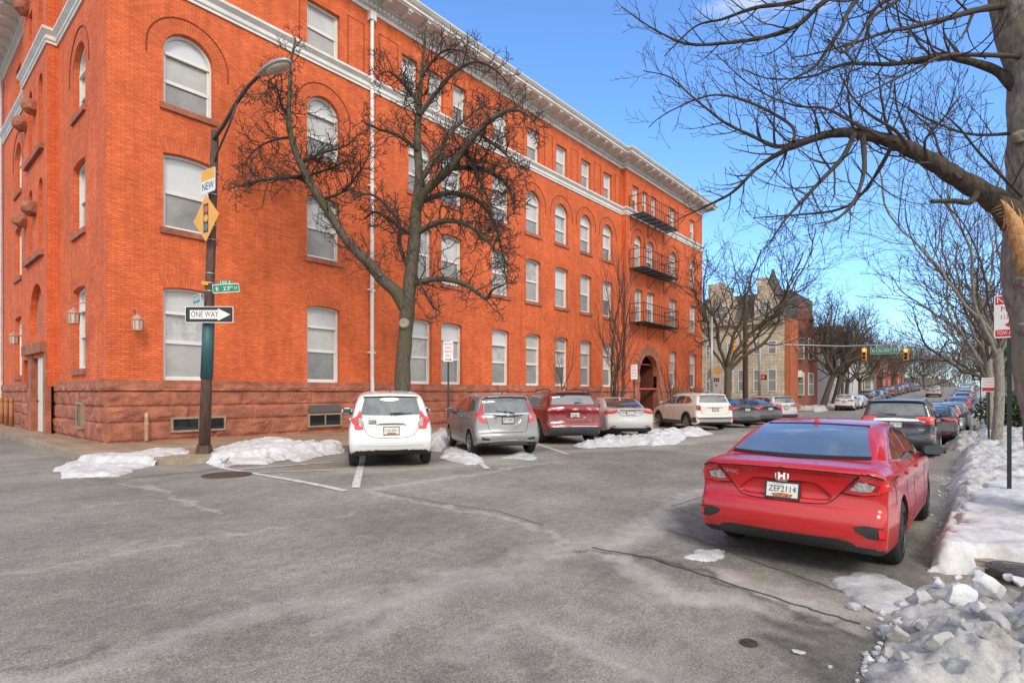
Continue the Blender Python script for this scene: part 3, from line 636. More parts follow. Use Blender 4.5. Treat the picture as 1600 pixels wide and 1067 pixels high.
def wall_panel(mb, W_, u0, u1, z0, z1, holes, depth=.26):
    zs = sorted(set([z0, z1] + [z for z in (5.4, 9.2, 12.75) if z0 < z < z1]))
    for a, b in zip(zs[:-1], zs[1:]):
        hs = [h for h in holes if a <= h[0][1] and max(p[1] for p in h) <= b]
        loops = [[Vector((u, z, 0)) for u, z in [(u0, a), (u1, a), (u1, b), (u0, b)]]] + [[Vector((u, z, 0)) for u, z in h] for h in hs]
        flat = [p for l in loops for p in l]
        for t in tessellate_polygon(loops):
            q = [(flat[i].x, flat[i].y) for i in t]
            if (q[1][0] - q[0][0]) * (q[2][1] - q[0][1]) - (q[1][1] - q[0][1]) * (q[2][0] - q[0][0]) < 0: q.reverse()
            W_.face(mb, q)
    for h in holes:
        acc = 0
        for (a, b) in zip(h, h[1:] + h[:1]):
            L = math.hypot(b[0] - a[0], b[1] - a[1]); v = [W_.pos(*a), W_.pos(*b), W_.pos(*b, depth), W_.pos(*a, depth)]
            uv = [(0, a[1]), (0, b[1]), (depth, b[1]), (depth, a[1])] if abs(a[0] - b[0]) < 1e-6 else [(acc, 0), (acc + L, 0), (acc + L, depth), (acc, depth)]
            if W_.kind != 'y': v, uv = v[::-1], uv[::-1]
            mb.add(v[::-1], [(0, 1, 2, 3)], uv[::-1]); acc += L
def window(W_, u0, u1, z0, z1, kind, floor, sill=True, owner=None, mats=(P_LIGHT, P_MID, P_DARK), rec=.15, adopt_to=None):
    mb = MB(); e = .004; i = .075
    A = opening_pts(u0 + e, u1 - e, z0 + e, z1 - e, kind); B = opening_pts(u0 + i, u1 - i, z0 + i, z1 - i, kind)
    n = len(A)
    for k in range(n):
        j = (k + 1) % n
        for q in ([W_.pos(*A[k], rec), W_.pos(*A[j], rec), W_.pos(*B[j], rec), W_.pos(*B[k], rec)], [W_.pos(*B[k], rec), W_.pos(*B[j], rec), W_.pos(*B[j], rec + .09), W_.pos(*B[k], rec + .09)]):
            mb.add(W_.flip(q), [(0, 1, 2, 3)])
    zt = None; a0, a1 = u0 + i, u1 - i
    if floor == 1: zt = z0 + (z1 - z0) * .725
    if kind == 'arch': zt = z1 - (u1 - u0) / 2 - .02
    top = zt if zt else z1 - i
    zm = z0 + (top - z0) * (.56 if floor == 1 else .5)
    if floor == 3: zm = z0 + (top - z0) * .47
    s = .045
    if zt: W_.box(mb, a0, a1, zt - .04, zt + .05, rec - .02, rec + .07)
    W_.box(mb, a0, a1, zm - .025, zm + .03, rec + .03, rec + .085)
    for (b0, b1, dd) in ((z0 + i, zm - .025, .05), (zm + .03, (zt - .04) if zt else (z1 - i - (.1 if kind == 'seg' else .0)), .03)):   # sash stiles
        W_.box(mb, a0, a0 + s, b0, b1, rec + dd, rec + .088); W_.box(mb, a1 - s, a1, b0, b1, rec + dd, rec + .088); W_.box(mb, a0 + s, a1 - s, b0, b0 + s, rec + dd, rec + .088)
    f = mb.build('window', FRAME)
    adopt(adopt_to or apt, f)
    g_ = MB(); dp = rec + .087
    lo = [(a0, z0 + i), (a1, z0 + i), (a1, zm), (a0, zm)]
    W_.face(g_, lo, dp); g_.mi[-1] = 2
    if zt:
        W_.face(g_, [(a0, zm), (a1, zm), (a1, zt), (a0, zt)], dp); g_.mi[-1] = 1
        up = [p for p in B if p[1] > zt]
        W_.face(g_, [(a0, zt), (a1, zt)] + up, dp); g_.mi[-1] = 0
    else:
        up = [p for p in B if p[1] > zm]
        W_.face(g_, [(a0, zm), (a1, zm)] + up, dp); g_.mi[-1] = 0 if floor != 1 else 1
    p = g_.build('pane', [PR.choice([P_LIGHT, P_LIGHT, PL2, PL2, PL3]), PR.choice([P_MID, P_MID, PM2, PL3]), PR.choice([P_DARK, P_DARK, PD2, PD3])]); p.parent = f
    if sill:
        sb = MB(); W_.box(sb, u0 - .09, u1 + .09, z0 - .17, z0, -.07, rec - .005)
        o = sb.build('sill', SANDSTONE); o.parent = f
    return f
WF, WW, WA, WB = Wall('y', BY), Wall('y', BW), Wall('x', BX), Wall('x', 3.9)
front, wing, side, bay = [], [], [], []
C = [(5.54, 6.90), (9.98, 11.27), (14.45, 15.70), (16.26, 17.52), (19.53, 20.78), (22.12, 23.36), (24.68, 25.92), (27.20, 28.40), (29.71, 30.90)]
wins = []
for c in C:
    wins += [('front', c[0], c[1], 1.85, 4.57, 'seg', 1), ('front', c[0], c[1], 6.25, 8.47, 'seg', 2), ('front', c[0], c[1], 9.82, 12.06, 'arch', 3)]
for c in [C[0], C[1], (14.11, 14.94), (15.5, 16.38), (16.96, 17.8)] + [(a + .1, b - .1) for a, b in C[4:]]:
    wins.append(('front', c[0], c[1], 13.62, 15.28, 'rect', 4))
def wx(p): return at_y(p, 600, BW).x
for a, b in ((1046.5, 1057), (1078, 1088)): wins.append(('wing', wx(a), wx(b), 1.85, 4.57, 'seg', 1))
for a, b in ((992, 1004), (1010.6, 1023), (1046, 1057.5), (1078, 1088)): wins.append(('wing', wx(a), wx(b), 6.25, 8.47, 'seg', 2))
for a, b in ((991.6, 1003), (1010.3, 1022), (1046, 1057.5), (1078, 1087)): wins.append(('wing', wx(a), wx(b), 9.82, 12.06, 'arch', 3))
for a, b in ((988.4, 998), (1003.7, 1012), (1018, 1025.5), (1045.6, 1055.5), (1078, 1086)): wins.append(('wing', wx(a), wx(b), 13.62, 15.28, 'rect', 4))
for a, b in ((20.05, 21.5), (30.3, 31.8)):
    wins += [('side', a, b, 2.2, 4.7, 'seg', 1), ('side', a, b, 6.35, 8.5, 'seg', 2), ('side', a, b, 9.95, 12.06, 'arch', 3), ('side', a + .15, b - .15, 13.62, 15.28, 'rect', 4)]
WM = {'front': WF, 'wing': WW, 'side': WA, 'bay': WB}; HO = {'front': [], 'wing': [], 'side': [], 'bay': []}
for w in wins: HO[w[0]].append(opening_pts(*w[1:6]))
# entrance arch, side door and bay niches
EA = (33.75, 36.55, 1.8, 4.05)
HO['wing'].append(opening_pts(*EA, 'arch', 16))
niches = [(24.35, 25.05, 6.5, 8.9, 'arch'), (26.15, 26.85, 6.5, 8.9, 'arch'), (24.35, 25.05, 10.1, 12.5, 'arch'), (26.15, 26.85, 10.1, 12.5, 'arch'), (24.35, 25.05, 13.7, 15.4, 'rect'), (26.15, 26.85, 13.7, 15.4, 'rect'), (24.3, 26.6, 3.55, 5.35, 'arch')]
for nn in niches: HO['bay'].append(opening_pts(*nn))
wb = MB(); ZT = 16.15
wall_panel(wb, WF, BX, BJ, 1.7, ZT, HO['front']); wall_panel(wb, WW, BJ, BE, 1.7, ZT, HO['wing'])
wall_panel(wb, WA, BY, 23.6, 1.7, ZT, [h for h in HO['side'] if h[0][0] < 23]); wall_panel(wb, WA, 27.9, BL, 1.7, ZT, [h for h in HO['side'] if h[0][0] > 28]); wall_panel(wb, WB, 23.6, 27.9, 2.7, ZT, HO['bay'], .22)
for y in (23.6, 27.9):
    q = [(3.9, y), (4.18, y)] if y < 25 else [(4.18, y), (3.9, y)]
    wb.add([(q[0][0], y, 1.7), (q[1][0], y, 1.7), (q[1][0], y, ZT), (q[0][0], y, ZT)], [(0, 1, 2, 3)] if y > 25 else [(3, 2, 1, 0)], [(0, 1.7), (.28, 1.7), (.28, ZT), (0, ZT)])
wb.add([(BJ, BY, 1.7), (BJ, BW, 1.7), (BJ, BW, ZT), (BJ, BY, ZT)], [(0, 1, 2, 3)], [(0, 1.7), (.3, 1.7), (.3, ZT), (0, ZT)])
wb.add([(BE, BW, -1), (BE, 36, -1), (BE, 36, ZT), (BE, BW, ZT)], [(0, 1, 2, 3)], [(0, -1), (18, -1), (18, ZT), (0, ZT)])
wb.add([(BE, 35.2, -1), (BX, 35.2, -1), (BX, 35.2, ZT), (BE, 35.2, ZT)], [(0, 1, 2, 3)], [(0, -1), (40, -1), (40, ZT), (0, ZT)])
put(wb, 'wall', BRICK)
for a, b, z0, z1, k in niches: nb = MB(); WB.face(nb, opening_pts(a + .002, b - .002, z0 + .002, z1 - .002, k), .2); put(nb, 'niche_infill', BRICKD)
wobs = [window(WM[w[0]], *w[1:6], w[6], sill=(w[6] in (2, 3) or (w[0] == 'side' and w[6] == 1))) for w in wins]
# brick heads over the openings: soldier arches and round archivolts, standing 4 mm proud, and the hood moulds round the arches
SOLDIER = brick_mat('soldier_brick', (.67, .148, .054), (.56, .11, .038), (.42, .11, .05), .42, .068, .010, .08, bump=.6); DKM = mat('dark_brick_moulding', (.22, .045, .018), .9)
def heads(w, f):
    W_ = WM[w[0]]; u0, u1, z0, z1, kind, fl = w[1:7]; hd = MB()
    if kind == 'seg':
        T = opening_pts(u0, u1, z0, z1, kind)[2:]; n = len(T); c = (u0 + u1) / 2
        for k in range(n - 1):
            a, b = T[k], T[k + 1]; fa, fb = [(c + (p[0] - c) * 1.2, z1 + .36) for p in (a, b)]
            q = [b, a, fa, fb]; W_.face(hd, q, -.004, [(0, b[0]), (0, a[0]), (.4, a[0]), (.4, b[0])])
    elif kind == 'arch':
        r = (u1 - u0) / 2; c = (u0 + u1) / 2; zs = z1 - r; N = 18; R = r + .40
        for k in range(N):
            t0, t1 = math.pi * k / N, math.pi * (k + 1) / N
            P = lambda rr, t: (c + rr * math.cos(t), zs + rr * math.sin(t))
            W_.face(hd, [P(r, t0), P(R, t0), P(R, t1), P(r, t1)], -.004, [(0, t0 * .8), (.4, t0 * .8), (.4, t1 * .8), (0, t1 * .8)])
        hm = MB(); R = r + .43
        hm.tube([W_.pos(c + R, zs - .25, -.01)] + [W_.pos(c + R * math.cos(math.pi * k / 16), zs + R * math.sin(math.pi * k / 16), -.01) for k in range(17)] + [W_.pos(c - R, zs - .25, -.01)], .019, 5)
        q = hm.build('hood_mould', DKM); q.parent = f
    if hd.f: q = hd.build('brick_head', SOLDIER); q.parent = f
for w, f in zip(wins, wobs): heads(w, f)
for x0, x1 in [(4.6, 5.3), (7.15, 9.7), (11.6, 12.3), (13.0, 13.9), (18.2, 19.3), (21.1, 21.9), (23.7, 24.4), (26.2, 26.9), (28.7, 29.4), (31.2, 31.8)]:
    hm = MB(); hm.tube([WF.pos(x0, 13.6, -.01), WF.pos(x0, 15.5, -.01), WF.pos(x1, 15.5, -.01), WF.pos(x1, 13.6, -.01)], .016, 4)
    put(hm, 'panel_mould', DKM)
# profiles swept along the wall line
PATH = [(BX, BL), (BX, 27.9), (3.9, 27.9), (3.9, 23.6), (BX, 23.6), (BX, BY), (BJ, BY), (BJ, BW), (BE, BW), (BE, 35)]
def path_off(path, off):
    out = []; n = len(path)
    for i, p in enumerate(path):
        ns = []
        for a, b in ((i - 1, i), (i, i + 1)):
            if a < 0 or b >= n: continue
            d = Vector((path[b][0] - path[a][0], path[b][1] - path[a][1])).normalized(); ns.append(Vector((d.y, -d.x)))
        m = ns[0] if len(ns) == 1 else (ns[0] + ns[1]) / (1 + ns[0].dot(ns[1]))
        out.append((p[0] + m.x * off, p[1] + m.y * off))
    return out
def sweep(mb, prof, path=PATH):
    rows = [[(x, y, z) for x, y in path_off(path, o)] for o, z in prof]
    for r0, r1 in zip(rows[:-1], rows[1:]):
        for k in range(len(path) - 1): mb.quad(r0[k], r0[k + 1], r1[k + 1], r1[k])
bc = MB(); sweep(bc, [(0, 13.08), (.05, 13.08), (.05, 13.16), (.09, 13.2), (.09, 13.26), (.05, 13.29), (.05, 13.36), (.10, 13.40), (.17, 13.47), (.17, 13.54), (.13, 13.58), (0, 13.60)])
put(bc, 'belt_course', TRIM)
CPATH = [(BX, BL), (BX, BY), (BJ, BY), (BJ, BW), (BE, BW), (BE, 35)]
cn = MB()
sweep(cn, [(.0, 16.08), (.06, 16.08), (.06, 16.14), (.03, 16.16), (.03, 16.26), (.10, 16.28), (.10, 16.42), (.14, 16.46), (.22, 16.50), (.22, 16.56), (.80, 16.60), (.80, 16.64), (.86, 16.66), (.86, 16.76), (.92, 16.80), (1.0, 16.90), (1.0, 16.95), (.96, 16.98), (.1, 17.10)], CPATH)
dn = md = cn
def along(path, step, fn):
    for (x0, y0), (x1, y1) in zip(path[:-1], path[1:]):
        L = math.hypot(x1 - x0, y1 - y0); n = int(L / step)
        if n < 2: continue
        d = ((x1 - x0) / L, (y1 - y0) / L)
        for k in range(n): fn(x0 + d[0] * (k + .5) * L / n, y0 + d[1] * (k + .5) * L / n, d)
def dent(x, y, d):
    M = frame_matrix((x, y, 16.33), (d[0], d[1], 0), (0, 0, 1)); dn.box(-.055, .055, -.045, .07, .095, .17, 0, M)
def modi(x, y, d):
    M = frame_matrix((x, y, 16.5), (d[0], d[1], 0), (0, 0, 1)); md.box(-.09, .09, -.05, .085, .21, .70, 0, M); md.box(-.11, .11, .02, .088, .70, .78, 0, M)
along(CPATH[:-1], .2, dent); along(CPATH[:-1], .92, modi)
put(cn, 'cornice', TRIM)
rf = MB(); rf.quad((BX - .3, BY - .3, 17.06), (BE, BW - .3, 17.06), (BE, 35.2, 17.06), (BX - .3, 35.2, 17.06))
rf.box(BX + .1, 20.4, BY + .05, BY + .5, 17.05, 17.42); rf.box(BJ + .2, BE - .4, BW + .1, BW + .5, 17.05, 17.3)
put(rf, 'roof', mat('roof_tin', (.36, .36, .36), .6, noise=(1, .2)))
# rock-faced sandstone base
def stone_base():
    segs = [[(BX, BL), (BX, 27.9)], [(3.9, 27.9), (3.9, 26.6)], [(BX, 24.0), (BX, BY), (BJ, BY), (BJ, BW), (EA[0] - .05, BW)], [(EA[1] + .05, BW), (BE, BW), (BE, 21)]]
    V, Fq = [], []
    rnd = random.Random(4); courses = [(-.75, -.3), (-.3, .14), (.14, .66), (.66, 1.10), (1.10, 1.55), (1.55, 1.86)]
    for path in segs:
        L = [0]
        for a, b in zip(path[:-1], path[1:]): L.append(L[-1] + math.hypot(b[0] - a[0], b[1] - a[1]))
        us = []
        for a, b in zip(L[:-1], L[1:]):
            n = max(2, int((b - a) / .07)); us += [a + (b - a) * k / n for k in range(n)]
        us.append(L[-1]); us = np.array(us)
        zs = []
        for a, b in courses: n = max(4, int((b - a) / .055)); zs += [a + .008] + [a + (b - a) * k / n for k in range(1, n)] + [b - .008]
        zs = np.array(zs)
        o0 = np.array(path_off(path, 0)); o1 = np.array(path_off(path, 1)); dm = o1 - o0
        px = np.interp(us, L, o0[:, 0]); py = np.interp(us, L, o0[:, 1])
        mx = np.interp(us, L, dm[:, 0]); my = np.interp(us, L, dm[:, 1])
        for k in range(len(L) - 1):      # constant normal inside each straight run, mitre only at its corner
            a, b = L[k], L[k + 1]; d = ((path[k + 1][0] - path[k][0]) / (b - a), (path[k + 1][1] - path[k][1]) / (b - a))
            inn = (us > a + .01) & (us < b - .01); mx[inn], my[inn] = d[1], -d[0]
        U, Z = np.meshgrid(us, zs); off = np.zeros_like(U)
        for ci, (a, b) in enumerate(courses):
            row = (Z > a) & (Z < b); cap = ci == len(courses) - 1
            e = [L[0]]; 
            while e[-1] < L[-1]: e.append(e[-1] + rnd.uniform(1.0, 2.4) * (1.2 if cap else 1))
            e = [x for x in e if all(abs(x - l) > .3 for l in L)] + list(L); e = np.array(sorted(e))
            du = np.min(np.abs(U[..., None] - e[None, None, :]), -1); dz = np.minimum(Z - a, b - Z)
            edge = np.minimum(du, dz); idx = np.searchsorted(e, U)
            rough = np.array([rnd.uniform(.3, 1.25) for _ in range(len(e) + 1)])[np.clip(idx, 0, len(e))]
            cut = 0 if cap else .0
            body = np.clip(edge / .07, 0, 1) ** .6 * .055
            nzz = fbm(U * 1.9 + ci * 7, Z * 3.5, ci, 11, 5) * .07 + np.abs(fbm(U * 5, Z * 7, ci, 15, 3)) * .04
            if cap: v = .10 + np.where(Z < 1.68, .01 + .06 * np.clip(fbm(U * 4, Z * 8, 0, 17, 4) + .1, -.3, 1), 0) - np.where(du < .01, .03, 0)
            else: v = .02 + body + nzz * rough * np.clip(edge / .10, 0, 1)
            off = np.where(row, v, off)
        vx = px[None] + mx[None] * off; vy = py[None] + my[None] * off
        base = len(V) and sum(len(v) for v in V) or 0
        V.append(np.stack([vx, vy, Z], -1).reshape(-1, 3)); Fq.append(gridmesh(len(us), len(zs)) + sum(len(v) for v in V[:-1]))
        t = np.array(path_off(path, .10)); t0 = np.array(path_off(path, -.1))       # level top of the cap stones
        nV = len(t); b0 = sum(len(v) for v in V)
        V.append(np.concatenate([np.c_[t, np.full(nV, 1.852)], np.c_[t0, np.full(nV, 1.852)]])); Fq.append(np.array([[b0 + k, b0 + k + 1, b0 + nV + k + 1, b0 + nV + k] for k in range(nV - 1)]))
    o = npmesh('stone_base', np.concatenate(V), np.concatenate(Fq), SANDSTONE, smooth=False); adopt(apt, o)
stone_base()
# basement windows, side door, bay dressings
def basement(W_, u0, u1, z0, z1):
    mb = MB(); W_.box(mb, u0 - .06, u1 + .06, z0 - .06, z0, -.16, .0); W_.box(mb, u0 - .06, u1 + .06, z1, z1 + .06, -.16, 0); W_.box(mb, u0 - .06, u0, z0, z1, -.16, 0); W_.box(mb, u1, u1 + .06, z0, z1, -.16, 0); W_.box(mb, (u0 + u1) / 2 - .02, (u0 + u1) / 2 + .02, z0, z1, -.15, -.1)
    o = put(mb, 'basement_window', mat('weathered_wood', (.30, .22, .16), .8, noise=(6, .3))); p = MB(); W_.face(p, [(u0, z0), (u1, z0), (u1, z1), (u0, z1)], -.128)
    q = p.build('pane', P_BLACK); q.parent = o
basement(WF, 5.75, 7.15, .40, .72); basement(WF, 10.0, 11.2, .34, .70)
mb = MB(); WF.box(mb, 10.0, 11.2, .80, 1.06, -.14, -.1); put(mb, 'vent_panel', mat('slate_panel', (.10, .095, .09), .7))
basement(WA, 19.85, 20.35, .5, 1.15)
mb = MB(); WB.box(mb, 23.7, 27.2, 2.85, 3.2, -.16, .1); put(mb, 'lintel', SANDSTONE)
mb = MB(); WB.box(mb, 26.0, 26.6, .1, 2.85, -.06, .1); WB.box(mb, 23.62, 24.0, .1, 2.85, -.05, .1); put(mb, 'door_pier', SANDSTONE)
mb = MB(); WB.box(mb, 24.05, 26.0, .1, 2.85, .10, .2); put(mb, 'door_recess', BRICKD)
mb = MB(); WB.box(mb, 24.1, 25.3, .14, 2.75, .03, .09); o = put(mb, 'door', mat('cream_door', (.62, .57, .50), .5, noise=(3, .08)))
mb = MB(); mb.lathe([(0, 0), (.03, .01), (.03, .05), (0, .06)], 10, Matrix.Translation(WB.pos(25.2, 1.2, .03)) @ Matrix.Rotation(-math.pi / 2, 4, 'Y')); q = mb.build('handle', BLACK); q.parent = o
for y, z in ((25.6, 8.0), (27.35, 7.95), (25.6, 11.6), (27.35, 11.55), (27.0, 15.75)):
    cb_ = MB(); bm = bmesh.new(); bmesh.ops.create_icosphere(bm, subdivisions=2, radius=.30)
    cb_.add([Vector((3.78, y, z)) + v.co * (1 + .2 * mnoise.noise(v.co * 6 + Vector((y, 0, 0)))) for v in bm.verts], [[v.index for v in f.verts] for f in bm.faces]); bm.free(); put(cb_, 'corbel', SANDSTONE)
for z in (6.35, 9.95): cb_ = MB(); WB.box(cb_, 24.1, 27.2, z - .2, z, -.12, .1); put(cb_, 'stone_ledge', SANDSTONE)
# downspouts, lanterns, standpipe
PIPE = mat('downspout_paint', (.66, .65, .63), .4, noise=(4, .12))
ds = MB(); ds.tube([(12.6, BY - .10, 16.1), (12.6, BY - .10, 2.1), (12.56, BY - .18, 1.7), (12.5, BY - .2, .2)], .075, 10)
for z in (3.0, 5.4, 9.4): ds.box(12.44, 12.76, BY - .1, BY, z, z + .06)
ds.box(12.46, 12.74, BY - .2, BY - .001, 15.75, 16.1); put(ds, 'downspout', PIPE, smooth=False)
ds = MB(); ds.tube([(BX - .12, 34.9, 16.2), (BX - .12, 34.9, .5)], .08, 10); ds.box(BX - .25, BX - .05, 34.8, 35.05, 1.4, 2.0); put(ds, 'downspout', PIPE)
sp = MB(); sp.tube([at_y(229, 688, BY - .25), at_y(229, 652, BY - .25), at_y(229, 648, BY - .2), at_y(229, 646, BY)], [.05, .05, .055, .055], 8); sp.tube([at_y(229, 662, BY - .25) + Vector((0, 0, -.05)), at_y(229, 662, BY - .25) + Vector((0, 0, .05))], .065, 8); put(sp, 'standpipe', mat('tan_pipe', (.42, .25, .14), .6, noise=(9, .3)))
def lantern(base, out):
    """wall bracket at base, lantern hanging from its end"""
    b = Vector(base); o = Vector(out); e = b + o; mb = MB()
    mb.tube([b + Vector((0, 0, -.1)), b + Vector((0, 0, .22)), b + o * .4 + Vector((0, 0, .33)), e + Vector((0, 0, .25)), e + Vector((0, 0, .1))], .016, 6)
    mb.lathe([(.01, .18), (.05, .14), (.135, .05), (.15, .02), (.15, 0)], 8, Matrix.Translation(e)); mb.lathe([(.12, -.26), (.14, -.26), (.14, -.29), (.02, -.31)], 8, Matrix.Translation(e))
    for k in range(8): a = math.pi * k / 4; mb.tube([e + Vector((.14 * math.cos(a), .14 * math.sin(a), 0)), e + Vector((.12 * math.cos(a), .12 * math.sin(a), -.27))], .012, 4)
    p = put(mb, 'wall_lantern', mat('faded_red_iron', (.42, .20, .15), .6, noise=(8, .3))); s = MB(); s.lathe([(.128, -.005), (.108, -.26)], 8, Matrix.Translation(e)); q = s.build('lamp_glass', mat('milk_glass', (.52, .46, .38), .3)); q.parent = p
q = at_y(215, 500, BY - .35); lantern((q.x, BY, q.z), (0, -.35, 0))
lantern((BX, 19.05, 3.7), (-.42, .25, 0)); lantern((3.9, 26.9, 3.55), (-.4, 0, 0))
# entrance: voussoirs, deep reveal, steps and doors
vo = MB(); rv = random.Random(8); c = (EA[0] + EA[1]) / 2; r = (EA[1] - EA[0]) / 2; zs = EA[3] - r; N = 13
for k in range(N):
    t0, t1 = math.pi * k / N + .012, math.pi * (k + 1) / N - .012; o_ = .10 + rv.uniform(0, .08); R = r + .72 + rv.uniform(-.03, .05)
    M = Matrix(((1, 0, 0, 0), (0, 0, -1, BW), (0, 1, 0, 0), (0, 0, 0, 1)))
    vo.prism([(c + r * math.cos(t0), zs + r * math.sin(t0)), (c + R * math.cos(t0), zs + R * math.sin(t0)), (c + R * math.cos((t0 + t1) / 2) * 1, zs + R * math.sin((t0 + t1) / 2)), (c + R * math.cos(t1), zs + R * math.sin(t1)), (c + r * math.cos(t1), zs + r * math.sin(t1))], -.05, o_, M)
for s in (-1, 1):
    for k in range(6):
        z0 = -.55 + k * (zs + .55) / 6; o_ = .10 + rv.uniform(0, .07); a, b = (EA[0] - .7 - rv.uniform(0, .08), EA[0]) if s < 0 else (EA[1], EA[1] + .7 + rv.uniform(0, .08))
        vo.box(a, b, BW - o_, BW + .5, z0 + .008, z0 + (zs + .55) / 6 - .008)
put(vo, 'entrance_arch', SANDSTONE)
en = MB(); en.box(EA[0], EA[0] + .06, BW + .27, BW + 2.2, -.6, 3.4); en.box(EA[1] - .06, EA[1], BW + .27, BW + 2.2, -.6, 3.4); en.box(EA[0], EA[1], BW + .27, BW + 2.2, 3.4, 3.5)
for k in range(4): en.box(EA[0] + .06, EA[1] - .06, BW + .2 + .3 * k, BW + 2.2, -.6 + .17 * k, -.43 + .17 * k)
put(en, 'entrance_porch', mat('porch_red', (.14, .04, .03), .8, noise=(2, .3)))
en = MB(); en.box(EA[0], EA[1], BW + 2.2, BW + 2.26, -.6, 4.1); put(en, 'entrance_door', mat('dark_door', (.06, .02, .015), .4))
# fire escape balconies on the wing
IRONB = mat('black_iron', (.022, .020, .019), .55, noise=(14, .4))
def balcony(x0, x1, z, ret=None):
    d0, d1 = BW - .03, BW - 1.05; mb = MB()
    n = 11
    for k in range(n + 1): y = d0 + (d1 - d0) * k / n; mb.box(x0, x1, y - .015, y + .015, z - .02, z + .02)
    for x in np.arange(x0, x1 + .01, (x1 - x0) / 6): mb.box(x - .02, x + .02, d1, d0, z - .075, z - .021)
    for x in (x0 + .15, (x0 + x1) / 2, x1 - .15): mb.tube([(x, d1 + .1, z - .09), (x, BW - .02, z - .95)], .02, 4); mb.tube([(x, BW - .02, z - .08), (x, BW - .02, z - 1.0)], .018, 4)
    f = put(mb, 'fire_escape', IRONB)
    rl = MB(); c4 = [(x0, d0), (x0, d1), (x1, d1), (x1, d0)]
    for h in (.6, 1.2): rl.tube([(x, y, z + h) for x, y in c4], .026, 5)
    for (a, b) in zip(c4[:-1], c4[1:]):
        L = math.hypot(b[0] - a[0], b[1] - a[1]); m_ = max(1, round(L / .33))
        for k in range(m_ + 1): x, y = a[0] + (b[0] - a[0]) * k / m_, a[1] + (b[1] - a[1]) * k / m_; rl.tube([(x, y, z + .021), (x, y, z + 1.2)], .015 if k % 4 else .026, 4)
    q = rl.build('railing', IRONB); q.parent = f
X0, X1 = 32.5, 37.8
for z in (6.1, 9.65, 13.15): balcony(X0, X1, z)
# ================================================================ cars
def smax(a, b, k):
    h = np.maximum(k - np.abs(a - b), 0) / k; return np.maximum(a, b) + h * h * k * .25
def smin(a, b, k): return -smax(-a, -b, k)
class Grid2:
    def __init__(s, poly, h=.015, m=.7):
        P = np.asarray(poly); s.x0, s.y0 = P.min(0) - m; x1, y1 = P.max(0) + m; s.h = h
        nx, ny = int((x1 - s.x0) / h) + 2, int((y1 - s.y0) / h) + 2
        X, Y = np.meshgrid(s.x0 + np.arange(nx) * h, s.y0 + np.arange(ny) * h); s.a = polysdf(X, Y, P); s.nx, s.ny = nx, ny
    def __call__(s, x, y):
        u = np.clip((x - s.x0) / s.h, 0, s.nx - 1.001); v = np.clip((y - s.y0) / s.h, 0, s.ny - 1.001)
        i = u.astype(int); j = v.astype(int); fu = u - i; fv = v - j; a = s.a
        return (a[j, i] * (1 - fu) + a[j, i + 1] * fu) * (1 - fv) + (a[j + 1, i] * (1 - fu) + a[j + 1, i + 1] * fu) * fv
def surfnet(F3, o, h):
    sg = F3 < 0; nx, ny, nz = F3.shape
    cs = np.zeros((nx - 1, ny - 1, nz - 1, 3)); cn = np.zeros((nx - 1, ny - 1, nz - 1))
    offs = [(a, b, c) for a in (0, 1) for b in (0, 1) for c in (0, 1)]
    for p in offs:
        for ax in range(3):
            if p[ax]: continue
            q = list(p); q[ax] = 1
            s0 = tuple(slice(p[k], p[k] + (nx, ny, nz)[k] - 1) for k in range(3)); s1 = tuple(slice(q[k], q[k] + (nx, ny, nz)[k] - 1) for k in range(3))
            f0, f1 = F3[s0], F3[s1]; m = (f0 < 0) != (f1 < 0)
            if not m.any(): continue
            t = f0[m] / (f0[m] - f1[m]); pt = np.tile(np.array(p, float), (len(t), 1)); pt[:, ax] += t
            cs[m] += pt; cn[m] += 1
    act = cn > 0; idx = np.full(act.shape, -1); idx[act] = np.arange(act.sum())
    ijk = np.argwhere(act); V = o + h * (ijk + cs[act] / cn[act][:, None])
    fs = []
    for ax in range(3):
        b, c = (ax + 1) % 3, (ax + 2) % 3
        s0 = [slice(1, -1)] * 3; s1 = [slice(1, -1)] * 3; s0[ax] = slice(0, -1); s1[ax] = slice(1, None)
        m = sg[tuple(s0)] != sg[tuple(s1)]; e = np.argwhere(m); fl = sg[tuple(s0)][m]
        e[:, b] += 1; e[:, c] += 1
        def at(db, dc):
            q = e.copy(); q[:, b] -= db; q[:, c] -= dc; return idx[q[:, 0], q[:, 1], q[:, 2]]
        q = np.stack([at(1, 1), at(0, 1), at(0, 0), at(1, 0)], -1); q[~fl] = q[~fl][:, ::-1]; fs.append(q)
    return V, np.concatenate(fs)
GLASS = mat('car_glass', (.03, .04, .045), .03, spec=.9, coat=1); GLASS.node_tree.nodes['Principled BSDF'].inputs['Coat IOR'].default_value = 1.9; GLASS.node_tree.nodes['Principled BSDF'].inputs['IOR'].default_value = 1.8
GLASSC = mat('car_glass_clear', (.13, .15, .155), .03, spec=.8, noise=(2.2, .5))
RUBBER = mat('tyre_rubber', (.018, .018, .018), .8, noise=(20, .3))
PLASTIC = mat('black_plastic', (.022, .022, .023), .55, noise=(30, .25))
SEAM = mat('panel_gap', (.006, .006, .006), .8)
CHROME = mat('chrome', (.75, .75, .75), .16, 1)
ALLOY = mat('alloy_wheel', (.36, .36, .37), .35, .8)
ALLOYD = mat('alloy_dark', (.06, .06, .062), .4, .6)
LRED = mat('lamp_red', (.30, .004, .006), .08, spec=.7, coat=1, noise=(14, .25))
LREDB = mat('lamp_red_bright', (.60, .012, .012), .10, spec=.7, coat=1, noise=(14, .2))
LCLEAR = mat('lamp_clear', (.32, .31, .30), .08, spec=.8, coat=1, noise=(30, .7))
PLATE = mat('plate_white', (.66, .65, .60), .4, noise=(30, .12)); PTXT = mat('plate_text', (.03, .035, .05), .5)
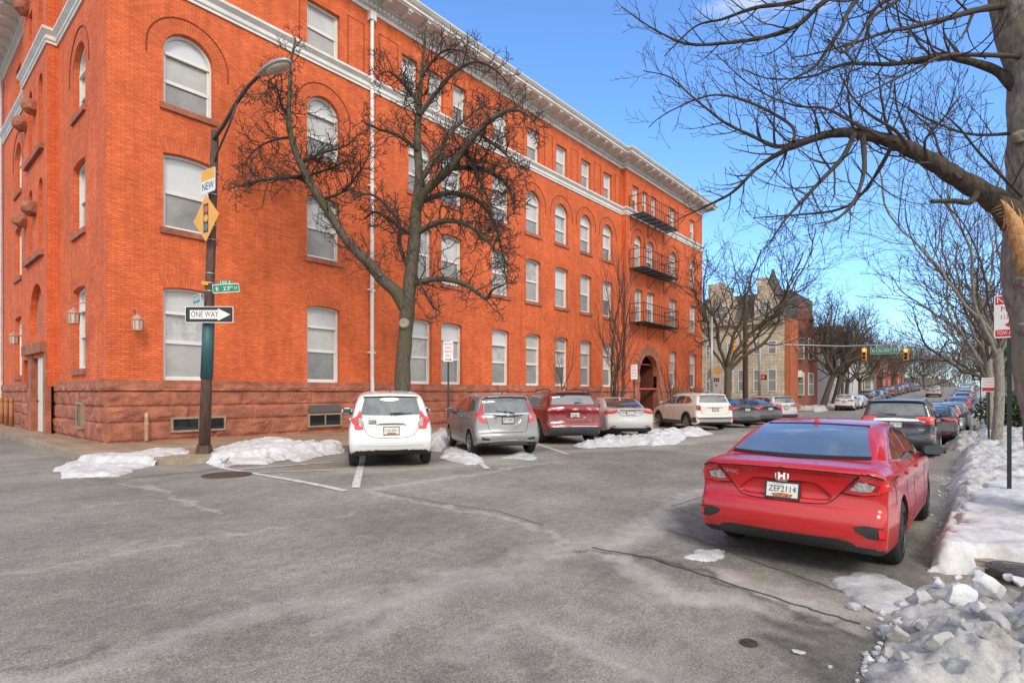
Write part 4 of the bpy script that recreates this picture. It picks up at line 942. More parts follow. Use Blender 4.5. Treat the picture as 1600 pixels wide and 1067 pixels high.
PCOL = mat('plate_flag', (.42, .14, .03), .5, noise=(40, .8))
DUSTY = {}
def paint(name, c, rough=.22, metal=.0, dirt=.16, coat=.8):
    m = mat(name, c, rough, metal, .5, coat); nt = m.node_tree; L = nt.links.new; b = nt.nodes['Principled BSDF']
    if nt.nodes.get('dirt'): return m
    tc = nt.nodes.new('ShaderNodeTexCoord'); n = nt.nodes.new('ShaderNodeTexNoise'); n.name = 'dirt'; n.inputs['Scale'].default_value = 2.6; n.inputs['Detail'].default_value = 9; n.inputs['Roughness'].default_value = .72
    L(tc.outputs['Object'], n.inputs['Vector']); sp = nt.nodes.new('ShaderNodeSeparateXYZ'); L(tc.outputs['Object'], sp.inputs['Vector'])
    mr = nt.nodes.new('ShaderNodeMapRange'); mr.inputs['From Min'].default_value = .15; mr.inputs['From Max'].default_value = .95; mr.inputs['To Min'].default_value = .55; mr.inputs['To Max'].default_value = .0; L(sp.outputs['Z'], mr.inputs['Value'])
    ml = nt.nodes.new('ShaderNodeMath'); ml.operation = 'ADD'; L(n.outputs['Fac'], ml.inputs[0]); L(mr.outputs['Result'], ml.inputs[1])
    r = nt.nodes.new('ShaderNodeMapRange'); r.inputs['From Min'].default_value = .42; r.inputs['From Max'].default_value = 1.05; r.inputs['To Max'].default_value = dirt * 3; L(ml.outputs['Value'], r.inputs['Value'])
    cc = tuple(c)[:3] if not isinstance(c, str) else lin(c)[:3]
    mx = nt.nodes.new('ShaderNodeMix'); mx.data_type = 'RGBA'; mx.inputs['A'].default_value = cc + (1,); mx.inputs['B'].default_value = (.36, .345, .33, 1); L(r.outputs['Result'], mx.inputs['Factor']); L(mx.outputs['Result'], b.inputs['Base Color'])
    r2 = nt.nodes.new('ShaderNodeMapRange'); r2.inputs['To Min'].default_value = rough; r2.inputs['To Max'].default_value = .8; L(r.outputs['Result'], r2.inputs['Value']); L(r2.outputs['Result'], b.inputs['Roughness'])
    cw = nt.nodes.new('ShaderNodeMapRange'); cw.inputs['To Min'].default_value = coat; cw.inputs['To Max'].default_value = 0; cw.inputs['From Max'].default_value = .5; L(r.outputs['Result'], cw.inputs['Value']); L(cw.outputs['Result'], b.inputs['Coat Weight'])
    return m
class Car:
    def __init__(c, sp): c.sp = sp; c.low = Grid2(chaikin(sp['low'], 2)); c.cab = Grid2(chaikin(sp['cab'], 2)); c.ops = [(o[0], Grid2(chaikin(o[1], 1), .012, .4), o[2]) for o in sp.get('ops', [])]
    def shell(c, x, y, z):
        s = c.sp; ay = np.abs(y); q = np.clip(ay / (s['W'] / 2), 0, 1.2) ** 2
        xw = x - s.get('bow', .1) * q * np.clip(1 - x / 1.3, 0, 1) + s.get('bowf', .25) * q * np.clip(1 - (s['L'] - x) / 1.5, 0, 1)
        I = lambda v, t: np.interp(v, [a for a, b in t], [b for a, b in t])
        k = s.get('k', .09)
        fl = smax(c.low(xw, z + .03 * q), ay - I(z, s['lw']) * I(x, s['lp']), k)
        fc = smax(c.cab(xw, z + .055 * q), ay - I(z, s['cw']) * I(x, s['cp']), s.get('kc', .1))
        return smin(fl, fc, s.get('ku', .035))
    def cut(c, x, y, z):
        s = c.sp; R = s['tr'] + s.get('gap', .045)
        d = np.minimum(np.hypot(x - s['rax'], z - s['tr']), np.hypot(x - s['fax'], z - s['tr'])) - R
        return np.maximum(d, s['W'] / 2 - .30 - np.abs(y))
    def field(c, x, y, z):
        f = c.shell(x, y, z)
        for view, G, d in c.ops:
            p = G(np.abs(y), z) if view == 'rear' else G(x, z)
            if view == 'rear': p = np.maximum(p, x - 1.2)
            if d > 0: f = np.maximum(f, np.minimum(-p, f + d))       # engraved
            else: f = np.minimum(f, np.maximum(p, f + d))            # embossed
        return np.maximum(f, -c.cut(x, y, z))
    def grad(c, P, fn=None, e=.006):
        fn = fn or c.field; g_ = []
        for k in range(3):
            d = np.zeros(3); d[k] = e; a = P + d; b = P - d; g_.append((fn(*a.T) - fn(*b.T)) / (2 * e))
        return np.stack(g_, -1)
    def mesh(c, res):
        s = c.sp; o = np.array([-.12, -s['W'] / 2 - .1, .05]); n = ((np.array([s['L'] + .12, s['W'] / 2 + .1, s['H'] + .1]) - o) / res).astype(int) + 1
        X, Y, Z = np.meshgrid(*[o[k] + res * np.arange(n[k]) for k in range(3)], indexing='ij')
        V, Fq = surfnet(c.field(X, Y, Z), o, res)
        for _ in range(3):
            f = c.field(*V.T); G = c.grad(V); V = V - np.clip(f / np.maximum((G ** 2).sum(-1), .25), -res, res)[:, None] * G
        cen = V[Fq].mean(1); d = c.cut(*cen.T); G = c.grad(cen, c.shell)
        mi = ((np.abs(d) < res * .45) & (c.shell(*cen.T) < -.012)) | ((G[:, 2] < -.55) & (cen[:, 2] < .36))
        return V, Fq, mi.astype(np.int32)
    def cast(c, view, P2):
        """project 2D points of a view onto the shell; returns 3D points"""
        P2 = np.asarray(P2, float)
        if view == 'rear': o = np.c_[np.full(len(P2), -.5), P2]; d = np.array([1., 0, 0])
        elif view == 'front': o = np.c_[np.full(len(P2), c.sp['L'] + .5), P2]; d = np.array([-1., 0, 0])
        elif view == 'top': o = np.c_[P2, np.full(len(P2), 2.2)]; d = np.array([0, 0, -1.])
        else: sg = 1 if view == 'left' else -1; o = np.c_[P2[:, 0], np.full(len(P2), sg * 1.5), P2[:, 1]]; d = np.array([0, -sg, 0.])
        def march(o):
            t = np.zeros(len(o)); lo = np.full(len(o), 9.)
            for _ in range(60):
                f = c.fieldp(*(o + t[:, None] * d).T); t = np.minimum(t + np.clip(f, -.2, .4) * .8, 3.0)
            return t, np.abs(c.fieldp(*(o + t[:, None] * d).T)) > .012
        t, miss = march(o)
        def inner(o, t):
            if view not in ('left', 'right'): return np.zeros(len(o), bool)
            q = o + t[:, None] * d; s = c.sp; I = lambda v, T: np.interp(v, [a for a, b in T], [b for a, b in T]); zb = s['lw'][-1][0]
            return np.abs(q[:, 1]) < .80 * np.where(q[:, 2] < zb - .03, I(q[:, 2], s['lw']) * I(q[:, 0], s['lp']), I(q[:, 2], s['cw']) * I(q[:, 0], s['cp']))
        miss |= inner(o, t)
        for _ in range(40):                      # a point off the silhouette slides in to its edge
            if not miss.any(): break
            if view in ('left', 'right'): o[miss, 0] += np.where(o[miss, 0] < c.sp['L'] / 2, .012, -.012)
            elif view == 'top': o[miss, 1] *= .98
            else: o[miss, 1] *= .985
            t2, m2 = march(o[miss]); m2 = m2 | inner(o[miss], t2); idx = np.where(miss)[0]; t[idx] = t2; miss[idx] = m2
        return o + t[:, None] * d
    def fieldp(c, x, y, z):
        f = c.shell(x, y, z)
        for view, G, d in c.ops:
            p = G(np.abs(y), z) if view == 'rear' else G(x, z)
            if view == 'rear': p = np.maximum(p, x - 1.2)
            if d > 0: f = np.maximum(f, np.minimum(-p, f + d))
            else: f = np.minimum(f, np.maximum(p, f + d))
        return f
def resample(line, n):
    P = np.asarray(line, float); L = np.r_[0, np.cumsum(np.hypot(*np.diff(P, axis=0).T))]
    t = np.linspace(0, L[-1], n); return np.c_[np.interp(t, L, P[:, 0]), np.interp(t, L, P[:, 1])]
class Build:
    """one car as an empty with parts"""
    cache = {}
    def __init__(b, spec, label, x, y, heading, paintm, name='parked_car', res=.03, group='cars parked along the street', z=None, detail=True):
        key = spec['key']
        if (key, res) not in Build.cache: c = Car(spec); Build.cache[(key, res)] = (c, c.mesh(res))
        b.c, (V, Fq, mi) = Build.cache[(key, res)]; b.s = spec; b.detail = detail; b.paint = paintm
        b.root = empty(name, (0, 0, 0), label, 'car', group)
        o = npmesh('body', V, Fq, [paintm, PLASTIC]); o.data.polygons.foreach_set('material_index', mi); o.parent = b.root; b.body = o
        spec['det'](b); b.wheels()
        hx = math.radians(heading); b.root.rotation_euler = (0, 0, hx)
        # x, y give the middle of the rear axle
        rx = spec['rax']; px, py = x - rx * math.cos(hx), y - rx * math.sin(hx)
        fx, fy = x + (spec['fax'] - rx) * math.cos(hx), y + (spec['fax'] - rx) * math.sin(hx)
        za = gz(x, y) if z is None else z; zb = gz(fx, fy) if z is None else z
        pit = math.atan2(zb - za, spec['fax'] - rx)
        b.root.rotation_euler = (0, -pit, hx); b.root.location = (px, py, za - rx * math.tan(pit) + .012)
    def patch(b, name, view, top, bot, m, off=.004, nu=14, nv=6, parent=None, skirt=.012, mirror=False, smooth=True):
        if mirror:
            if view in ('left', 'right'):
                r = b.patch(name, 'left', top, bot, m, off, nu, nv, parent, skirt); b.patch(name, 'right', top, bot, m, off, nu, nv, parent, skirt); return r
            r = b.patch(name, view, top, bot, m, off, nu, nv, parent, skirt); b.patch(name, view, [(-a, z) for a, z in top], [(-a, z) for a, z in bot], m, off, nu, nv, parent, skirt); return r
        T, B = resample(top, nu), resample(bot, nu); w = np.linspace(0, 1, nv)[:, None, None]
        G = (B[None] * (1 - w) + T[None] * w).reshape(-1, 2); P = b.c.cast(view, G)
        N = b.c.grad(P, b.c.shell); N /= np.maximum(np.linalg.norm(N, axis=1, keepdims=True), 1e-6)
        V = P + N * off; Fq = gridmesh(nu, nv)
        rim = list(range(nu)) + [nu * k + nu - 1 for k in range(1, nv)] + [nu * (nv - 1) + k for k in range(nu - 2, -1, -1)] + [nu * k for k in range(nv - 2, 0, -1)]
        R0 = V[rim]; R1 = (P - N * skirt)[rim]; n0 = len(V); nr = len(rim)
        V = np.concatenate([V, R0, R1]); a = np.arange(nr); Fs = np.stack([n0 + a, n0 + (a + 1) % nr, n0 + nr + (a + 1) % nr, n0 + nr + a], -1)
        # orient the panel outwards
        e1 = V[Fq[:, 1]] - V[Fq[:, 0]]; e2 = V[Fq[:, 3]] - V[Fq[:, 0]]; nn = np.cross(e1, e2)
        if (nn * N[Fq[:, 0]]).sum() < 0: Fq = Fq[:, ::-1]
        o = npmesh(name, V, np.concatenate([Fq, Fs]), m); o.parent = parent or b.root; return o
    def seam(b, name, view, line, w=.008, m=None, off=.0015, n=None, mirror=False, parent=None):
        if mirror:
            if view in ('left', 'right'): b.seam(name, 'left', line, w, m, off, n, False, parent); return b.seam(name, 'right', line, w, m, off, n, False, parent)
            b.seam(name, view, [(-a, z) for a, z in line], w, m, off, n, False, parent)
        P = chaikin(line, 2, False) if len(line) > 2 else np.asarray(line, float)
        L = np.hypot(*np.diff(P, axis=0).T).sum(); P = resample(P, n or max(4, int(L / .05)))
        T = np.gradient(P, axis=0); T /= np.maximum(np.linalg.norm(T, axis=1, keepdims=True), 1e-9); Nn = np.c_[-T[:, 1], T[:, 0]] * w / 2
        return b.patch(name, view, P + Nn, P - Nn, m or SEAM, off, len(P), 2, parent, .004)
    def plate(b, z, text, x=None, y=0, w=.305, h=.155, flag=True, dy=0, col=None):
        P = b.c.cast('rear', [(y - w / 2, z), (y + w / 2, z), (y, z - h / 2), (y, z + h / 2), (y, z)]); px = P[:, 0].min() - .012
        d = b.c.cast('rear', [(y, z - h / 2), (y, z + h / 2)]); tilt = math.atan2(d[1][0] - d[0][0], h) * .8
        mb = MB(); M = frame_matrix((px + (P[4][0] - px) * .5 - .004, y, z), (0, -1, 0), (math.sin(tilt), 0, math.cos(tilt)))
        mb.prism(rrect(w, h, .015), -.004, .004, M); o = mb.build('licence_plate', col or PLATE, b.root)
        fr = MB(); 
        for s in (-1, 1): fr.box(-w / 2 - .008, w / 2 + .008, s * h / 2 - .008, s * h / 2 + .008, -.005, .008, 0, M); fr.box(s * w / 2 - .008, s * w / 2 + .008, -h / 2 + .008, h / 2 - .008, -.005, .008, 0, M)
        fr.build('plate_frame', PLASTIC, o)
        if flag: f = MB(); f.prism([(-.08, -h / 2 + .01), (.08, -h / 2 + .01), (.10, -h / 2 + .04), (0, -h / 2 + .05), (-.10, -h / 2 + .04)], .0042, .0055, M); f.build('plate_picture', PCOL, o)
        t = text_part('plate_number', text, .082, PTXT, M @ Matrix.Translation((0, .008, .0062)), o, .001, w * .82)
        return o, M
    def lettering(b, text, view, pos, size, m=None, width=None, name='badge', depth=.003):
        p = Vector(b.c.cast(view, [pos])[0]); n = Vector(b.c.grad(np.array([p]), b.c.shell)[0]).normalized()
        r = Vector((0, -1, 0)); r = (r - n * r.dot(n)).normalized(); u = n.cross(r)
        M = Matrix((r, u, n)).transposed().to_4x4(); M.translation = p + n * .004
        return text_part(name, text, size, m or CHROME, M, b.root, depth, width), M
    def wheels(b):
        s = b.s; tr, w = s['tr'], s.get('tw', .215); rim = tr * s.get('rimf', .68); ax = s['W'] / 2 - s.get('inset', .015)
        if not hasattr(Build, 'wcache'): Build.wcache = {}
        k = (tr, s.get('rim', 'five'), w)
        if k not in Build.wcache:
            t = MB(); prof = [(rim, .0), (rim + .012, .012), (tr - .045, .006), (tr - .012, .022), (tr, .05), (tr, w - .05), (tr - .012, w - .022), (tr - .04, w), (rim, w)]
            t.lathe([(r, -z) for r, z in prof], 40)
            for q in range(4): zc = -.06 - q * (w - .12) / 3; t.lathe([(tr + .001, zc - .006), (tr - .006, zc - .005)], 40)
            r_ = MB(); r_.lathe([(rim + .004, -.004), (rim - .012, .0), (rim - .02, -.012), (rim - .03, -.10)], 40, mi=0); r_.lathe([(rim - .03, -.10), (.03, -.09), (0, -.09)], 40, mi=1)
            hub = .062; r_.lathe([(hub, -.045), (hub, -.012), (.03, -.008), (0, -.008)], 16, mi=0)
            n = {'five': 5, 'multi': 10, 'six': 6}[s.get('rim', 'five')]
            for q in range(n):
                a = 2 * math.pi * q / n; hw = .030 if n < 8 else .014
                M = Matrix.Rotation(a, 4, 'Z')
                pts = [(hub * .8, -hw * 1.2), (rim - .016, -hw * 1.6), (rim - .016, -hw * .5), ((hub + rim) * .55, 0.0), (rim - .016, hw * .5), (rim - .016, hw * 1.6), (hub * .8, hw * 1.2)]
                r_.prism(pts, -.05, -.012, M, 0)
            Build.wcache[k] = (t, r_)
        t, r_ = Build.wcache[k]
        for x in (s['rax'], s['fax']):
            for sg in (1, -1):
                M = Matrix.Translation((x, sg * ax, tr)) @ Matrix.Rotation(-sg * math.pi / 2, 4, 'X') @ Matrix.Rotation(.3 * sg + x, 4, 'Z')
                wo = bpy.data.objects.new('wheel', None); COL.objects.link(wo); wo.parent = b.root; wo.matrix_local = M
                if 'tyre' not in s.setdefault('_m', {}): 
                    a = t.build('tyre', RUBBER, wo, True); c = r_.build('rim', [s.get('rimmat', ALLOY), PLASTIC], wo, False); s['_m'] = {'tyre': a, 'rim': c}
                else:
                    for q in ('tyre', 'rim'):
                        d = s['_m'][q].copy(); COL.objects.link(d); d.parent = wo; d.matrix_parent_inverse = Matrix.Identity(4)
    def mirror_(b, x, z, y, m=None, sides=(1, -1)):
        for sg in sides:
            bm = bmesh.new(); bmesh.ops.create_cube(bm, size=1); bmesh.ops.bevel(bm, geom=bm.edges[:] , offset=.25, segments=3, affect='EDGES')
            M = Matrix.Translation((x, sg * (y + .10), z)) @ Matrix.Rotation(sg * -.12, 4, 'Z') @ Matrix.Diagonal((.12, .24, .15, 1))
            bm.transform(M); me = bpy.data.meshes.new('wing_mirror'); bm.to_mesh(me); bm.free(); me.materials.append(m or b.paint)
            for p in me.polygons: p.use_smooth = True
            o = bpy.data.objects.new('wing_mirror', me); COL.objects.link(o); o.parent = b.root
            g_ = MB(); g_.prism(rrect(.19, .105, .035), 0, .004, frame_matrix((x - .061, sg * (y + .10), z), (sg * -.12, -1, 0), (0, 0, 1))); g_.build('mirror_glass', mat('mirror_glass', (.12, .15, .17), .04, .6), o)
            st = MB(); st.tube([(x + .03, sg * (y - .06), z - .08), (x + .02, sg * (y + .03), z - .05)], [.03, .025], 8); st.build('mirror_arm', PLASTIC, o)
    def fin(b, x, m=None, h=.075):
        z = b.c.cast('top', [(x, 0)])[0][2]; mb = MB()
        M = Matrix(((1, 0, 0, x), (0, 0, -1, 0), (0, 1, 0, z - .004), (0, 0, 0, 1)))
        for k in range(3): pass
        mb.prism([(0, 0), (.0, h * .5), (.02, h), (.045, h * .98), (.15, .02), (.16, 0)], -.018, .018, M); mb.build('roof_fin', m or b.paint, b.root)
    def antenna(b, x, L=.2):
        z = b.c.cast('top', [(x, 0)])[0][2]; mb = MB(); mb.lathe([(.02, 0), (.018, .02), (.006, .03)], 8, Matrix.Translation((x, 0, z - .003))); mb.tube([(x, 0, z + .02), (x - L * .35, 0, z + L)], [.005, .003], 5); mb.build('antenna', PLASTIC, b.root)
    def wiper(b, p0, p1, view='rear'):
        P = b.c.cast(view, resample([p0, p1], 8)); N = b.c.grad(P, b.c.shell); mb = MB()
        Q = [Vector(p) + Vector(n).normalized() * .03 for p, n in zip(P, N)]; mb.tube(Q[:5], [.013, .012, .01, .009, .008], 5); mb.tube([q - Vector(n).normalized() * .014 for q, n in zip(Q[1:], N[1:])], .006, 5); mb.build('wiper', PLASTIC, b.root)
    def handles(b, pts, m=None):
        for x, z in pts:
            for v in ('left', 'right'): b.patch('door_handle', v, [(x - .09, z + .016), (x + .09, z + .02)], [(x - .09, z - .012), (x + .09, z - .012)], m or b.paint, .022, 8, 4, None, .02)
    def windows(b, wins, frame=None):
        for i, (top, bot) in enumerate(wins):
            b.patch('side_window', 'left', top, bot, GLASS, .003, 14, 6); b.patch('side_window', 'right', top, bot, GLASS, .003, 14, 6)
    def exhaust(b, y, z=.27, x=.1, r=.035):
        mb = MB(); M = Matrix.Translation((x, y, z)) @ Matrix.Rotation(math.pi / 2, 4, 'Y'); mb.lathe([(r, .3), (r, -.04), (r * .85, -.04), (r * .85, .1), (0, .1)], 14, M); mb.build('exhaust', ALLOYD, b.root)
SHEENGLASS = mat('sky_sheen_glass', (.10, .12, .14), .05, spec=.9, coat=1, noise=(1.5, .3)); SHEENGLASS.node_tree.nodes['Principled BSDF'].inputs['Coat IOR'].default_value = 1.9  # paler mottled base stands in for a cloudy sky reflected in the glass
# ---------------------------------------------------------------- the models
def det_civic(b):
    P = b.patch
    b.seam('glass_surround', 'rear', [(-.665, 1.078), (-.4, 1.072), (.4, 1.072), (.665, 1.078)], .02, SEAM, .010, 24)
    b.seam('glass_surround', 'rear', [(-.525, 1.352), (0, 1.37), (.525, 1.352)], .014, SEAM, .010, 24)
    P('rear_window', 'rear', [(-.52, 1.345), (0, 1.362), (.52, 1.345)], [(-.66, 1.085), (-.4, 1.078), (.4, 1.078), (.66, 1.085)], SHEENGLASS, .009, 20, 10)
    b.windows([([(1.02, 1.085), (1.2, 1.17), (1.55, 1.275), (1.92, 1.325)], [(1.06, 1.045), (1.4, 1.03), (1.92, 1.02)]), ([(1.98, 1.328), (2.25, 1.325), (2.6, 1.26), (3.02, 1.06)], [(1.98, 1.018), (2.5, 1.01), (3.02, 1.005)])])
    b.seam('window_trim', 'left', [(1.0, 1.06), (1.2, 1.185), (1.55, 1.292), (2.0, 1.345), (2.3, 1.338), (2.65, 1.26), (3.08, 1.04)], .014, CHROME, .004, mirror=True)
    b.seam('window_trim', 'left', [(1.0, 1.04), (1.4, 1.018), (3.08, .995)], .014, CHROME, .004, mirror=True)
    P('tail_lamp', 'rear', [(.665, .985), (.76, .955), (.87, .91)], [(.50, .795), (.68, .77), (.87, .825)], LRED, .006, 16, 8, mirror=True)
    P('tail_lamp', 'left', [(.06, .93), (.25, .92), (.44, .905)], [(.06, .825), (.22, .84), (.37, .875)], LREDB, .007, 10, 6, mirror=True)
    P('lamp_bar', 'rear', [(.655, .968), (.75, .94), (.86, .90)], [(.64, .93), (.73, .905), (.80, .875)], LREDB, .011, 14, 4, mirror=True)
    P('lamp_bar', 'rear', [(.80, .885), (.865, .90)], [(.77, .795), (.86, .84)], LREDB, .011, 6, 6, mirror=True)
    P('lamp_bar', 'rear', [(.555, .812), (.66, .80), (.78, .815)], [(.535, .797), (.67, .782), (.80, .80)], LREDB, .011, 12, 3, mirror=True)
    P('lamp_lens', 'rear', [(.632, .905), (.69, .893), (.76, .872)], [(.565, .822), (.65, .812), (.735, .822)], LCLEAR, .013, 12, 6, mirror=True)
    P('lamp_lens', 'left', [(.26, .908), (.33, .902), (.40, .895)], [(.235, .86), (.29, .87), (.355, .882)], mat('lamp_smoke', (.25, .09, .08), .1, spec=.7, coat=1), .012, 8, 4, mirror=True)
    b.seam('lamp_edge', 'rear', [(.50, .79), (.665, .99), (.76, .962), (.875, .918)], .012, SEAM, .007, mirror=True)
    b.seam('panel_gap', 'rear', [(.665, .99), (.50, .79), (.43, .705), (.36, .665), (-.36, .665), (-.43, .705), (-.50, .79), (-.665, .99)], .010)
    b.seam('panel_gap', 'rear', [(.50, .785), (.68, .765), (.87, .825)], .012, mirror=True)
    b.seam('lip_shade', 'rear', [(-.66, .968), (-.4, .982), (0, .988), (.4, .982), (.66, .968)], .014)  # dark strip paints the shade below the overhanging trunk lip
    P('diffuser', 'rear', [(-.60, .345), (-.5, .375), (.5, .375), (.60, .345)], [(-.66, .262), (-.5, .255), (.5, .255), (.66, .262)], PLASTIC, .010, 20, 5)
    P('bumper_vent', 'rear', [(.60, .50), (.70, .52), (.83, .505)], [(.63, .455), (.72, .405), (.84, .40)], PLASTIC, .004, 10, 5, mirror=True)
    P('reflector', 'rear', [(.79, .495), (.835, .49)], [(.795, .415), (.838, .415)], LREDB, .012, 5, 5, mirror=True)
    o, M = b.plate(.765, 'ZEF2114')
    m_, M2 = b.lettering('CIVIC', 'rear', (.515, .905), .05, width=.17, name='lettering')
    # square chrome emblem with a slim letter H
    p = Vector(b.c.cast('rear', [(0, .905)])[0]); M3 = frame_matrix(p + Vector((-.006, 0, 0)), (0, -1, 0), (.12, 0, .99)); mb = MB()
    A, Bq = rrect(.125, .105, .03), rrect(.105, .085, .022); n = len(A)
    for k in range(n):
        j = (k + 1) % n; q = [(A[k], .003), (A[j], .003), (Bq[j], .009), (Bq[k], .009)]; mb.add([M3 @ Vector((*a, d)) for a, d in q], [(0, 1, 2, 3)])
    mb.build('emblem', CHROME, b.root); mb = MB()
    for s in (-1, 1): mb.prism([(s * .019 - .009 + s * .008, .034), (s * .019 - .009, -.0), (s * .019 - .009 + s * .006, -.034), (s * .019 + .009 + s * .006, -.034), (s * .019 + .009, 0), (s * .019 + .009 + s * .008, .034)], .002, .011, M3)
    mb.prism([(-.012, .008), (-.012, -.007), (.012, -.007), (.012, .008)], .002, .011, M3); mb.build('emblem_letter', CHROME, b.root); mb = MB(); mb.prism(rrect(.112, .092, .026), -.01, .002, M3); mb.build('emblem_base', b.paint, b.root)
    for l in ([(1.98, 1.0), (1.97, .7), (1.95, .28)], [(3.02, .99), (3.1, .8), (3.06, .45), (3.0, .28)], [(1.12, 1.02), (1.22, .85), (1.42, .62), (1.5, .35)]): b.seam('panel_gap', 'left', l, .007, mirror=True)
    b.seam('panel_gap', 'left', [(1.45, .265), (3.0, .265)], .01, mirror=True); b.seam('panel_gap', 'left', [(.42, .90), (.55, .80), (.62, .66)], .007, mirror=True)
    b.handles([(1.32, .90), (2.2, .895)]); b.mirror_(2.93, 1.03, .90, PLASTIC); b.fin(1.42)
    P('door_badge', 'rear', [(.02, 1.0), (-.02, 1.0)], [(.02, .995), (-.02, .995)], PLASTIC, .004, 4, 3)
CIVIC = dict(key='civic', L=4.63, W=1.80, H=1.416, rax=1.04, fax=3.74, tr=.325, bow=.15, k=.075, kc=.09, ku=.03, rim='multi', rimmat=ALLOYD, tw=.225,
    low=[(.14, .25), (.05, .31), (.0, .42), (.0, .56), (.03, .64), (.075, .68), (.09, .80), (.075, .93), (.03, .975), (.02, 1.0), (.07, 1.035), (.2, 1.05), (.6, 1.07), (1.2, 1.03), (3.2, 1.0), (3.5, .97), (4.1, .85), (4.45, .70), (4.60, .55), (4.63, .40), (4.58, .25), (4.4, .20), (.4, .20)],
    cab=[(.42, .95), (.46, 1.055), (.74, 1.155), (1.1, 1.285), (1.5, 1.385), (1.95, 1.425), (2.35, 1.415), (2.7, 1.34), (3.1, 1.17), (3.5, .97), (3.4, .9), (.6, .9)],
    lw=[(.15, .82), (.3, .885), (.5, .90), (.7, .885), (.86, .895), (.95, .87), (1.0, .83), (1.08, .76)], lp=[(0, .90), (.2, .955), (.6, .99), (1.0, 1.0), (3.7, 1.0), (4.2, .95), (4.5, .86), (4.63, .75)],
    cw=[(.9, .86), (1.02, .825), (1.2, .735), (1.35, .64), (1.42, .58)], cp=[(.4, .90), (.8, .95), (1.4, 1.0), (2.6, 1.0), (3.5, .93)],
    ops=[('rear', [(-.1, .705), (.40, .705), (.43, .735), (.30, .85), (.26, .862), (-.1, .862)], .03)], det=det_civic)
def std_side(b, x0, x1, zb, zt, split, qx=None):
    """door gaps, handles"""
    s = b.s
    for x in split: b.seam('panel_gap', 'left', [(x, zb - .01), (x - .01, zb - .3), (x - .04, .30)], .008, mirror=True)
def det_note(b):
    P = b.patch
    P('rear_window', 'rear', [(-.52, 1.372), (0, 1.385), (.52, 1.372)], [(-.60, 1.045), (-.3, 1.035), (.3, 1.035), (.60, 1.045)], GLASSC, .004, 18, 8)
    P('glass_surround', 'rear', [(-.55, 1.41), (0, 1.42), (.55, 1.41)], [(-.525, 1.378), (0, 1.391), (.525, 1.378)], SEAM, .003, 16, 3)
    b.windows([([(.62, 1.30), (.9, 1.375), (1.5, 1.41)], [(.66, 1.06), (1.0, 1.04), (1.5, 1.03)]), ([(1.56, 1.41), (1.9, 1.395), (2.35, 1.27), (2.85, 1.06)], [(1.56, 1.028), (2.2, 1.01), (2.85, 1.0)])])
    P('tail_lamp', 'rear', [(.575, 1.02), (.60, 1.145), (.665, 1.02), (.735, .97)], [(.54, .76), (.60, .755), (.66, .755), (.70, .76)], LREDB, .010, 12, 10, mirror=True)
    P('tail_lamp', 'left', [(.12, 1.02), (.20, 1.0), (.30, .96)], [(.10, .77), (.16, .80), (.24, .90)], LREDB, .010, 8, 6, mirror=True)
    P('lamp_lens', 'rear', [(.565, .985), (.60, .99), (.64, .965)], [(.56, .82), (.59, .81), (.625, .84)], LCLEAR, .014, 8, 6, mirror=True)
    b.seam('panel_gap', 'rear', [(.575, 1.035), (.55, .95), (.53, .76), (.46, .66), (.34, .59), (-.34, .59), (-.46, .66), (-.53, .76), (-.55, .95), (-.575, 1.035)], .009)
    b.seam('bumper_crease', 'rear', [(-.62, .44), (0, .43), (.62, .44)], .008, mat('shade_gap', (.3, .3, .3), .6))
    b.seam('garnish', 'rear', [(-.25, .865), (0, .868), (.25, .865)], .014)
    b.plate(.73, '2GK4001', w=.30, h=.15); b.wiper((-.05, 1.03), (-.40, 1.075)); b.wiper((.03, 1.045), (-.2, 1.085)); b.antenna(.75)
    p = Vector(b.c.cast('rear', [(0, .99)])[0]); M = frame_matrix(p + Vector((-.006, 0, 0)), (0, -1, 0), (.15, 0, .98)); mb = MB(); mb.lathe([(.032, 0), (.036, .006), (.044, .006), (.047, 0)], 20, M); mb.box(-.062, .062, -.010, .010, 0, .008, 0, M); mb.build('emblem', CHROME, b.root)
    st = P('bumper_sticker', 'rear', [(.44, .945), (.29, .945)], [(.44, .865), (.29, .865)], mat('sticker_black', (.02, .018, .03), .5), .004, 6, 3)
    b.lettering('ISGC', 'rear', (.365, .905), .07, mat('sticker_text', (.75, .73, .70), .5), .13, 'sticker_text')
    for y, z, w, t in ((.40, .835, .14, 'VERSA'), (.43, .81, .08, 'NOTE'), (-.43, .68, .09, 'PURE'), (-.45, .855, .045, 'SV')): b.lettering(t, 'rear', (y, z), .026, None, w, 'lettering')
    b.exhaust(-.42, .26, .1); std_side(b, 0, 0, 1.02, 1.4, (1.53, 2.75)); b.handles([(.95, .93), (1.75, .92)]); b.mirror_(2.72, 1.06, .83)
    P('underbody', 'rear', [(-.56, .30), (0, .295), (.56, .30)], [(-.5, .262), (0, .262), (.5, .262)], PLASTIC, .004, 12, 3)
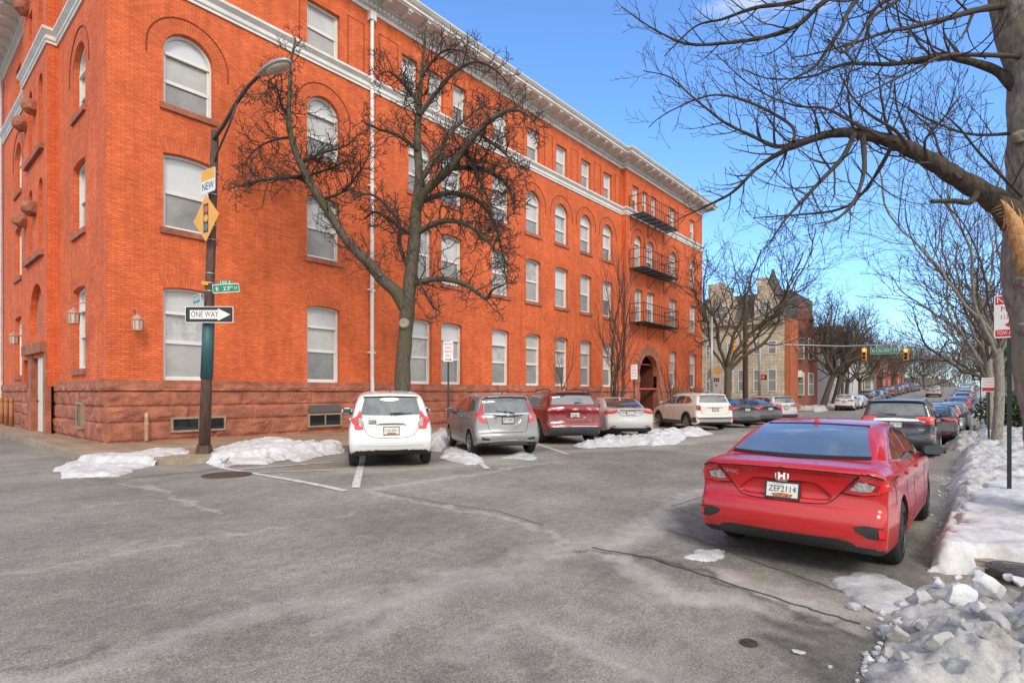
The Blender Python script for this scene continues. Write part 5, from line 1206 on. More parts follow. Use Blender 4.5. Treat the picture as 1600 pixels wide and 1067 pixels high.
NOTE = dict(key='note', L=4.10, W=1.695, H=1.535, rax=.68, fax=3.28, tr=.305, bow=.14, k=.10, kc=.11, ku=.05, rim='six', tw=.2,
    low=[(.14, .27), (.04, .34), (.0, .45), (.0, .56), (.05, .62), (.09, .70), (.11, .82), (.12, .93), (.17, 1.02), (.4, 1.03), (2.9, 1.0), (3.3, .97), (3.8, .82), (4.03, .62), (4.1, .42), (4.02, .24), (3.9, .2), (.3, .22)],
    cab=[(.15, .9), (.17, 1.0), (.25, 1.15), (.37, 1.36), (.36, 1.41), (.34, 1.44), (.42, 1.475), (.75, 1.51), (1.2, 1.54), (1.8, 1.535), (2.3, 1.45), (2.8, 1.22), (3.2, .98), (3.2, .85), (.2, .85)],
    lw=[(.15, .78), (.3, .83), (.5, .85), (.75, .845), (.95, .80), (1.06, .74)], lp=[(0, .91), (.15, .95), (.5, .99), (1.0, 1), (3.4, 1), (3.8, .92), (4.1, .74)],
    cw=[(.9, .80), (1.05, .775), (1.25, .715), (1.42, .645), (1.54, .57)], cp=[(.1, .92), (.5, .97), (1, 1), (2.4, 1), (3.2, .93)],
    ops=[('rear', [(-.1, .635), (.27, .635), (.29, .66), (.30, .84), (.26, .858), (-.1, .86)], .022)], det=det_note)
def det_fit(b):
    P = b.patch
    P('rear_window', 'rear', [(-.50, 1.365), (0, 1.38), (.50, 1.365)], [(-.57, 1.035), (-.3, 1.025), (.3, 1.025), (.57, 1.035)], GLASSC, .004, 18, 8)
    P('glass_surround', 'rear', [(-.53, 1.405), (0, 1.415), (.53, 1.405)], [(-.505, 1.37), (0, 1.385), (.505, 1.37)], SEAM, .003, 16, 3)
    b.windows([([(.52, 1.15), (.7, 1.30), (1.0, 1.375), (1.5, 1.405)], [(.56, 1.08), (.8, 1.06), (1.1, 1.04), (1.5, 1.02)]), ([(1.56, 1.405), (1.9, 1.385), (2.35, 1.25), (2.75, 1.05)], [(1.56, 1.018), (2.2, 1.0), (2.75, .985)])])
    P('tail_lamp', 'rear', [(.515, 1.37), (.53, 1.375), (.555, 1.36)], [(.585, 1.02), (.61, 1.02), (.69, 1.05)], LRED, .010, 8, 10, mirror=True)
    P('tail_lamp', 'rear', [(.565, 1.015), (.62, 1.03), (.70, 1.045)], [(.52, .79), (.60, .79), (.70, .84)], LREDB, .010, 12, 8, mirror=True)
    P('lamp_lens', 'rear', [(.55, 1.0), (.60, .985), (.635, .93)], [(.55, .87), (.60, .885), (.635, .92)], LCLEAR, .014, 8, 6, mirror=True)
    P('tail_lamp', 'left', [(.13, 1.04), (.22, 1.03), (.36, .99)], [(.10, .83), (.18, .88), (.28, .95)], LREDB, .010, 8, 6, mirror=True)
    P('chrome_bar', 'rear', [(-.56, 1.018), (0, 1.02), (.56, 1.018)], [(-.56, .985), (0, .98), (.56, .985)], CHROME, .010, 20, 4)
    b.seam('garnish', 'rear', [(-.38, .965), (0, .955), (.38, .965)], .022)
    b.seam('panel_gap', 'rear', [(.565, 1.02), (.53, .9), (.48, .66), (.44, .59), (.38, .565), (-.38, .565), (-.44, .59), (-.48, .66), (-.53, .9), (-.565, 1.02)], .010)
    P('bumper_insert', 'rear', [(-.64, .49), (-.3, .475), (.3, .475), (.64, .49)], [(-.62, .40), (-.42, .365), (.42, .365), (.62, .40)], b.paint, .004, 20, 5)
    b.seam('bumper_lip', 'rear', [(-.66, .36), (-.46, .345), (-.36, .385), (.36, .385), (.46, .345), (.66, .36)], .024, CHROME, .012)
    P('bumper_vent', 'rear', [(.46, .425), (.66, .46)], [(.50, .385), (.66, .395)], PLASTIC, .006, 8, 4, mirror=True)
    P('diffuser', 'rear', [(-.44, .335), (0, .365), (.44, .335)], [(-.50, .27), (0, .265), (.50, .27)], mat('grey_plastic', (.09, .09, .09), .5), .006, 16, 4)
    b.plate(.85, 'JFT 4081', w=.29, h=.14, flag=False, col=mat('plate_faded', (.48, .49, .50), .45)); b.wiper((-.17, 1.0), (.28, 1.07)); b.antenna(.62, .18)
    p = Vector(b.c.cast('rear', [(0, .99)])[0]); M = frame_matrix(p + Vector((-.014, 0, 0)), (0, -1, 0), (.12, 0, .99)); mb = MB(); mb.lathe([(.04, 0), (.043, .006), (.05, .006), (.052, 0)], 4, M)
    for s in (-1, 1): mb.box(s * .02 - .006, s * .02 + .006, -.03, .03, 0, .008, 0, M)
    mb.box(-.014, .014, -.005, .006, 0, .008, 0, M); mb.build('emblem', CHROME, b.root)
    std_side(b, 0, 0, 1.01, 1.4, (1.53, 2.7)); b.handles([(.92, .92), (1.72, .90)]); b.mirror_(2.62, 1.04, .82)
    b.seam('body_crease', 'left', [(.45, .98), (1.2, .93), (2.5, .84)], .010, mat('crease_shade', (.16, .16, .165), .5), .002, mirror=True)
FIT = dict(key='fit', L=4.06, W=1.695, H=1.524, rax=.70, fax=3.23, tr=.30, bow=.14, k=.08, kc=.09, ku=.04, rim='five', tw=.195,
    low=[(.12, .26), (.03, .33), (.0, .42), (.01, .52), (.04, .565), (.07, .60), (.10, .75), (.12, .93), (.16, 1.02), (.4, 1.03), (2.7, .99), (3.2, .95), (3.75, .80), (4.0, .60), (4.06, .42), (3.98, .24), (3.85, .2), (.3, .22)],
    cab=[(.14, .9), (.17, 1.0), (.25, 1.15), (.36, 1.35), (.33, 1.40), (.31, 1.425), (.40, 1.46), (.75, 1.505), (1.2, 1.53), (1.7, 1.52), (2.2, 1.42), (2.7, 1.20), (3.15, .95), (3.1, .85), (.2, .85)],
    lw=[(.15, .78), (.3, .83), (.5, .85), (.75, .84), (.95, .79), (1.06, .74)], lp=NOTE['lp'], cw=[(.9, .79), (1.05, .765), (1.25, .70), (1.42, .635), (1.54, .56)], cp=NOTE['cp'],
    ops=[('rear', [(-.1, .74), (.24, .74), (.38, .94), (-.1, .95)], .02)], det=det_fit)
def det_equinox(b):
    P = b.patch
    P('rear_window', 'rear', [(-.60, 1.50), (0, 1.515), (.60, 1.50)], [(-.70, 1.205), (-.3, 1.20), (.3, 1.20), (.70, 1.205)], GLASS if not b.s.get('clear') else GLASSC, .004, 18, 8)
    P('glass_surround', 'rear', [(-.62, 1.55), (0, 1.56), (.62, 1.55)], [(-.605, 1.506), (0, 1.521), (.605, 1.506)], SEAM, .003, 16, 3)
    b.windows([([(.55, 1.36), (.8, 1.47), (1.15, 1.50)], [(.62, 1.20), (.9, 1.185), (1.15, 1.18)]), ([(1.22, 1.505), (1.6, 1.515), (1.98, 1.515)], [(1.22, 1.175), (1.6, 1.165), (1.98, 1.16)]), ([(2.05, 1.515), (2.4, 1.49), (2.8, 1.36), (3.2, 1.17)], [(2.05, 1.155), (2.6, 1.14), (3.2, 1.13)])])
    b.seam('window_trim', 'left', [(.6, 1.185), (1.6, 1.15), (3.25, 1.115)], .016, CHROME, .004, mirror=True)
    P('tail_lamp', 'rear', [(.33, 1.11), (.55, 1.13), (.86, 1.12)], [(.36, 1.00), (.60, .975), (.84, .985)], LRED, .010, 14, 6, mirror=True)
    P('tail_lamp', 'left', [(.10, 1.12), (.25, 1.10), (.42, 1.06)], [(.10, .98), (.22, 1.0), (.34, 1.03)], LRED, .010, 8, 5, mirror=True)
    for a, c in ((.38, .55), (.66, .82)): P('lamp_lens', 'rear', [(a, 1.09), (c - .03, 1.08)], [(a + .04, 1.055), (c, 1.01)], LCLEAR, .015, 8, 4, mirror=True)
    b.seam('panel_gap', 'rear', [(.72, 1.19), (.66, .97), (.62, .72), (.56, .67), (-.56, .67), (-.62, .72), (-.66, .97), (-.72, 1.19)], .010)
    b.seam('bumper_trim', 'rear', [(-.78, .52), (-.5, .60), (-.4, .585), (.4, .585), (.5, .60), (.78, .52)], .022, mat('light_red_edge', (.45, .10, .10), .3), .01)
    b.seam('chrome_strip', 'rear', [(-.72, .53), (-.3, .545), (.3, .545), (.72, .53)], .016, CHROME, .012)
    P('rear_bumper_cladding', 'rear', [(-.84, .52), (-.3, .53), (.3, .53), (.84, .52)], [(-.76, .27), (-.3, .26), (.3, .26), (.76, .27)], mat('dark_cladding', (.04, .045, .055), .45, noise=(12, .3)), .008, 22, 6)
    P('reflector', 'rear', [(.62, .63), (.78, .60)], [(.62, .585), (.78, .56)], LREDB, .01, 6, 3, mirror=True)
    P('hatch_crease', 'rear', [(-.40, .82), (-.3, .76), (.3, .76), (.40, .82)], [(-.38, .80), (-.29, .735), (.29, .735), (.38, .80)], mat('light_red_edge'), .006, 18, 3)
    b.plate(.88, '8EX4621', w=.30, h=.15); b.wiper((-.02, 1.235), (-.30, 1.25)); b.fin(.75)
    p = Vector(b.c.cast('rear', [(0, 1.06)])[0]); M = frame_matrix(p + Vector((-.012, 0, 0)), (0, -1, 0), (.1, 0, .99)); mb = MB(); mb.prism([(-.1, -.005), (-.09, .018), (-.035, .018), (-.03, .035), (.035, .035), (.04, .018), (.1, .018), (.09, -.018), (.035, -.018), (.03, -.035), (-.035, -.035), (-.04, -.018), (-.1, -.018)], 0, .01, M); mb.build('emblem', mat('gold_emblem', (.55, .42, .16), .25, 1), b.root)
    b.lettering('PREMIER', 'rear', (.42, .71), .03, None, .13, 'lettering'); b.lettering('AWD', 'rear', (-.5, .71), .03, None, .08, 'lettering')
    for x in (2.02, 3.1): b.seam('panel_gap', 'left', [(x, 1.13), (x - .01, .7), (x - .04, .36)], .008, mirror=True)
    b.handles([(1.32, 1.0), (2.25, .99)]); b.mirror_(3.05, 1.17, .92)
    for s in (1, -1):
        mb = MB(); Q = b.c.cast('top', [(x, s * .56) for x in np.linspace(.75, 2.5, 10)]); mb.tube([Vector(q) + Vector((0, 0, .045 if 0 < i < 9 else .0)) for i, q in enumerate(Q)], .016, 6); mb.build('roof_rail', PLASTIC, b.root)
    b.patch('sill_cladding', 'left', [(1.35, .40), (3.3, .40)], [(1.35, .26), (3.3, .26)], PLASTIC, .008, 16, 4, mirror=True)
EQUINOX = dict(key='equinox', L=4.65, W=1.84, H=1.66, rax=.97, fax=3.695, tr=.35, bow=.14, k=.09, kc=.10, ku=.035, rim='five', tw=.225,
    low=[(.14, .27), (.03, .34), (.0, .46), (.01, .58), (.06, .64), (.10, .75), (.11, .95), (.10, 1.08), (.15, 1.17), (.4, 1.18), (3.0, 1.13), (3.4, 1.10), (4.1, .98), (4.5, .80), (4.64, .6), (4.65, .42), (4.55, .26), (4.4, .24), (.35, .24)],
    cab=[(.14, 1.0), (.17, 1.16), (.27, 1.32), (.38, 1.48), (.31, 1.54), (.29, 1.565), (.40, 1.60), (.8, 1.64), (1.4, 1.66), (2.0, 1.655), (2.5, 1.58), (3.0, 1.36), (3.5, 1.10), (3.4, 1.0)],
    lw=[(.2, .86), (.4, .905), (.6, .92), (.85, .915), (1.05, .89), (1.2, .83)], lp=[(0, .90), (.2, .95), (.5, .985), (1.0, 1), (3.7, 1), (4.3, .94), (4.65, .76)],
    cw=[(1.0, .88), (1.18, .84), (1.4, .76), (1.55, .69), (1.66, .60)], cp=[(.1, .92), (.5, .97), (1, 1), (2.6, 1), (3.5, .93)],
    ops=[('rear', [(-.1, .76), (.27, .76), (.36, .84), (.33, .975), (-.1, .985)], .02)], det=det_equinox)
def det_sedan(b):
    P = b.patch; s = b.s; lm = s.get('lamp', LREDB)
    P('rear_window', 'rear', [(-.54, 1.375), (0, 1.39), (.54, 1.375)], [(-.66, 1.075), (-.3, 1.07), (.3, 1.07), (.66, 1.075)], GLASS, .004, 18, 8)
    b.seam('window_band', 'rear', [(-.62, 1.13), (0, 1.128), (.62, 1.13)], .025, SEAM, .006)
    b.windows([([(1.15, 1.09), (1.35, 1.20), (1.7, 1.315), (2.05, 1.35)], [(1.2, 1.045), (1.6, 1.03), (2.05, 1.02)]), ([(2.11, 1.352), (2.4, 1.345), (2.8, 1.25), (3.2, 1.06)], [(2.11, 1.018), (2.6, 1.01), (3.2, 1.0)])])
    b.seam('window_trim', 'left', [(1.1, 1.05), (1.35, 1.215), (1.7, 1.33), (2.2, 1.368), (2.5, 1.35), (2.85, 1.25), (3.25, 1.04)], .014, CHROME, .004, mirror=True)
    P('tail_lamp', 'rear', [(.42, 1.005), (.62, 1.0), (.87, .965)], [(.52, .90), (.66, .865), (.86, .85)], lm, .010, 14, 6, mirror=True)
    P('tail_lamp', 'left', [(.08, .965), (.25, .955), (.42, .93)], [(.08, .86), (.2, .875), (.34, .905)], lm, .010, 8, 5, mirror=True)
    P('lamp_lens', 'rear', [(.55, .965), (.80, .945)], [(.58, .935), (.80, .915)], mat('lamp_pink', (.62, .22, .2), .1, coat=1), .014, 10, 4, mirror=True)
    b.seam('panel_gap', 'rear', [(.5, 1.01), (.44, .92), (.40, .84), (.33, .79), (0, .75), (-.33, .79), (-.40, .84), (-.44, .92), (-.5, 1.01)], .012)
    b.seam('chrome_strip', 'rear', [(-.40, .985), (0, .985), (.40, .985)], .03, SEAM, .006)
    P('diffuser', 'rear', [(-.72, .40), (-.5, .36), (.5, .36), (.72, .40)], [(-.70, .26), (-.4, .25), (.4, .25), (.70, .26)], PLASTIC, .010, 20, 5)
    P('reflector', 'rear', [(.52, .44), (.66, .45)], [(.52, .405), (.66, .41)], LREDB, .012, 6, 3, mirror=True)
    for y in (.68, -.68): b.exhaust(y, .33, .06, .045)
    b.plate(.885, s.get('plate', '5CX 2174'), w=.30, h=.13, flag=False)
    for x in (2.08, 3.15): b.seam('panel_gap', 'left', [(x, .99), (x - .01, .7), (x - .03, .3)], .008, mirror=True)
    b.handles([(1.45, .90), (2.35, .895)]); b.mirror_(3.05, 1.04, .92); b.fin(1.35)
SEDAN = dict(key='sedan', L=4.90, W=1.86, H=1.45, rax=1.12, fax=3.90, tr=.33, bow=.17, k=.10, kc=.10, ku=.035, rim='multi', tw=.225,
    low=[(.14, .26), (.04, .33), (.0, .44), (.0, .58), (.03, .72), (.05, .88), (.03, .98), (.05, 1.03), (.15, 1.06), (.7, 1.075), (1.3, 1.04), (3.3, 1.0), (3.6, .97), (4.3, .85), (4.7, .70), (4.87, .55), (4.90, .40), (4.84, .25), (4.6, .20), (.4, .20)],
    cab=[(.55, .95), (.62, 1.06), (.95, 1.20), (1.3, 1.335), (1.65, 1.415), (2.1, 1.45), (2.5, 1.44), (2.85, 1.36), (3.25, 1.18), (3.65, .97), (3.5, .9), (.7, .9)],
    lw=[(.15, .84), (.3, .90), (.5, .925), (.75, .93), (.9, .91), (1.0, .86), (1.08, .78)], lp=[(0, .90), (.2, .95), (.6, .99), (1.0, 1.0), (3.9, 1.0), (4.4, .95), (4.75, .86), (4.9, .75)],
    cw=[(.9, .88), (1.02, .84), (1.2, .75), (1.36, .66), (1.45, .59)], cp=[(.5, .92), (.9, .96), (1.5, 1.0), (2.7, 1.0), (3.6, .93)], det=det_sedan)
def det_sorento(b):
    P = b.patch
    P('rear_window', 'rear', [(-.60, 1.535), (0, 1.55), (.60, 1.535)], [(-.72, 1.245), (-.3, 1.235), (.3, 1.235), (.72, 1.245)], GLASS, .004, 18, 8)
    b.windows([([(.62, 1.28), (.75, 1.38), (1.0, 1.50), (1.25, 1.525)], [(.70, 1.225), (.9, 1.215), (1.25, 1.205)]), ([(1.31, 1.53), (1.7, 1.545), (2.1, 1.545)], [(1.31, 1.20), (1.7, 1.19), (2.1, 1.185)]), ([(2.17, 1.545), (2.55, 1.52), (2.95, 1.39), (3.35, 1.19)], [(2.17, 1.183), (2.7, 1.17), (3.35, 1.155)])])
    b.seam('window_trim', 'left', [(.66, 1.21), (1.7, 1.175), (3.4, 1.14)], .014, CHROME, .004, mirror=True)
    for a, c in ((.70, .745), (.765, .805), (.825, .86)): P('tail_lamp', 'rear', [(a, 1.115), (c, 1.11)], [(a, .90), (c, .895)], LRED, .012, 4, 8, mirror=True)
    for a, c in ((.06, .12), (.14, .20)): P('tail_lamp', 'left', [(a, 1.11), (c, 1.10)], [(a, .90), (c, .91)], LRED, .012, 4, 8, mirror=True)
    P('tail_lamp', 'left', [(.06, 1.125), (.34, 1.13)], [(.06, 1.112), (.22, 1.112)], LRED, .012, 6, 3, mirror=True)
    b.seam('panel_gap', 'rear', [(.74, 1.235), (.68, 1.0), (.66, .76), (.60, .70), (-.60, .70), (-.66, .76), (-.68, 1.0), (-.74, 1.235)], .012)
    P('rear_bumper_cladding', 'rear', [(-.89, .60), (-.5, .585), (.5, .585), (.89, .60)], [(-.84, .50), (-.5, .50), (.5, .50), (.84, .50)], mat('grey_cladding', (.07, .072, .075), .5, noise=(12, .2)), .010, 22, 4)
    P('skid_plate', 'rear', [(-.80, .49), (-.4, .49), (.4, .49), (.80, .49)], [(-.72, .38), (-.4, .375), (.4, .375), (.72, .38)], mat('silver_trim', (.50, .49, .47), .35, .5), .014, 20, 4)
    P('diffuser', 'rear', [(-.80, .37), (0, .365), (.80, .37)], [(-.74, .27), (0, .26), (.74, .27)], PLASTIC, .010, 20, 4)
    P('reflector', 'rear', [(.66, .565), (.84, .57)], [(.66, .535), (.84, .54)], LREDB, .014, 6, 3, mirror=True)
    P('handle_recess', 'rear', [(-.40, 1.03), (0, 1.035), (.40, 1.03)], [(-.36, .985), (0, .98), (.36, .985)], mat('shade_gap', (.3, .3, .3), .6), .004, 12, 3)
    b.plate(.93, '7GC3105', w=.30, h=.15, flag=False, col=mat('plate_faded')); b.fin(.7, PLASTIC)
    for x in (2.13, 3.25): b.seam('panel_gap', 'left', [(x, 1.16), (x - .01, .7), (x - .04, .36)], .008, mirror=True)
    b.handles([(1.45, 1.06), (2.4, 1.05)]); b.mirror_(3.2, 1.2, .95)
    P('sill_cladding', 'left', [(1.4, .42), (3.42, .42)], [(1.4, .26), (3.42, .26)], mat('grey_cladding'), .008, 16, 4, mirror=True)
    R = b.s['tr'] + .045
    for x in (b.s['rax'], b.s['fax']):
        arc_ = [(x + (R + .035) * math.cos(a), b.s['tr'] + (R + .035) * math.sin(a)) for a in np.linspace(math.radians(8), math.radians(172), 20)]
        b.seam('wheel_arch_trim', 'left', arc_, .07, mat('grey_cladding'), .008, 24, mirror=True)
    P('side_cladding', 'left', [(.18, .60), (.40, .58), (.56, .50)], [(.14, .36), (.4, .34), (.56, .34)], mat('grey_cladding'), .008, 8, 4, mirror=True)
    for s in (1, -1):
        mb = MB(); Q = b.c.cast('top', [(x, s * .60) for x in np.linspace(.8, 2.6, 10)]); mb.tube([Vector(q) + Vector((0, 0, .05 if 0 < i < 9 else .0)) for i, q in enumerate(Q)], .016, 6); mb.build('roof_rail', mat('silver_trim'), b.root)
SORENTO = dict(key='sorento', L=4.81, W=1.90, H=1.70, rax=1.0, fax=3.815, tr=.37, bow=.11, k=.085, kc=.10, ku=.03, rim='five', rimmat=ALLOY, tw=.235,
    low=[(.12, .27), (.03, .34), (.0, .48), (.01, .60), (.06, .68), (.085, .80), (.09, 1.0), (.09, 1.12), (.13, 1.21), (.4, 1.22), (3.1, 1.16), (3.5, 1.13), (4.3, 1.02), (4.68, .84), (4.80, .62), (4.81, .44), (4.7, .27), (4.5, .25), (.35, .25)],
    cab=[(.13, 1.0), (.15, 1.20), (.24, 1.36), (.34, 1.53), (.26, 1.58), (.24, 1.61), (.36, 1.645), (.8, 1.685), (1.5, 1.70), (2.1, 1.695), (2.6, 1.62), (3.1, 1.40), (3.6, 1.13), (3.5, 1.0)],
    lw=[(.2, .89), (.4, .935), (.6, .95), (.9, .945), (1.1, .92), (1.25, .85)], lp=[(0, .93), (.2, .965), (.5, .99), (1.0, 1), (3.8, 1), (4.4, .95), (4.81, .80)],
    cw=[(1.0, .91), (1.2, .87), (1.42, .79), (1.58, .72), (1.70, .62)], cp=[(.1, .94), (.5, .975), (1, 1), (2.7, 1), (3.6, .94)], det=det_sorento)
def det_terrain(b):
    P = b.patch
    P('rear_window', 'rear', [(-.62, 1.545), (0, 1.555), (.62, 1.545)], [(-.68, 1.20), (-.3, 1.195), (.3, 1.195), (.68, 1.20)], GLASSC, .004, 18, 8)
    P('glass_surround', 'rear', [(-.66, 1.60), (0, 1.61), (.66, 1.60)], [(-.63, 1.55), (0, 1.56), (.63, 1.55)], SEAM, .003, 16, 3)
    b.windows([([(.42, 1.50), (.8, 1.525), (1.1, 1.53)], [(.46, 1.19), (.8, 1.18), (1.1, 1.175)]), ([(1.18, 1.535), (1.6, 1.54), (2.0, 1.54)], [(1.18, 1.17), (1.6, 1.165), (2.0, 1.16)]), ([(2.07, 1.54), (2.5, 1.52), (2.85, 1.40), (3.25, 1.18)], [(2.07, 1.155), (2.6, 1.145), (3.25, 1.135)])])
    P('tail_lamp', 'rear', [(.44, 1.15), (.6, 1.17), (.875, 1.175)], [(.50, 1.085), (.62, 1.0), (.875, .955)], LREDB, .014, 14, 8, mirror=True)
    P('tail_lamp', 'left', [(.06, 1.17), (.24, 1.15)], [(.06, .96), (.16, 1.0)], LREDB, .014, 6, 6, mirror=True)
    P('chrome_bar', 'rear', [(-.52, 1.10), (0, 1.125), (.52, 1.10)], [(-.56, 1.045), (0, 1.04), (.56, 1.045)], CHROME, .018, 20, 4)
    P('lamp_lens', 'rear', [(.58, 1.065), (.69, 1.06)], [(.58, 1.02), (.69, 1.02)], LCLEAR, .02, 6, 4, mirror=True)
    b.lettering('GMC', 'rear', (0, 1.082), .06, mat('plate_text'), .20, 'lettering')
    b.seam('panel_gap', 'rear', [(.70, 1.19), (.68, .95), (.66, .72), (.60, .66), (-.60, .66), (-.66, .72), (-.68, .95), (-.70, 1.19)], .012)
    b.plate(.93, '4AP 2976', w=.30, h=.15, flag=False); b.seam('bumper_step', 'rear', [(-.8, .64), (0, .63), (.8, .64)], .016, SEAM)
    P('rear_bumper_cladding', 'rear', [(-.84, .46), (0, .45), (.84, .46)], [(-.78, .28), (0, .27), (.78, .28)], PLASTIC, .008, 20, 5)
    b.lettering('AWD', 'rear', (-.60, .80), .05, None, .13, 'lettering')
    P('side_reflector', 'left', [(.10, .66), (.3, .65)], [(.10, .62), (.3, .61)], LREDB, .01, 6, 3, mirror=True)
    for x in (2.03, 3.1): b.seam('panel_gap', 'left', [(x, 1.14), (x - .01, .7), (x - .04, .36)], .008, mirror=True)
    b.handles([(1.3, 1.02), (2.25, 1.01)], CHROME); b.mirror_(3.05, 1.2, .93, PLASTIC)
    b.wiper((.0, 1.215), (.42, 1.25))
    for s in (1, -1):
        mb = MB(); Q = b.c.cast('top', [(x, s * .62) for x in np.linspace(.6, 2.6, 10)]); mb.tube([Vector(q) + Vector((0, 0, .05 if 0 < i < 9 else .0)) for i, q in enumerate(Q)], .018, 6); mb.build('roof_rail', mat('silver_trim'), b.root)
TERRAIN = dict(key='terrain', L=4.71, W=1.85, H=1.69, rax=.93, fax=3.79, tr=.36, bow=.07, k=.075, kc=.08, ku=.03, rim='five', tw=.235,
    low=[(.10, .28), (.02, .36), (.0, .50), (.01, .62), (.06, .66), (.08, .80), (.08, 1.05), (.10, 1.16), (.2, 1.19), (3.0, 1.15), (3.4, 1.13), (4.2, 1.05), (4.6, .92), (4.70, .66), (4.71, .44), (4.6, .28), (4.4, .25), (.35, .25)],
    cab=[(.10, 1.0), (.12, 1.19), (.19, 1.36), (.27, 1.55), (.20, 1.60), (.20, 1.635), (.32, 1.66), (.8, 1.685), (1.5, 1.69), (2.1, 1.685), (2.55, 1.61), (3.05, 1.38), (3.5, 1.13), (3.4, 1.0)],
    lw=[(.2, .87), (.4, .91), (.6, .925), (.9, .92), (1.08, .90), (1.2, .85)], lp=[(0, .945), (.2, .975), (.5, .99), (1.0, 1), (3.8, 1), (4.3, .96), (4.71, .85)],
    cw=[(1.0, .895), (1.18, .86), (1.4, .79), (1.56, .73), (1.69, .65)], cp=[(.1, .95), (.5, .98), (1, 1), (2.6, 1), (3.5, .94)], det=det_terrain)
RED = paint('paint_bright_red', (.47, .004, .007), .18, 0, .022, .45)
WHITEP = paint('paint_white', (.72, .72, .71), .25, 0, .06); SILVER = paint('paint_grey_silver', (.24, .245, .25), .26, .35, .09)
DRED = paint('paint_dark_red', (.20, .004, .010), .16, .1, .05); LSILV = paint('paint_light_silver', (.50, .50, .49), .28, .3, .08)
PEARL = paint('paint_pearl_white', (.66, .64, .58), .22, 0, .06); BLACKP = paint('paint_black', (.010, .012, .018), .12, 0, .05, 1)
DGREY = paint('paint_dark_grey', (.055, .058, .065), .2, .3, .1); NAVY = paint('paint_dark_blue', (.018, .026, .05), .15, .2, .06, 1)
Build(CIVIC, 'bright red four door sedan, dusty with road salt, parked by the right kerb', 6.82, 1.48, -.9, RED, res=.017)
Build(NOTE, 'white small hatchback parked nose-in nearest the lamp pole', 7.12, 9.42, 55.3, WHITEP, res=.028)
Build(FIT, 'grey silver hatchback parked between the white hatchback and the dark red car', 10.27, 9.1, 58, SILVER, res=.028)
Build(EQUINOX, 'dark red sport utility car with a black lower bumper parked nose-in', 14.4, 10.05, 55, DRED)
TL = dict(SEDAN); TL['_m'] = {}
Build(TL, 'light silver sedan parked behind a snow mound beside the dark red car', 18.1, 10.1, 46, LSILV)
Build(SORENTO, 'pearl white three row sport utility car with grey wheel arch trim', 25.2, 9.75, 51.5, PEARL)
S2 = dict(SEDAN); S2['_m'] = {}; Build(S2, 'dark grey sedan parked just beyond the pearl white car', 28.7, 9.6, 54, DGREY, res=.045)
S3 = dict(SEDAN); S3['_m'] = {}; Build(S3, 'dark sedan parked second beyond the pearl white car', 32.6, 9.6, 54, paint('paint_charcoal', (.035, .038, .045), .2, .3, .1), res=.045)
E2 = dict(EQUINOX); E2['_m'] = {}; Build(E2, 'silver white crossover last in the row of nose-in cars', 36.4, 9.6, 54, paint('paint_silver_white', (.52, .53, .54), .25, .2, .08), res=.045)
Build(TERRAIN, 'black sport utility car with a chrome bar across its tailgate ahead of the red sedan', 20.3, 1.9, .5, NAVY)
S4 = dict(SEDAN); S4['_m'] = {}; Build(S4, 'black sedan with snow on its roof parked ahead of the black sport utility car', 27.0, 1.55, 1, BLACKP, res=.04)
# ================================================================ bare winter trees
def bark_mat(name, c, c2, moss=None):
    m = bpy.data.materials.new(name); m.use_nodes = True; nt = m.node_tree; L = nt.links.new; b = nt.nodes['Principled BSDF']; N = nt.nodes.new
    tc = N('ShaderNodeTexCoord'); mp = N('ShaderNodeMapping'); mp.inputs['Scale'].default_value = (11, 11, 4); L(tc.outputs['Object'], mp.inputs['Vector'])
    n = N('ShaderNodeTexNoise'); n.inputs['Scale'].default_value = 1.6; n.inputs['Detail'].default_value = 8; n.inputs['Roughness'].default_value = .7; L(mp.outputs['Vector'], n.inputs['Vector'])
    r = N('ShaderNodeValToRGB'); e = r.color_ramp.elements; e[0].position = .35; e[1].position = .68; e[0].color = tuple(c) + (1,); e[1].color = tuple(c2) + (1,); L(n.outputs['Fac'], r.inputs['Fac']); out = r.outputs['Color']
    if moss:
        n2 = N('ShaderNodeTexNoise'); n2.inputs['Scale'].default_value = 1.7; n2.inputs['Detail'].default_value = 6; L(tc.outputs['Object'], n2.inputs['Vector'])
        r2 = N('ShaderNodeValToRGB'); r2.color_ramp.elements[0].position = .48; r2.color_ramp.elements[1].position = .62; L(n2.outputs['Fac'], r2.inputs['Fac'])
        x = N('ShaderNodeMix'); x.data_type = 'RGBA'; L(r2.outputs['Color'], x.inputs['Factor']); L(out, x.inputs['A']); x.inputs['B'].default_value = tuple(moss) + (1,); out = x.outputs['Result']
    L(out, b.inputs['Base Color']); b.inputs['Roughness'].default_value = .9; b.inputs['Specular IOR Level'].default_value = .2
    bp = N('ShaderNodeBump'); bp.inputs['Strength'].default_value = .8; bp.inputs['Distance'].default_value = .03; L(n.outputs['Fac'], bp.inputs['Height']); L(bp.outputs['Normal'], b.inputs['Normal'])
    return m
BARK = bark_mat('mossy_bark', (.06, .048, .036), (.17, .145, .115), (.105, .098, .055))
BARKG = bark_mat('grey_bark', (.11, .10, .085), (.38, .35, .30), (.23, .225, .165))
BARKL = bark_mat('silhouette_limb_bark', (.035, .028, .022), (.11, .09, .07))  # limbs' silhouette against the sky put into a darker bark colour
TWIG = mat('twig_bark', (.058, .043, .034), .9); TWIGB = mat('twig_brown', (.075, .055, .042), .9); TWIGR = mat('twig_reddish', (.105, .068, .052), .9)
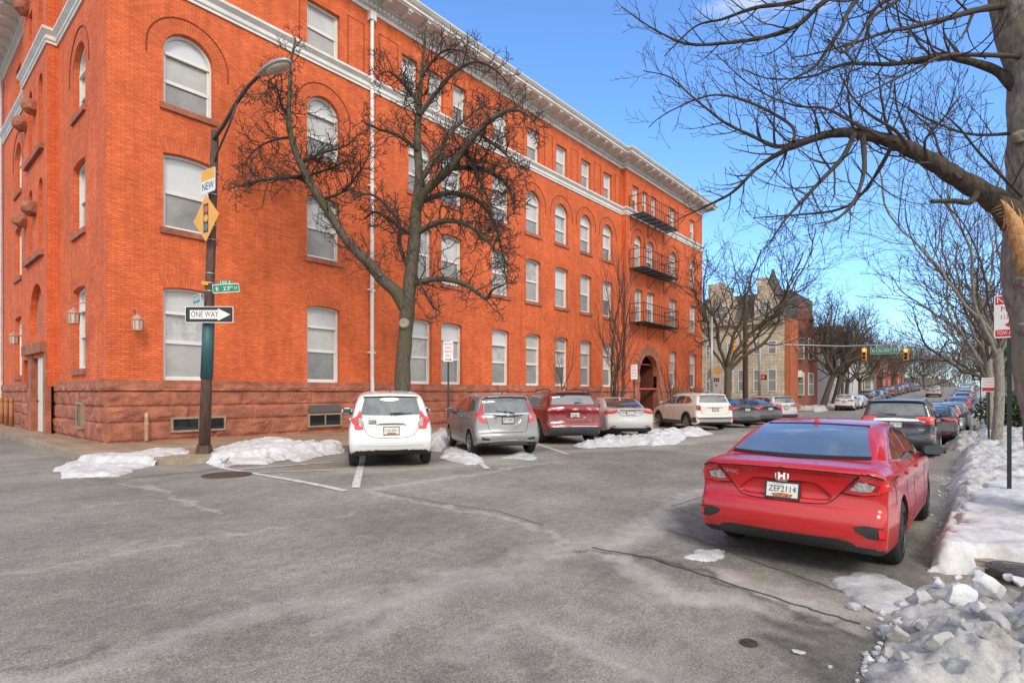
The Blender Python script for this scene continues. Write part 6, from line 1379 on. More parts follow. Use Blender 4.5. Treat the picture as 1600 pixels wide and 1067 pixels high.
class Limbs:
    """collects limbs as tubes; all numpy so thousands of twigs stay quick"""
    def __init__(s): s.V = []; s.F = []; s.n = 0
    def add(s, P, R, k=4):
        P = np.asarray(P, float); R = np.asarray(R, float); n = len(P)
        T = np.gradient(P, axis=0); T /= np.maximum(np.linalg.norm(T, axis=1, keepdims=True), 1e-9)
        ref = np.array([.31, .17, .93]); A = np.cross(T, ref); A /= np.maximum(np.linalg.norm(A, axis=1, keepdims=True), 1e-6); B = np.cross(T, A)
        w = np.arange(k) * 2 * math.pi / k
        V = P[:, None] + (A[:, None] * np.cos(w)[None, :, None] + B[:, None] * np.sin(w)[None, :, None]) * R[:, None, None]
        i = np.arange(n * k).reshape(n, k); j = np.roll(i, -1, 1)
        s.F.append(np.stack([i[:-1], j[:-1], j[1:], i[1:]], -1).reshape(-1, 4) + s.n); s.V.append(V.reshape(-1, 3)); s.n += n * k
    def obj(s, name, m, parent, loc):
        if not s.V: return None
        return npmesh(name, np.concatenate(s.V) - np.array(loc), np.concatenate(s.F), m, parent)
def spline(pts, rad, step=.25):
    """Catmull-Rom through the given points"""
    P = [np.array(p, float) for p in pts]; out = []; ro = []
    for i in range(len(P) - 1):
        p0, p1, p2, p3 = P[max(i - 1, 0)], P[i], P[i + 1], P[min(i + 2, len(P) - 1)]
        n = max(2, int(np.linalg.norm(p2 - p1) / step))
        for k in range(n):
            t = k / n; out.append(.5 * (2 * p1 + (p2 - p0) * t + (2 * p0 - 5 * p1 + 4 * p2 - p3) * t * t + (3 * p1 - p0 - 3 * p2 + p3) * t ** 3)); ro.append(rad[i] * (1 - t) + rad[i + 1] * t)
    out.append(P[-1]); ro.append(rad[-1]); return np.array(out), np.array(ro)
def nrm(v): return v / max(np.linalg.norm(v), 1e-9)
class Style:
    def __init__(s, **k):
        s.wob = .35; s.trop = .1; s.ang = (35, 70); s.lr = (.45, .7); s.kids = [6, 5, 4, 0]; s.seg = .18; s.rmin = .004; s.rr = .55; s.flat = 0.; s.start = .25; s.bud = 0; s.droop = 0.
        s.__dict__.update(k)
def rot_about(v, ax, a):
    ax = nrm(ax); return v * math.cos(a) + np.cross(ax, v) * math.sin(a) + ax * np.dot(ax, v) * (1 - math.cos(a))
def grow(tw, p, d, L, r, lvl, rng, st, thick=None, tr=.03):
    n = max(3, int(L / st.seg)); P = [p]; D = [d]; w = st.wob
    for k in range(n):
        d = nrm(d + w * (rng.random(3) - .5) * 1.0 + np.array([0, 0, st.trop * (1 - st.droop * k / n * 2)]) * .25); p = p + d * (L / n); P.append(p); D.append(d)
    R = r * (1 - .72 * np.linspace(0, 1, n + 1)); R = np.maximum(R, st.rmin * .7)
    if st.bud and lvl == len(st.kids) - 1: R[-1] = R[-2] * st.bud
    (thick if (thick is not None and r > tr) else tw).add(P, R, 6 if r > .03 else 4 if r > .012 else 3)
    if lvl < len(st.kids) and st.kids[lvl]:
        sprout(tw, P, R, lvl, rng, st, thick, tr, L)
def sprout(tw, P, R, lvl, rng, st, thick=None, tr=.03, L=None, n=None, start=None):
    P = np.asarray(P); n = n if n is not None else st.kids[lvl]; n = max(0, int(n * (.75 + .5 * rng.random()) + .5)); seg = np.linalg.norm(np.diff(P, axis=0), axis=1); Lt = seg.sum(); L = L or Lt
    s0 = st.start if start is None else start; alt = rng.random() * 6.28
    for k in range(n):
        t = s0 + (1 - s0) * (k + rng.random() * .8) / n; t = min(t, .985); f = t * (len(P) - 1); i = int(f); q = P[i] + (P[min(i + 1, len(P) - 1)] - P[i]) * (f - i); d = nrm(P[min(i + 1, len(P) - 1)] - P[max(i - 1, 0)])
        alt += 2.4 + rng.random() * .6; side = nrm(np.cross(d, np.array([.2, .1, 1.0]))); side = rot_about(side, d, alt)
        if st.flat: side = nrm(side * np.array([1, 1, 1 - st.flat]))
        a = math.radians(st.ang[0] + (st.ang[1] - st.ang[0]) * rng.random()); dd = nrm(d * math.cos(a) + side * math.sin(a))
        ll = L * (st.lr[0] + (st.lr[1] - st.lr[0]) * rng.random()) * (1.1 - .55 * t); rr = max(st.rmin, R[min(i, len(R) - 1)] * st.rr * (.8 + .4 * rng.random()))
        grow(tw, q, dd, ll, min(rr, ll * .02 + .004), lvl + 1, rng, st, thick, tr)
def px_limb(pts, dfun):
    """polyline of (px, py, width_px) surveyed on the photograph -> world points and radii"""
    P, R = [], []
    for k, (x, y, w) in enumerate(pts): d = dfun(k / max(1, len(pts) - 1), x, y); P.append(at_d(x, y, d)); R.append(w * d / F / 2)
    return P, R
# ---------------------------------------------------------------- the tree in front of the building
def front_tree():
    rng = np.random.default_rng(11); base = at_y(630, 607, 14.0); D0 = 17.5
    loc = (base.x, base.y, gz(base.x) + .12); T = empty('street_tree', loc, 'bare knobbly tree in front of the brick building with a mossy trunk', 'tree')
    th, tw = Limbs(), Limbs()
    st = Style(wob=.75, trop=.25, ang=(35, 80), lr=(.36, .72), kids=[0, 8, 5, 3, 0], seg=.085, rmin=.0105, rr=.66, start=.12)
    P, R = spline([Vector((base.x, base.y, loc[2] - .1)), Vector((base.x, base.y, loc[2] + .25)), at_d(629, 585, D0), at_d(632, 540, D0), at_d(636, 490, D0), at_d(640, 450, D0), at_d(645, 400, D0), at_d(649, 360, D0), at_d(650, 325, D0), at_d(655, 280, D0), at_d(652, 220, D0 + .2), at_d(655, 160, D0 + .4), at_d(660, 100, D0 + .5), at_d(664, 52, D0 + .5)],
                  [.42, .34, .285, .27, .27, .25, .235, .225, .20, .165, .135, .10, .06, .015], .3)
    R = R * .86 * (1 + .06 * np.sin(np.arange(len(R)) * 2.1)); th.add(P, R, 14)
    sprout(tw, P[int(len(P) * .70):], R[int(len(R) * .72):], 1, rng, st, None, .03, 2.2, 20, .1)
    limbs = [([(634, 480, 24), (618, 455, 20), (598, 438, 18), (570, 405, 16), (545, 380, 14), (515, 335, 13), (490, 295, 12), (470, 255, 11), (455, 205, 9), (455, 150, 7), (458, 100, 5), (467, 62, 2)], -.9, 24),
        ([(489, 292, 8), (465, 278, 7), (430, 280, 6), (395, 285, 4), (362, 294, 2)], -1.3, 12), ([(455, 190, 6), (440, 165, 4), (430, 135, 3), (405, 160, 1.5)], -1.3, 9), ([(458, 215, 5), (430, 218, 4), (400, 232, 2.5), (378, 262, 1.5)], -.4, 10),
        ([(470, 255, 6), (500, 240, 4), (540, 225, 2.5), (560, 205, 1.5)], -.6, 9), ([(500, 312, 6), (535, 300, 4), (560, 270, 3), (575, 240, 1.5)], -.2, 9), ([(480, 275, 5), (520, 262, 4), (545, 250, 2)], .2, 8),
        ([(650, 330, 17), (660, 305, 15), (678, 285, 14), (700, 265, 13), (720, 238, 11), (745, 205, 9), (772, 182, 8), (802, 172, 6), (828, 184, 4), (838, 205, 2)], -1.2, 24),
        ([(655, 285, 10), (685, 240, 8), (705, 205, 6), (735, 180, 4), (760, 165, 2)], .6, 14), ([(655, 180, 8), (682, 145, 7), (712, 112, 5), (745, 98, 4), (775, 112, 2.5), (790, 130, 1.5)], .4, 14),
        ([(642, 445, 10), (680, 436, 9), (718, 441, 8), (740, 452, 7), (762, 466, 6), (772, 450, 4), (800, 438, 2)], -1.6, 10), ([(640, 425, 8), (625, 385, 7), (622, 345, 6), (600, 318, 5), (575, 300, 4), (550, 308, 2)], -.7, 12),
        ([(649, 365, 10), (690, 346, 9), (728, 350, 7), (762, 376, 5), (785, 405, 3), (790, 430, 2)], -1.4, 20), ([(652, 318, 10), (698, 302, 8), (742, 312, 6), (770, 345, 4.5), (782, 392, 3), (785, 420, 1.5)], .9, 22),
        ([(653, 235, 7), (622, 212, 6), (590, 202, 4), (565, 190, 2)], -.4, 10), ([(655, 165, 6), (632, 132, 5), (610, 112, 3), (592, 118, 1.5)], -.4, 9), ([(702, 264, 9), (742, 262, 7), (780, 276, 5), (800, 300, 3.5), (806, 330, 2)], -.6, 18),
        ([(745, 205, 7), (770, 225, 5), (795, 245, 4), (815, 275, 2)], -1.6, 12), ([(658, 120, 6), (680, 92, 4), (700, 80, 3), (730, 88, 1.5)], -.3, 9), ([(648, 370, 8), (610, 345, 6), (585, 332, 4), (566, 345, 2)], .8, 9), ([(720, 238, 7), (735, 250, 6), (765, 320, 4), (772, 370, 2)], -.9, 16), ([(645, 420, 5), (672, 470, 4), (690, 485, 2)], -1.0, 5)]
    for pts, dd, n in limbs:
        P, R = px_limb(pts, lambda t, x, y: D0 + dd * t * 1.6); P, R = spline(P, R, .14)
        P = P + np.cumsum((rng.random(P.shape) - .5) * .035, 0) * np.linspace(0, 1, len(P))[:, None]
        (th if pts[0][2] > 9 else tw).add(P, np.maximum(R, .012), 8 if pts[0][2] > 9 else 5)
        sprout(tw, P, R, 1, rng, st, None, .03, 1.8, n * 1.85, .10)
    th.obj('trunk', BARK, T, loc); tw.obj('crown', TWIG, T, loc)
    mb = MB(); p = at_d(631, 505, D0 - .27) - Vector(loc); M = frame_matrix(p, (ST, -CT, 0), (0, 0, 1)); mb.lathe([(0, .02), (.09, .03), (.12, .045), (.15, .03), (.17, -.06)], 14, M); mb.build('healed_scar', mat('pale_bark', (.30, .27, .22), .9, noise=(9, .3)), T, True)
front_tree()
# ---------------------------------------------------------------- the torn tree at the right-hand kerb
def kerb_tree():
    rng = np.random.default_rng(5); D0 = 6.8; b = at_d(1665, 800, D0); loc = (b.x, b.y - .05, gz(b.x, b.y) + .1)
    T = empty('street_tree', loc, 'big grey tree at the kerb with a torn orange wound and long bare limbs', 'tree'); th, tw, lm = Limbs(), Limbs(), Limbs()
    st = Style(wob=.30, trop=.55, ang=(28, 62), lr=(.34, .72), kids=[0, 5, 4, 0], seg=.10, rmin=.0040, rr=.52, start=.15, bud=1.7)
    ctr = [(1700, 905, 150), (1692, 800, 118), (1674, 700, 106), (1654, 600, 100), (1642, 500, 98), (1634, 420, 106), (1632, 340, 94), (1630, 260, 88), (1628, 180, 84), (1624, 100, 80), (1604, 30, 84), (1592, -60, 76)]
    P, R = px_limb(ctr, lambda t, x, y: D0); P, R = spline(P, R, .12); P[:, 2] = np.maximum(P[:, 2], -.3)
    R = R * (1 + .05 * np.array([mnoise.noise(Vector((0, 0, z * 3))) for z in P[:, 2]])); Pf, Rf = spline(P, R, .045); th.add(Pf, Rf, 48); v = th.V[-1]; q = v - np.repeat(Pf, 48, 0); v += q * (.10 * fbm(v[:, 0] * 4, v[:, 1] * 4, v[:, 2] * 2.2, 3, 3) + .05 * fbm(v[:, 0] * 22, v[:, 1] * 22, v[:, 2] * 9, 5, 3))[:, None]
    top = at_d(1590, -60, D0)
    for ang, ln in ((2.4, 3.2), (.6, 2.6), (4.2, 3.0), (5.4, 2.4)):
        d = np.array([math.cos(ang) * .5, math.sin(ang) * .5, .85]); grow(tw, np.array(top), nrm(d), ln, .15, 1, rng, Style(wob=.3, kids=[0, 6, 4, 0], trop=.4, lr=(.4, .6), rmin=.005), lm, .05)
    limbs = [([(1592, 345, 46), (1572, 326, 38), (1540, 303, 30), (1500, 280, 27), (1460, 255, 24), (1420, 232, 21), (1380, 217, 18), (1330, 207, 15), (1290, 210, 13), (1250, 222, 10), (1215, 228, 7), (1180, 214, 5), (1130, 190, 4), (1080, 150, 3), (1045, 120, 2), (1005, 110, 1.2)], .5, 30),
        ([(1292, 211, 9), (1250, 226, 9), (1220, 238, 8), (1180, 265, 6), (1145, 300, 5), (1100, 323, 3.4), (1058, 342, 1.6)], .9, 14), ([(1335, 210, 9), (1318, 245, 8), (1285, 280, 6.5), (1255, 312, 5), (1225, 347, 3.8), (1204, 378, 2)], -.5, 12),
        ([(1348, 212, 9), (1350, 265, 7), (1336, 310, 5), (1310, 340, 3.4), (1268, 352, 1.6)], -.8, 8), ([(1398, 222, 8), (1350, 300, 5), (1300, 330, 4), (1180, 340, 1.6)], 1.0, 7),
        ([(1380, 217, 6), (1330, 190, 5), (1290, 170, 4), (1240, 165, 3), (1180, 140, 2.2), (1120, 88, 1.4)], .6, 14), ([(1240, 222, 6), (1235, 195, 5), (1170, 160, 4), (1110, 150, 3), (1040, 178, 2), (1012, 200, 1.4)], .9, 12),
        ([(1420, 232, 7), (1400, 205, 5), (1360, 180, 4), (1330, 150, 3), (1310, 110, 1.8)], -.4, 9), ([(1450, 250, 6), (1445, 220, 4), (1470, 190, 3), (1500, 150, 1.8)], -.3, 8), ([(1500, 281, 6), (1470, 240, 4), (1455, 200, 3), (1420, 170, 1.6)], .6, 8),
        ([(1622, 150, 18), (1590, 140, 17), (1572, 122, 15), (1556, 110, 13), (1530, 100, 11), (1480, 88, 9.5), (1440, 92, 8.5), (1395, 100, 6.5), (1320, 100, 4.6), (1268, 118, 3.2), (1200, 122, 2), (1160, 105, 1.3)], .4, 18),
        ([(1620, 90, 9), (1520, 86, 7), (1470, 90, 6), (1420, 112, 4), (1340, 150, 3), (1280, 175, 1.6)], -.8, 12), ([(1600, 6, 14), (1530, 16, 10), (1480, 30, 8), (1420, 46, 6.5), (1380, 55, 5), (1300, 82, 3.4), (1240, 95, 2)], -.5, 15),
        ([(1600, -120, 18), (1450, -90, 12), (1300, -4, 8), (1250, 38, 7), (1200, 58, 6), (1140, 68, 5), (1080, 71, 4), (1030, 52, 2.8), (972, 14, 1.4)], .6, 20),
        ([(1600, -140, 18), (1450, -110, 12), (1340, -4, 7), (1312, 45, 6), (1272, 100, 4.4), (1225, 128, 2.6), (1175, 190, 1.4)], -.5, 12), ([(1600, -130, 16), (1400, -80, 10), (1262, -2, 7), (1182, 14, 5.5), (1130, 32, 4), (1085, 45, 2.6), (1040, 90, 1.4)], 1.0, 16),
        ([(1600, -110, 14), (1480, -40, 9), (1370, 10, 6), (1350, 60, 4), (1310, 150, 2), (1290, 190, 1.2)], .3, 10), ([(1600, -160, 16), (1500, -60, 9), (1405, -2, 6), (1360, 30, 4.5), (1320, 80, 3), (1290, 60, 1.6)], -1, 10), ([(1620, 205, 7), (1520, 210, 4), (1450, 185, 3), (1390, 150, 1.6)], .5, 9), ([(1620, 330, 6), (1540, 250, 4), (1500, 200, 3), (1470, 175, 1.6)], -.5, 8)]
    for pts, dd, n in limbs:
        P, R = px_limb(pts, lambda t, x, y: D0 + dd * t * 1.6); P, R = spline(P, R, .07)
        P = P + np.cumsum((rng.random(P.shape) - .5) * .008, 0) * np.linspace(0, 1, len(P))[:, None]
        big = pts[0][2] > 15; (lm if big else tw).add(P, np.maximum(R * (1 + .07 * np.sin(np.arange(len(R)) * 1.7)), .0042), 10 if big else 5)
        sprout(tw, P, R, 1, rng, st, None, .03, 1.4, n * 1.25, .2)
    # broken side stub and splintered wound
    P, R = px_limb([(1526, 300, 12), (1516, 316, 9), (1490, 314, 8), (1455, 315, 5)], lambda t, x, y: D0 - .1); P, R = spline(P, R, .05); lm.add(P, R, 7)
    th.obj('trunk', BARKG, T, loc); tw.obj('crown', TWIG, T, loc); lm.obj('limb', BARKL, T, loc)
    w = MB(); rr = random.Random(4); c0 = at_d(1584, 372, D0 - .33)
    right = Vector((ST, -CT, 0)); fwd = Vector((CT, ST, 0)); up = Vector((0, 0, 1))
    def q(x, y, d=0): return c0 + right * ((x - 1584) * D0 / F) - up * ((y - 372) * D0 / F) + fwd * d - Vector(loc)
    for x0, y0, x1, y1, wd in ((1570, 312, 1576, 356, 10), (1577, 322, 1584, 384, 14), (1585, 330, 1591, 406, 15), (1593, 340, 1597, 424, 15), (1602, 350, 1604, 428, 14)):
        w.tube([q(x0, y0, .05), q(x0 + 2, y0 + 14, -.01), q((x0 + x1) / 2 + 1, (y0 + y1) / 2, -.03), q(x1, y1 - 16, .0), q(x1, y1, .07)], [.004, wd * .0028, wd * .0042, wd * .0036, .008], 12)
    for k in range(34):
        t = rr.random(); x0 = 1566 + 36 * t + rr.uniform(-3, 3); y0 = 308 + 34 * t + rr.uniform(-6, 30); L_ = rr.uniform(18, 46); wd = rr.uniform(1.2, 3.0); dz = rr.uniform(-.055, -.02)
        w.tube([q(x0, y0, dz + .03), q(x0 + 1, y0 + L_ * .4, dz), q(x0 + rr.uniform(0, 5), y0 + L_, dz + .05)], [.001, wd * .0026, .002], 5)
    for k in range(6): w.tube([q(1568 + k * 2, 322 + k * 5, .02), q(1544 + k * 4 + rr.uniform(-4, 4), 332 + k * 4, -.05)], [.004, .0008], 4)
    w.build('torn_wood', mat('raw_wood', (.46, .25, .10), .8, noise=(18, .5, (3, 3, .5)), bump=(40, .8)), T, True)
    for x, y, r in ((1576, 214, .07), (1584, 440, .09), (1590, 512, .10)):
        kn = MB(); bm = bmesh.new(); bmesh.ops.create_icosphere(bm, subdivisions=3, radius=r); kn.add([at_d(x + 16, y, D0 - .10) - Vector(loc) + v.co * (1 + .5 * mnoise.noise(v.co * 17)) for v in bm.verts], [[v.index for v in f.verts] for f in bm.faces]); bm.free(); kn.build('knot', BARKG, T, True)
kerb_tree()
# ---------------------------------------------------------------- generic street trees
def tree(name, label, x, y, h, lean=(0, 0), seed=1, r=.2, fork=.3, spread=.55, nl=6, kids=(6, 5, 4), m=BARK, tm=TWIG, group=None, z=None, rmin=.008, wob=.5, trop=.3, limbr=.5, droop=0):
    rng = np.random.default_rng(seed); z = gz(x, y) + .1 if z is None else z; loc = (x, y, z); T = empty(name, loc, label, 'tree', group); th, tw = Limbs(), Limbs()
    st = Style(wob=wob, trop=trop, ang=(25, 60), lr=(.4, .62), kids=[0] + list(kids) + [0], seg=h * .028, rmin=rmin, rr=.55, start=.18, droop=droop)
    hf = h * fork; p0 = np.array([x, y, z - .15]); p1 = p0 + np.array([lean[0] * hf, lean[1] * hf, hf])
    P, R = spline([p0, p0 * .97 + p1 * .03 + np.array([0, 0, .05]), p0 * .5 + p1 * .5 + (rng.random(3) - .5) * .15, p1], [r * 1.5, r * 1.1, r * .92, r * .85], .4); th.add(P, R, 10)
    for k in range(nl):
        a = 6.28 * k / nl + rng.random() * .8; s = spread * (.7 + .6 * rng.random()); d = nrm(np.array([math.cos(a) * s + lean[0] * .5, math.sin(a) * s + lean[1] * .5, 1.0])); grow(tw, p1 - np.array([0, 0, hf * .05 * (k % 3)]), d, (h - hf) * (.75 + .3 * rng.random()), r * (limbr + .2 * rng.random()), 1, rng, st, th, .045)
    th.obj('trunk', m, T, loc); tw.obj('crown', tm, T, loc); return T
def at_px(px, Y): return at_y(px, 600, Y).x
tree('street_tree', 'dark spreading tree at the far corner with traffic lights in front of its trunk', at_px(1136, 13.6), 13.6, 14.2, (.04, 0), 3, .26, .26, .70, 7, (9, 6, 4), wob=.62, trop=.22, rmin=.014, limbr=.36)
for px, lean, sd, lab in ((1284, .30, 21, 'leaning tree beyond the crossing nearest the brick rowhouse'), (1301, .22, 22, 'second leaning tree beyond the crossing behind the white crossover'), (1316, .02, 23, 'slim upright tree behind the two leaning trees')):
    x = at_px(px, 12.9 if sd < 23 else 14.5); tree('street_tree', lab, x, 12.9 if sd < 23 else 14.5, 11.5, (-.05, -lean), sd, .30 if sd < 23 else .2, .33, .75, 7, (9, 6, 4), group=None, tm=TWIGB, rmin=.017, wob=.6, limbr=.38)
tree('street_tree', 'upright grey tree on the right pavement just beyond the parking sign', 25.1, -.38, 13, (0, -.02), 31, .15, .27, .42, 8, (8, 6, 2), BARKG, TWIGB, rmin=.007, trop=.30, limbr=.24, wob=.4)
tree('street_tree', 'second upright tree on the right pavement behind the first one', 33.5, -.35, 13, (0, .02), 32, .14, .28, .45, 7, (7, 5, 2), BARKG, TWIGB, rmin=.009, trop=.28, limbr=.24, wob=.4)
# multi-stemmed saplings against the facade
def sapling(label, px, Y, h, seed, stems, spread, tm=TWIGR, r=.035, kids=(7, 4)):
    rng = np.random.default_rng(seed); x = at_px(px, Y); z = gz(x) + .1; loc = (x, Y, z); T = empty('young_tree', loc, label, 'tree'); th, tw = Limbs(), Limbs()
    st = Style(wob=.3, trop=.55, ang=(18, 42), lr=(.3, .5), kids=[0] + list(kids) + [0], seg=.2, rmin=.006, rr=.5, start=.22)
    for k in range(stems):
        a = rng.random() * 6.28; s = spread * rng.random(); grow(tw, np.array([x + .1 * math.cos(a), Y + .1 * math.sin(a), z - .05]), nrm(np.array([math.cos(a) * s, math.sin(a) * s * .8, 1])), h * (.7 + .35 * rng.random()), r * (.7 + .6 * rng.random()), 1, rng, st, th, .022)
    th.obj('trunk', TWIGB, T, loc); tw.obj('crown', tm, T, loc)
sapling('tall many stemmed young tree before the fire escape', 966, 15.2, 9.5, 3, 9, .22, r=.055, kids=(9, 4)); sapling('small young tree growing behind the dark red car', 872, 15.0, 4.4, 4, 3, .35); sapling('spreading leafless shrub beside the arched entrance', 1048, 15.6, 3.6, 5, 8, .8, TWIGB, .03); sapling('low bare bush behind the shrub by the entrance', 1085, 15.8, 3.0, 6, 5, .8, TWIGB, .03)
# trees along the far part of the street: two kinds, copied
def copy_tree(T, x, y, s, rz, label, group):
    c = T.copy(); COL.objects.link(c); c.location = (x, y, gz(x, y)); c.scale = (s, s, s); c.rotation_euler = (0, 0, rz); c['label'] = label
    if group: c['group'] = group
    for ch in T.children: d = ch.copy(); COL.objects.link(d); d.parent = c
    return c
FG = 'bare trees along the far street'
A_ = tree('bare_tree', 'bare tree far up the street beyond the crossing', 78, 12.6, 11, (0, -.05), 41, .23, .26, .8, 7, (8, 6, 2), BARK, TWIGR, FG, rmin=.022, limbr=.38, wob=.6)
B_ = tree('bare_tree', 'bare tree far up the street beyond the crossing', 66, -.9, 11.5, (0, .05), 42, .2, .28, .6, 7, (7, 5, 2), BARKG, TWIGR, FG, rmin=.02, limbr=.35, wob=.5)
rr = random.Random(9)
for k, (x, y, s) in enumerate([(90, 12.8, 1.0), (102, 12.6, .95), (114, 13, 1.05), (128, 12.8, 1), (145, 13, 1.1), (165, 12.5, 1.1), (190, 12, 1.2), (41, -.5, .95), (46, -.6, 1.0), (82, -1.1, .9), (104, -.9, .95), (130, -1, 1.0), (170, -1.3, 1.1), (230, 12, 1.3), (230, -2, 1.3), (96, 24, 1.1), (112, 27, 1.2), (135, 24, 1.3), (90, -18, 1.1), (260, 5, 1.4), (275, 14, 1.4), (270, -6, 1.4)]):
    copy_tree(A_ if (k % 3 != 1) else B_, x, y, s * rr.uniform(.92, 1.08), rr.uniform(0, 6), 'bare tree far up the street beyond the crossing' if x > 60 else ('slender tree on the right pavement between the upright trees and the crossing'), FG if x > 60 else 'slender trees short of the crossing')
# evergreen shrub by the right-hand pavement
def evergreen():
    rng = np.random.default_rng(3); x, y = 37.5, -1.2; loc = (x, y, gz(x, y) + .1); T = empty('evergreen_shrub', loc, 'dark green snow flecked shrub behind the far parking sign', 'shrub')
    n = 2600; c = rng.normal(size=(n, 3)); c /= np.linalg.norm(c, axis=1, keepdims=True); c *= (rng.random((n, 1)) ** .4) * np.array([1.2, 1.5, .95]); c[:, 2] += 1.0
    c *= 1 + .25 * fbm(c[:, 0] * 2, c[:, 1] * 2, c[:, 2] * 2, 3)[:, None]
    a = rng.normal(size=(n, 3)); a /= np.linalg.norm(a, axis=1, keepdims=True); b = np.cross(a, rng.normal(size=(n, 3))); b /= np.linalg.norm(b, axis=1, keepdims=True); s = .07 + .06 * rng.random((n, 1))
    V = np.stack([c - a * s, c + b * s * .5, c + a * s, c - b * s * .5], 1).reshape(-1, 3); o = npmesh('foliage', V, np.arange(4 * n).reshape(-1, 4), mat('evergreen_leaf', (.035, .065, .02), .6, noise=(5, .6)), T, False)
    mb = MB(); mb.tube([(0, 0, -.1), (0, .05, .6), (.1, 0, 1.2)], [.07, .05, .02], 6); mb.build('trunk', BARK, T)
    sn = c[(c[:, 2] > 1.35)][:160]; V = np.stack([sn + np.array([dx, dy, .05]) for dx, dy in ((-.08, -.06), (.08, -.06), (.08, .06), (-.08, .06))], 1).reshape(-1, 3); npmesh('snow_cover', V, np.arange(len(V)).reshape(-1, 4), SNOW, T, False)['kind'] = 'stuff'
evergreen()
# ================================================================ street furniture
OLDPOLE = mat('brown_painted_pole', (.085, .048, .034), .7, .2, noise=(7, .5, (3, 3, .6)), bump=(16, .4)); GREENP = mat('teal_wrap', (.022, .085, .095), .5, noise=(6, .3, (4, 4, .4)))
GALV = mat('galvanised_steel', (.34, .35, .36), .45, .6, noise=(8, .12)); SIGNW = mat('sign_white', (.74, .74, .72), .4, noise=(9, .06)); SIGNB = mat('sign_black', (.018, .018, .02), .45); SIGNG = mat('sign_green', (.005, .20, .115), .4, noise=(9, .1)); SIGNY = mat('sign_yellow', (.78, .36, .015), .4, noise=(8, .1)); SIGNR = mat('sign_red', (.52, .02, .02), .4, noise=(9, .1)); DKGREEN = mat('dark_green_post', (.03, .045, .04), .5, .3, noise=(9, .3)); YEL = mat('signal_yellow', (.75, .32, .01), .45, noise=(9, .12))
PB = at_d(319, 706, 12.55); PB.z = gz(PB.x) + .12
lp = empty('street_lamp', PB, 'old brown street lamp pole with a teal band and a curved arm at the corner', 'street lamp')
def loc_of(px, py, d): return at_d(px, py, d) - PB
D_ = 12.55
mb = MB(); ax0, ax1 = loc_of(319, 706, D_), loc_of(336, 205, D_)
def axis(t): return ax0.lerp(ax1, t)
mb.tube([axis(0) - Vector((0, 0, .1)), axis(.2), axis(.5), axis(1)], [.125, .115, .10, .08], 14); mb.build('pole', OLDPOLE, lp, True)
mb = MB(); mb.tube([axis(.228), axis(.43)], [.130, .122], 16); mb.build('teal_band', GREENP, lp, True)
mb = MB(); mb.tube([axis(-.01), axis(.022)], [.21, .16], 8); mb.build('base_collar', OLDPOLE, lp)
for i in range(3): pass
mb = MB(); A1 = [loc_of(x, y, D_ - .0 - k * .12) for k, (x, y) in enumerate([(333, 222), (338, 212), (350, 195), (370, 160), (388, 135), (402, 121), (414, 113)])]; mb.tube(A1, [.05, .048, .045, .042, .04, .036, .034], 8)
A2 = [loc_of(x, y, D_ - k * .12) for k, (x, y) in enumerate([(334, 262), (340, 238), (347, 222), (358, 196), (370, 162)])]; mb.tube(A2, .022, 6); mb.build('arm', mat('weathered_dark_steel', (.06, .045, .038), .6, .3, noise=(8, .4)), lp, True)
# cobra head
p0, p1 = at_d(405, 118, D_ - .68), at_d(452, 97, D_ - .95); ax = (p1 - p0).normalized(); rt = ax.cross(Vector((0, 0, 1))).normalized(); upv = rt.cross(ax); Lh = (p1 - p0).length
bm = bmesh.new(); bmesh.ops.create_uvsphere(bm, u_segments=20, v_segments=12, radius=1)
M = Matrix((ax, rt, upv)).transposed().to_4x4(); M.translation = (p0 + p1) / 2 - PB
for v in bm.verts:
    t = v.co.x; v.co = Vector((v.co.x * Lh * .56, v.co.y * .17 * (1 + .35 * t), v.co.z * (.12 if v.co.z > 0 else .05) * (1 + .3 * t)))
bm.transform(M); me = bpy.data.meshes.new('lamp_head'); bm.to_mesh(me); bm.free(); me.materials.append(GALV)
for p in me.polygons: p.use_smooth = True
o = bpy.data.objects.new('lamp_head', me); COL.objects.link(o); o.parent = lp
bm = bmesh.new(); bmesh.ops.create_uvsphere(bm, u_segments=18, v_segments=10, radius=1)
for v in bm.verts: v.co = Vector((v.co.x * Lh * .36 + Lh * .12, v.co.y * .14, v.co.z * .075 - .035))
bm.transform(M); me = bpy.data.meshes.new('lamp_lens'); bm.to_mesh(me); bm.free(); me.materials.append(mat('lamp_glass_dull', (.42, .34, .27), .2, noise=(12, .4)))
for p in me.polygons: p.use_smooth = True
o2 = bpy.data.objects.new('lamp_lens', me); COL.objects.link(o2); o2.parent = o
# ---- sign helper
def sign(name, label, cat, centre, w, h, normal, layers, post=None, thick=.004, outline=None, base=SIGNW, edge=.02, up=(0, 0, 1), back=None):
    """a flat plate; layers: list of ('text', str, x, y, size, mat, width) or ('poly', pts, mat, lift)"""
    n = Vector(normal).normalized(); u = Vector(up); r = u.cross(n).normalized(); u = n.cross(r)
    M = Matrix((r, u, n)).transposed().to_4x4()
    ob = MB(); ob.prism(outline or rrect(w, h, min(w, h) * .07), -thick, thick, M); o = ob.build(name, base); o.location = centre; tag(o, label, cat)
    if back: pass
    for l in layers:
        if l[0] == 'text': text_part('lettering', l[1], l[4], l[5], M @ Matrix.Translation((l[2], l[3], thick + .0025)), o, .0008, l[6] if len(l) > 6 else None)
        else: q = MB(); q.prism(l[1], thick - .001, thick + (l[3] if len(l) > 3 else .001), M); q.build(l[4] if len(l) > 4 else 'sign_panel', l[2], o)
    return o, M
def ring(w, h, r, t):
    return rrect(w, h, r)
cam_n = (-CT, -ST, 0)
def px2(px, py, d): return at_d(px, py, d)
pm = D_ / F
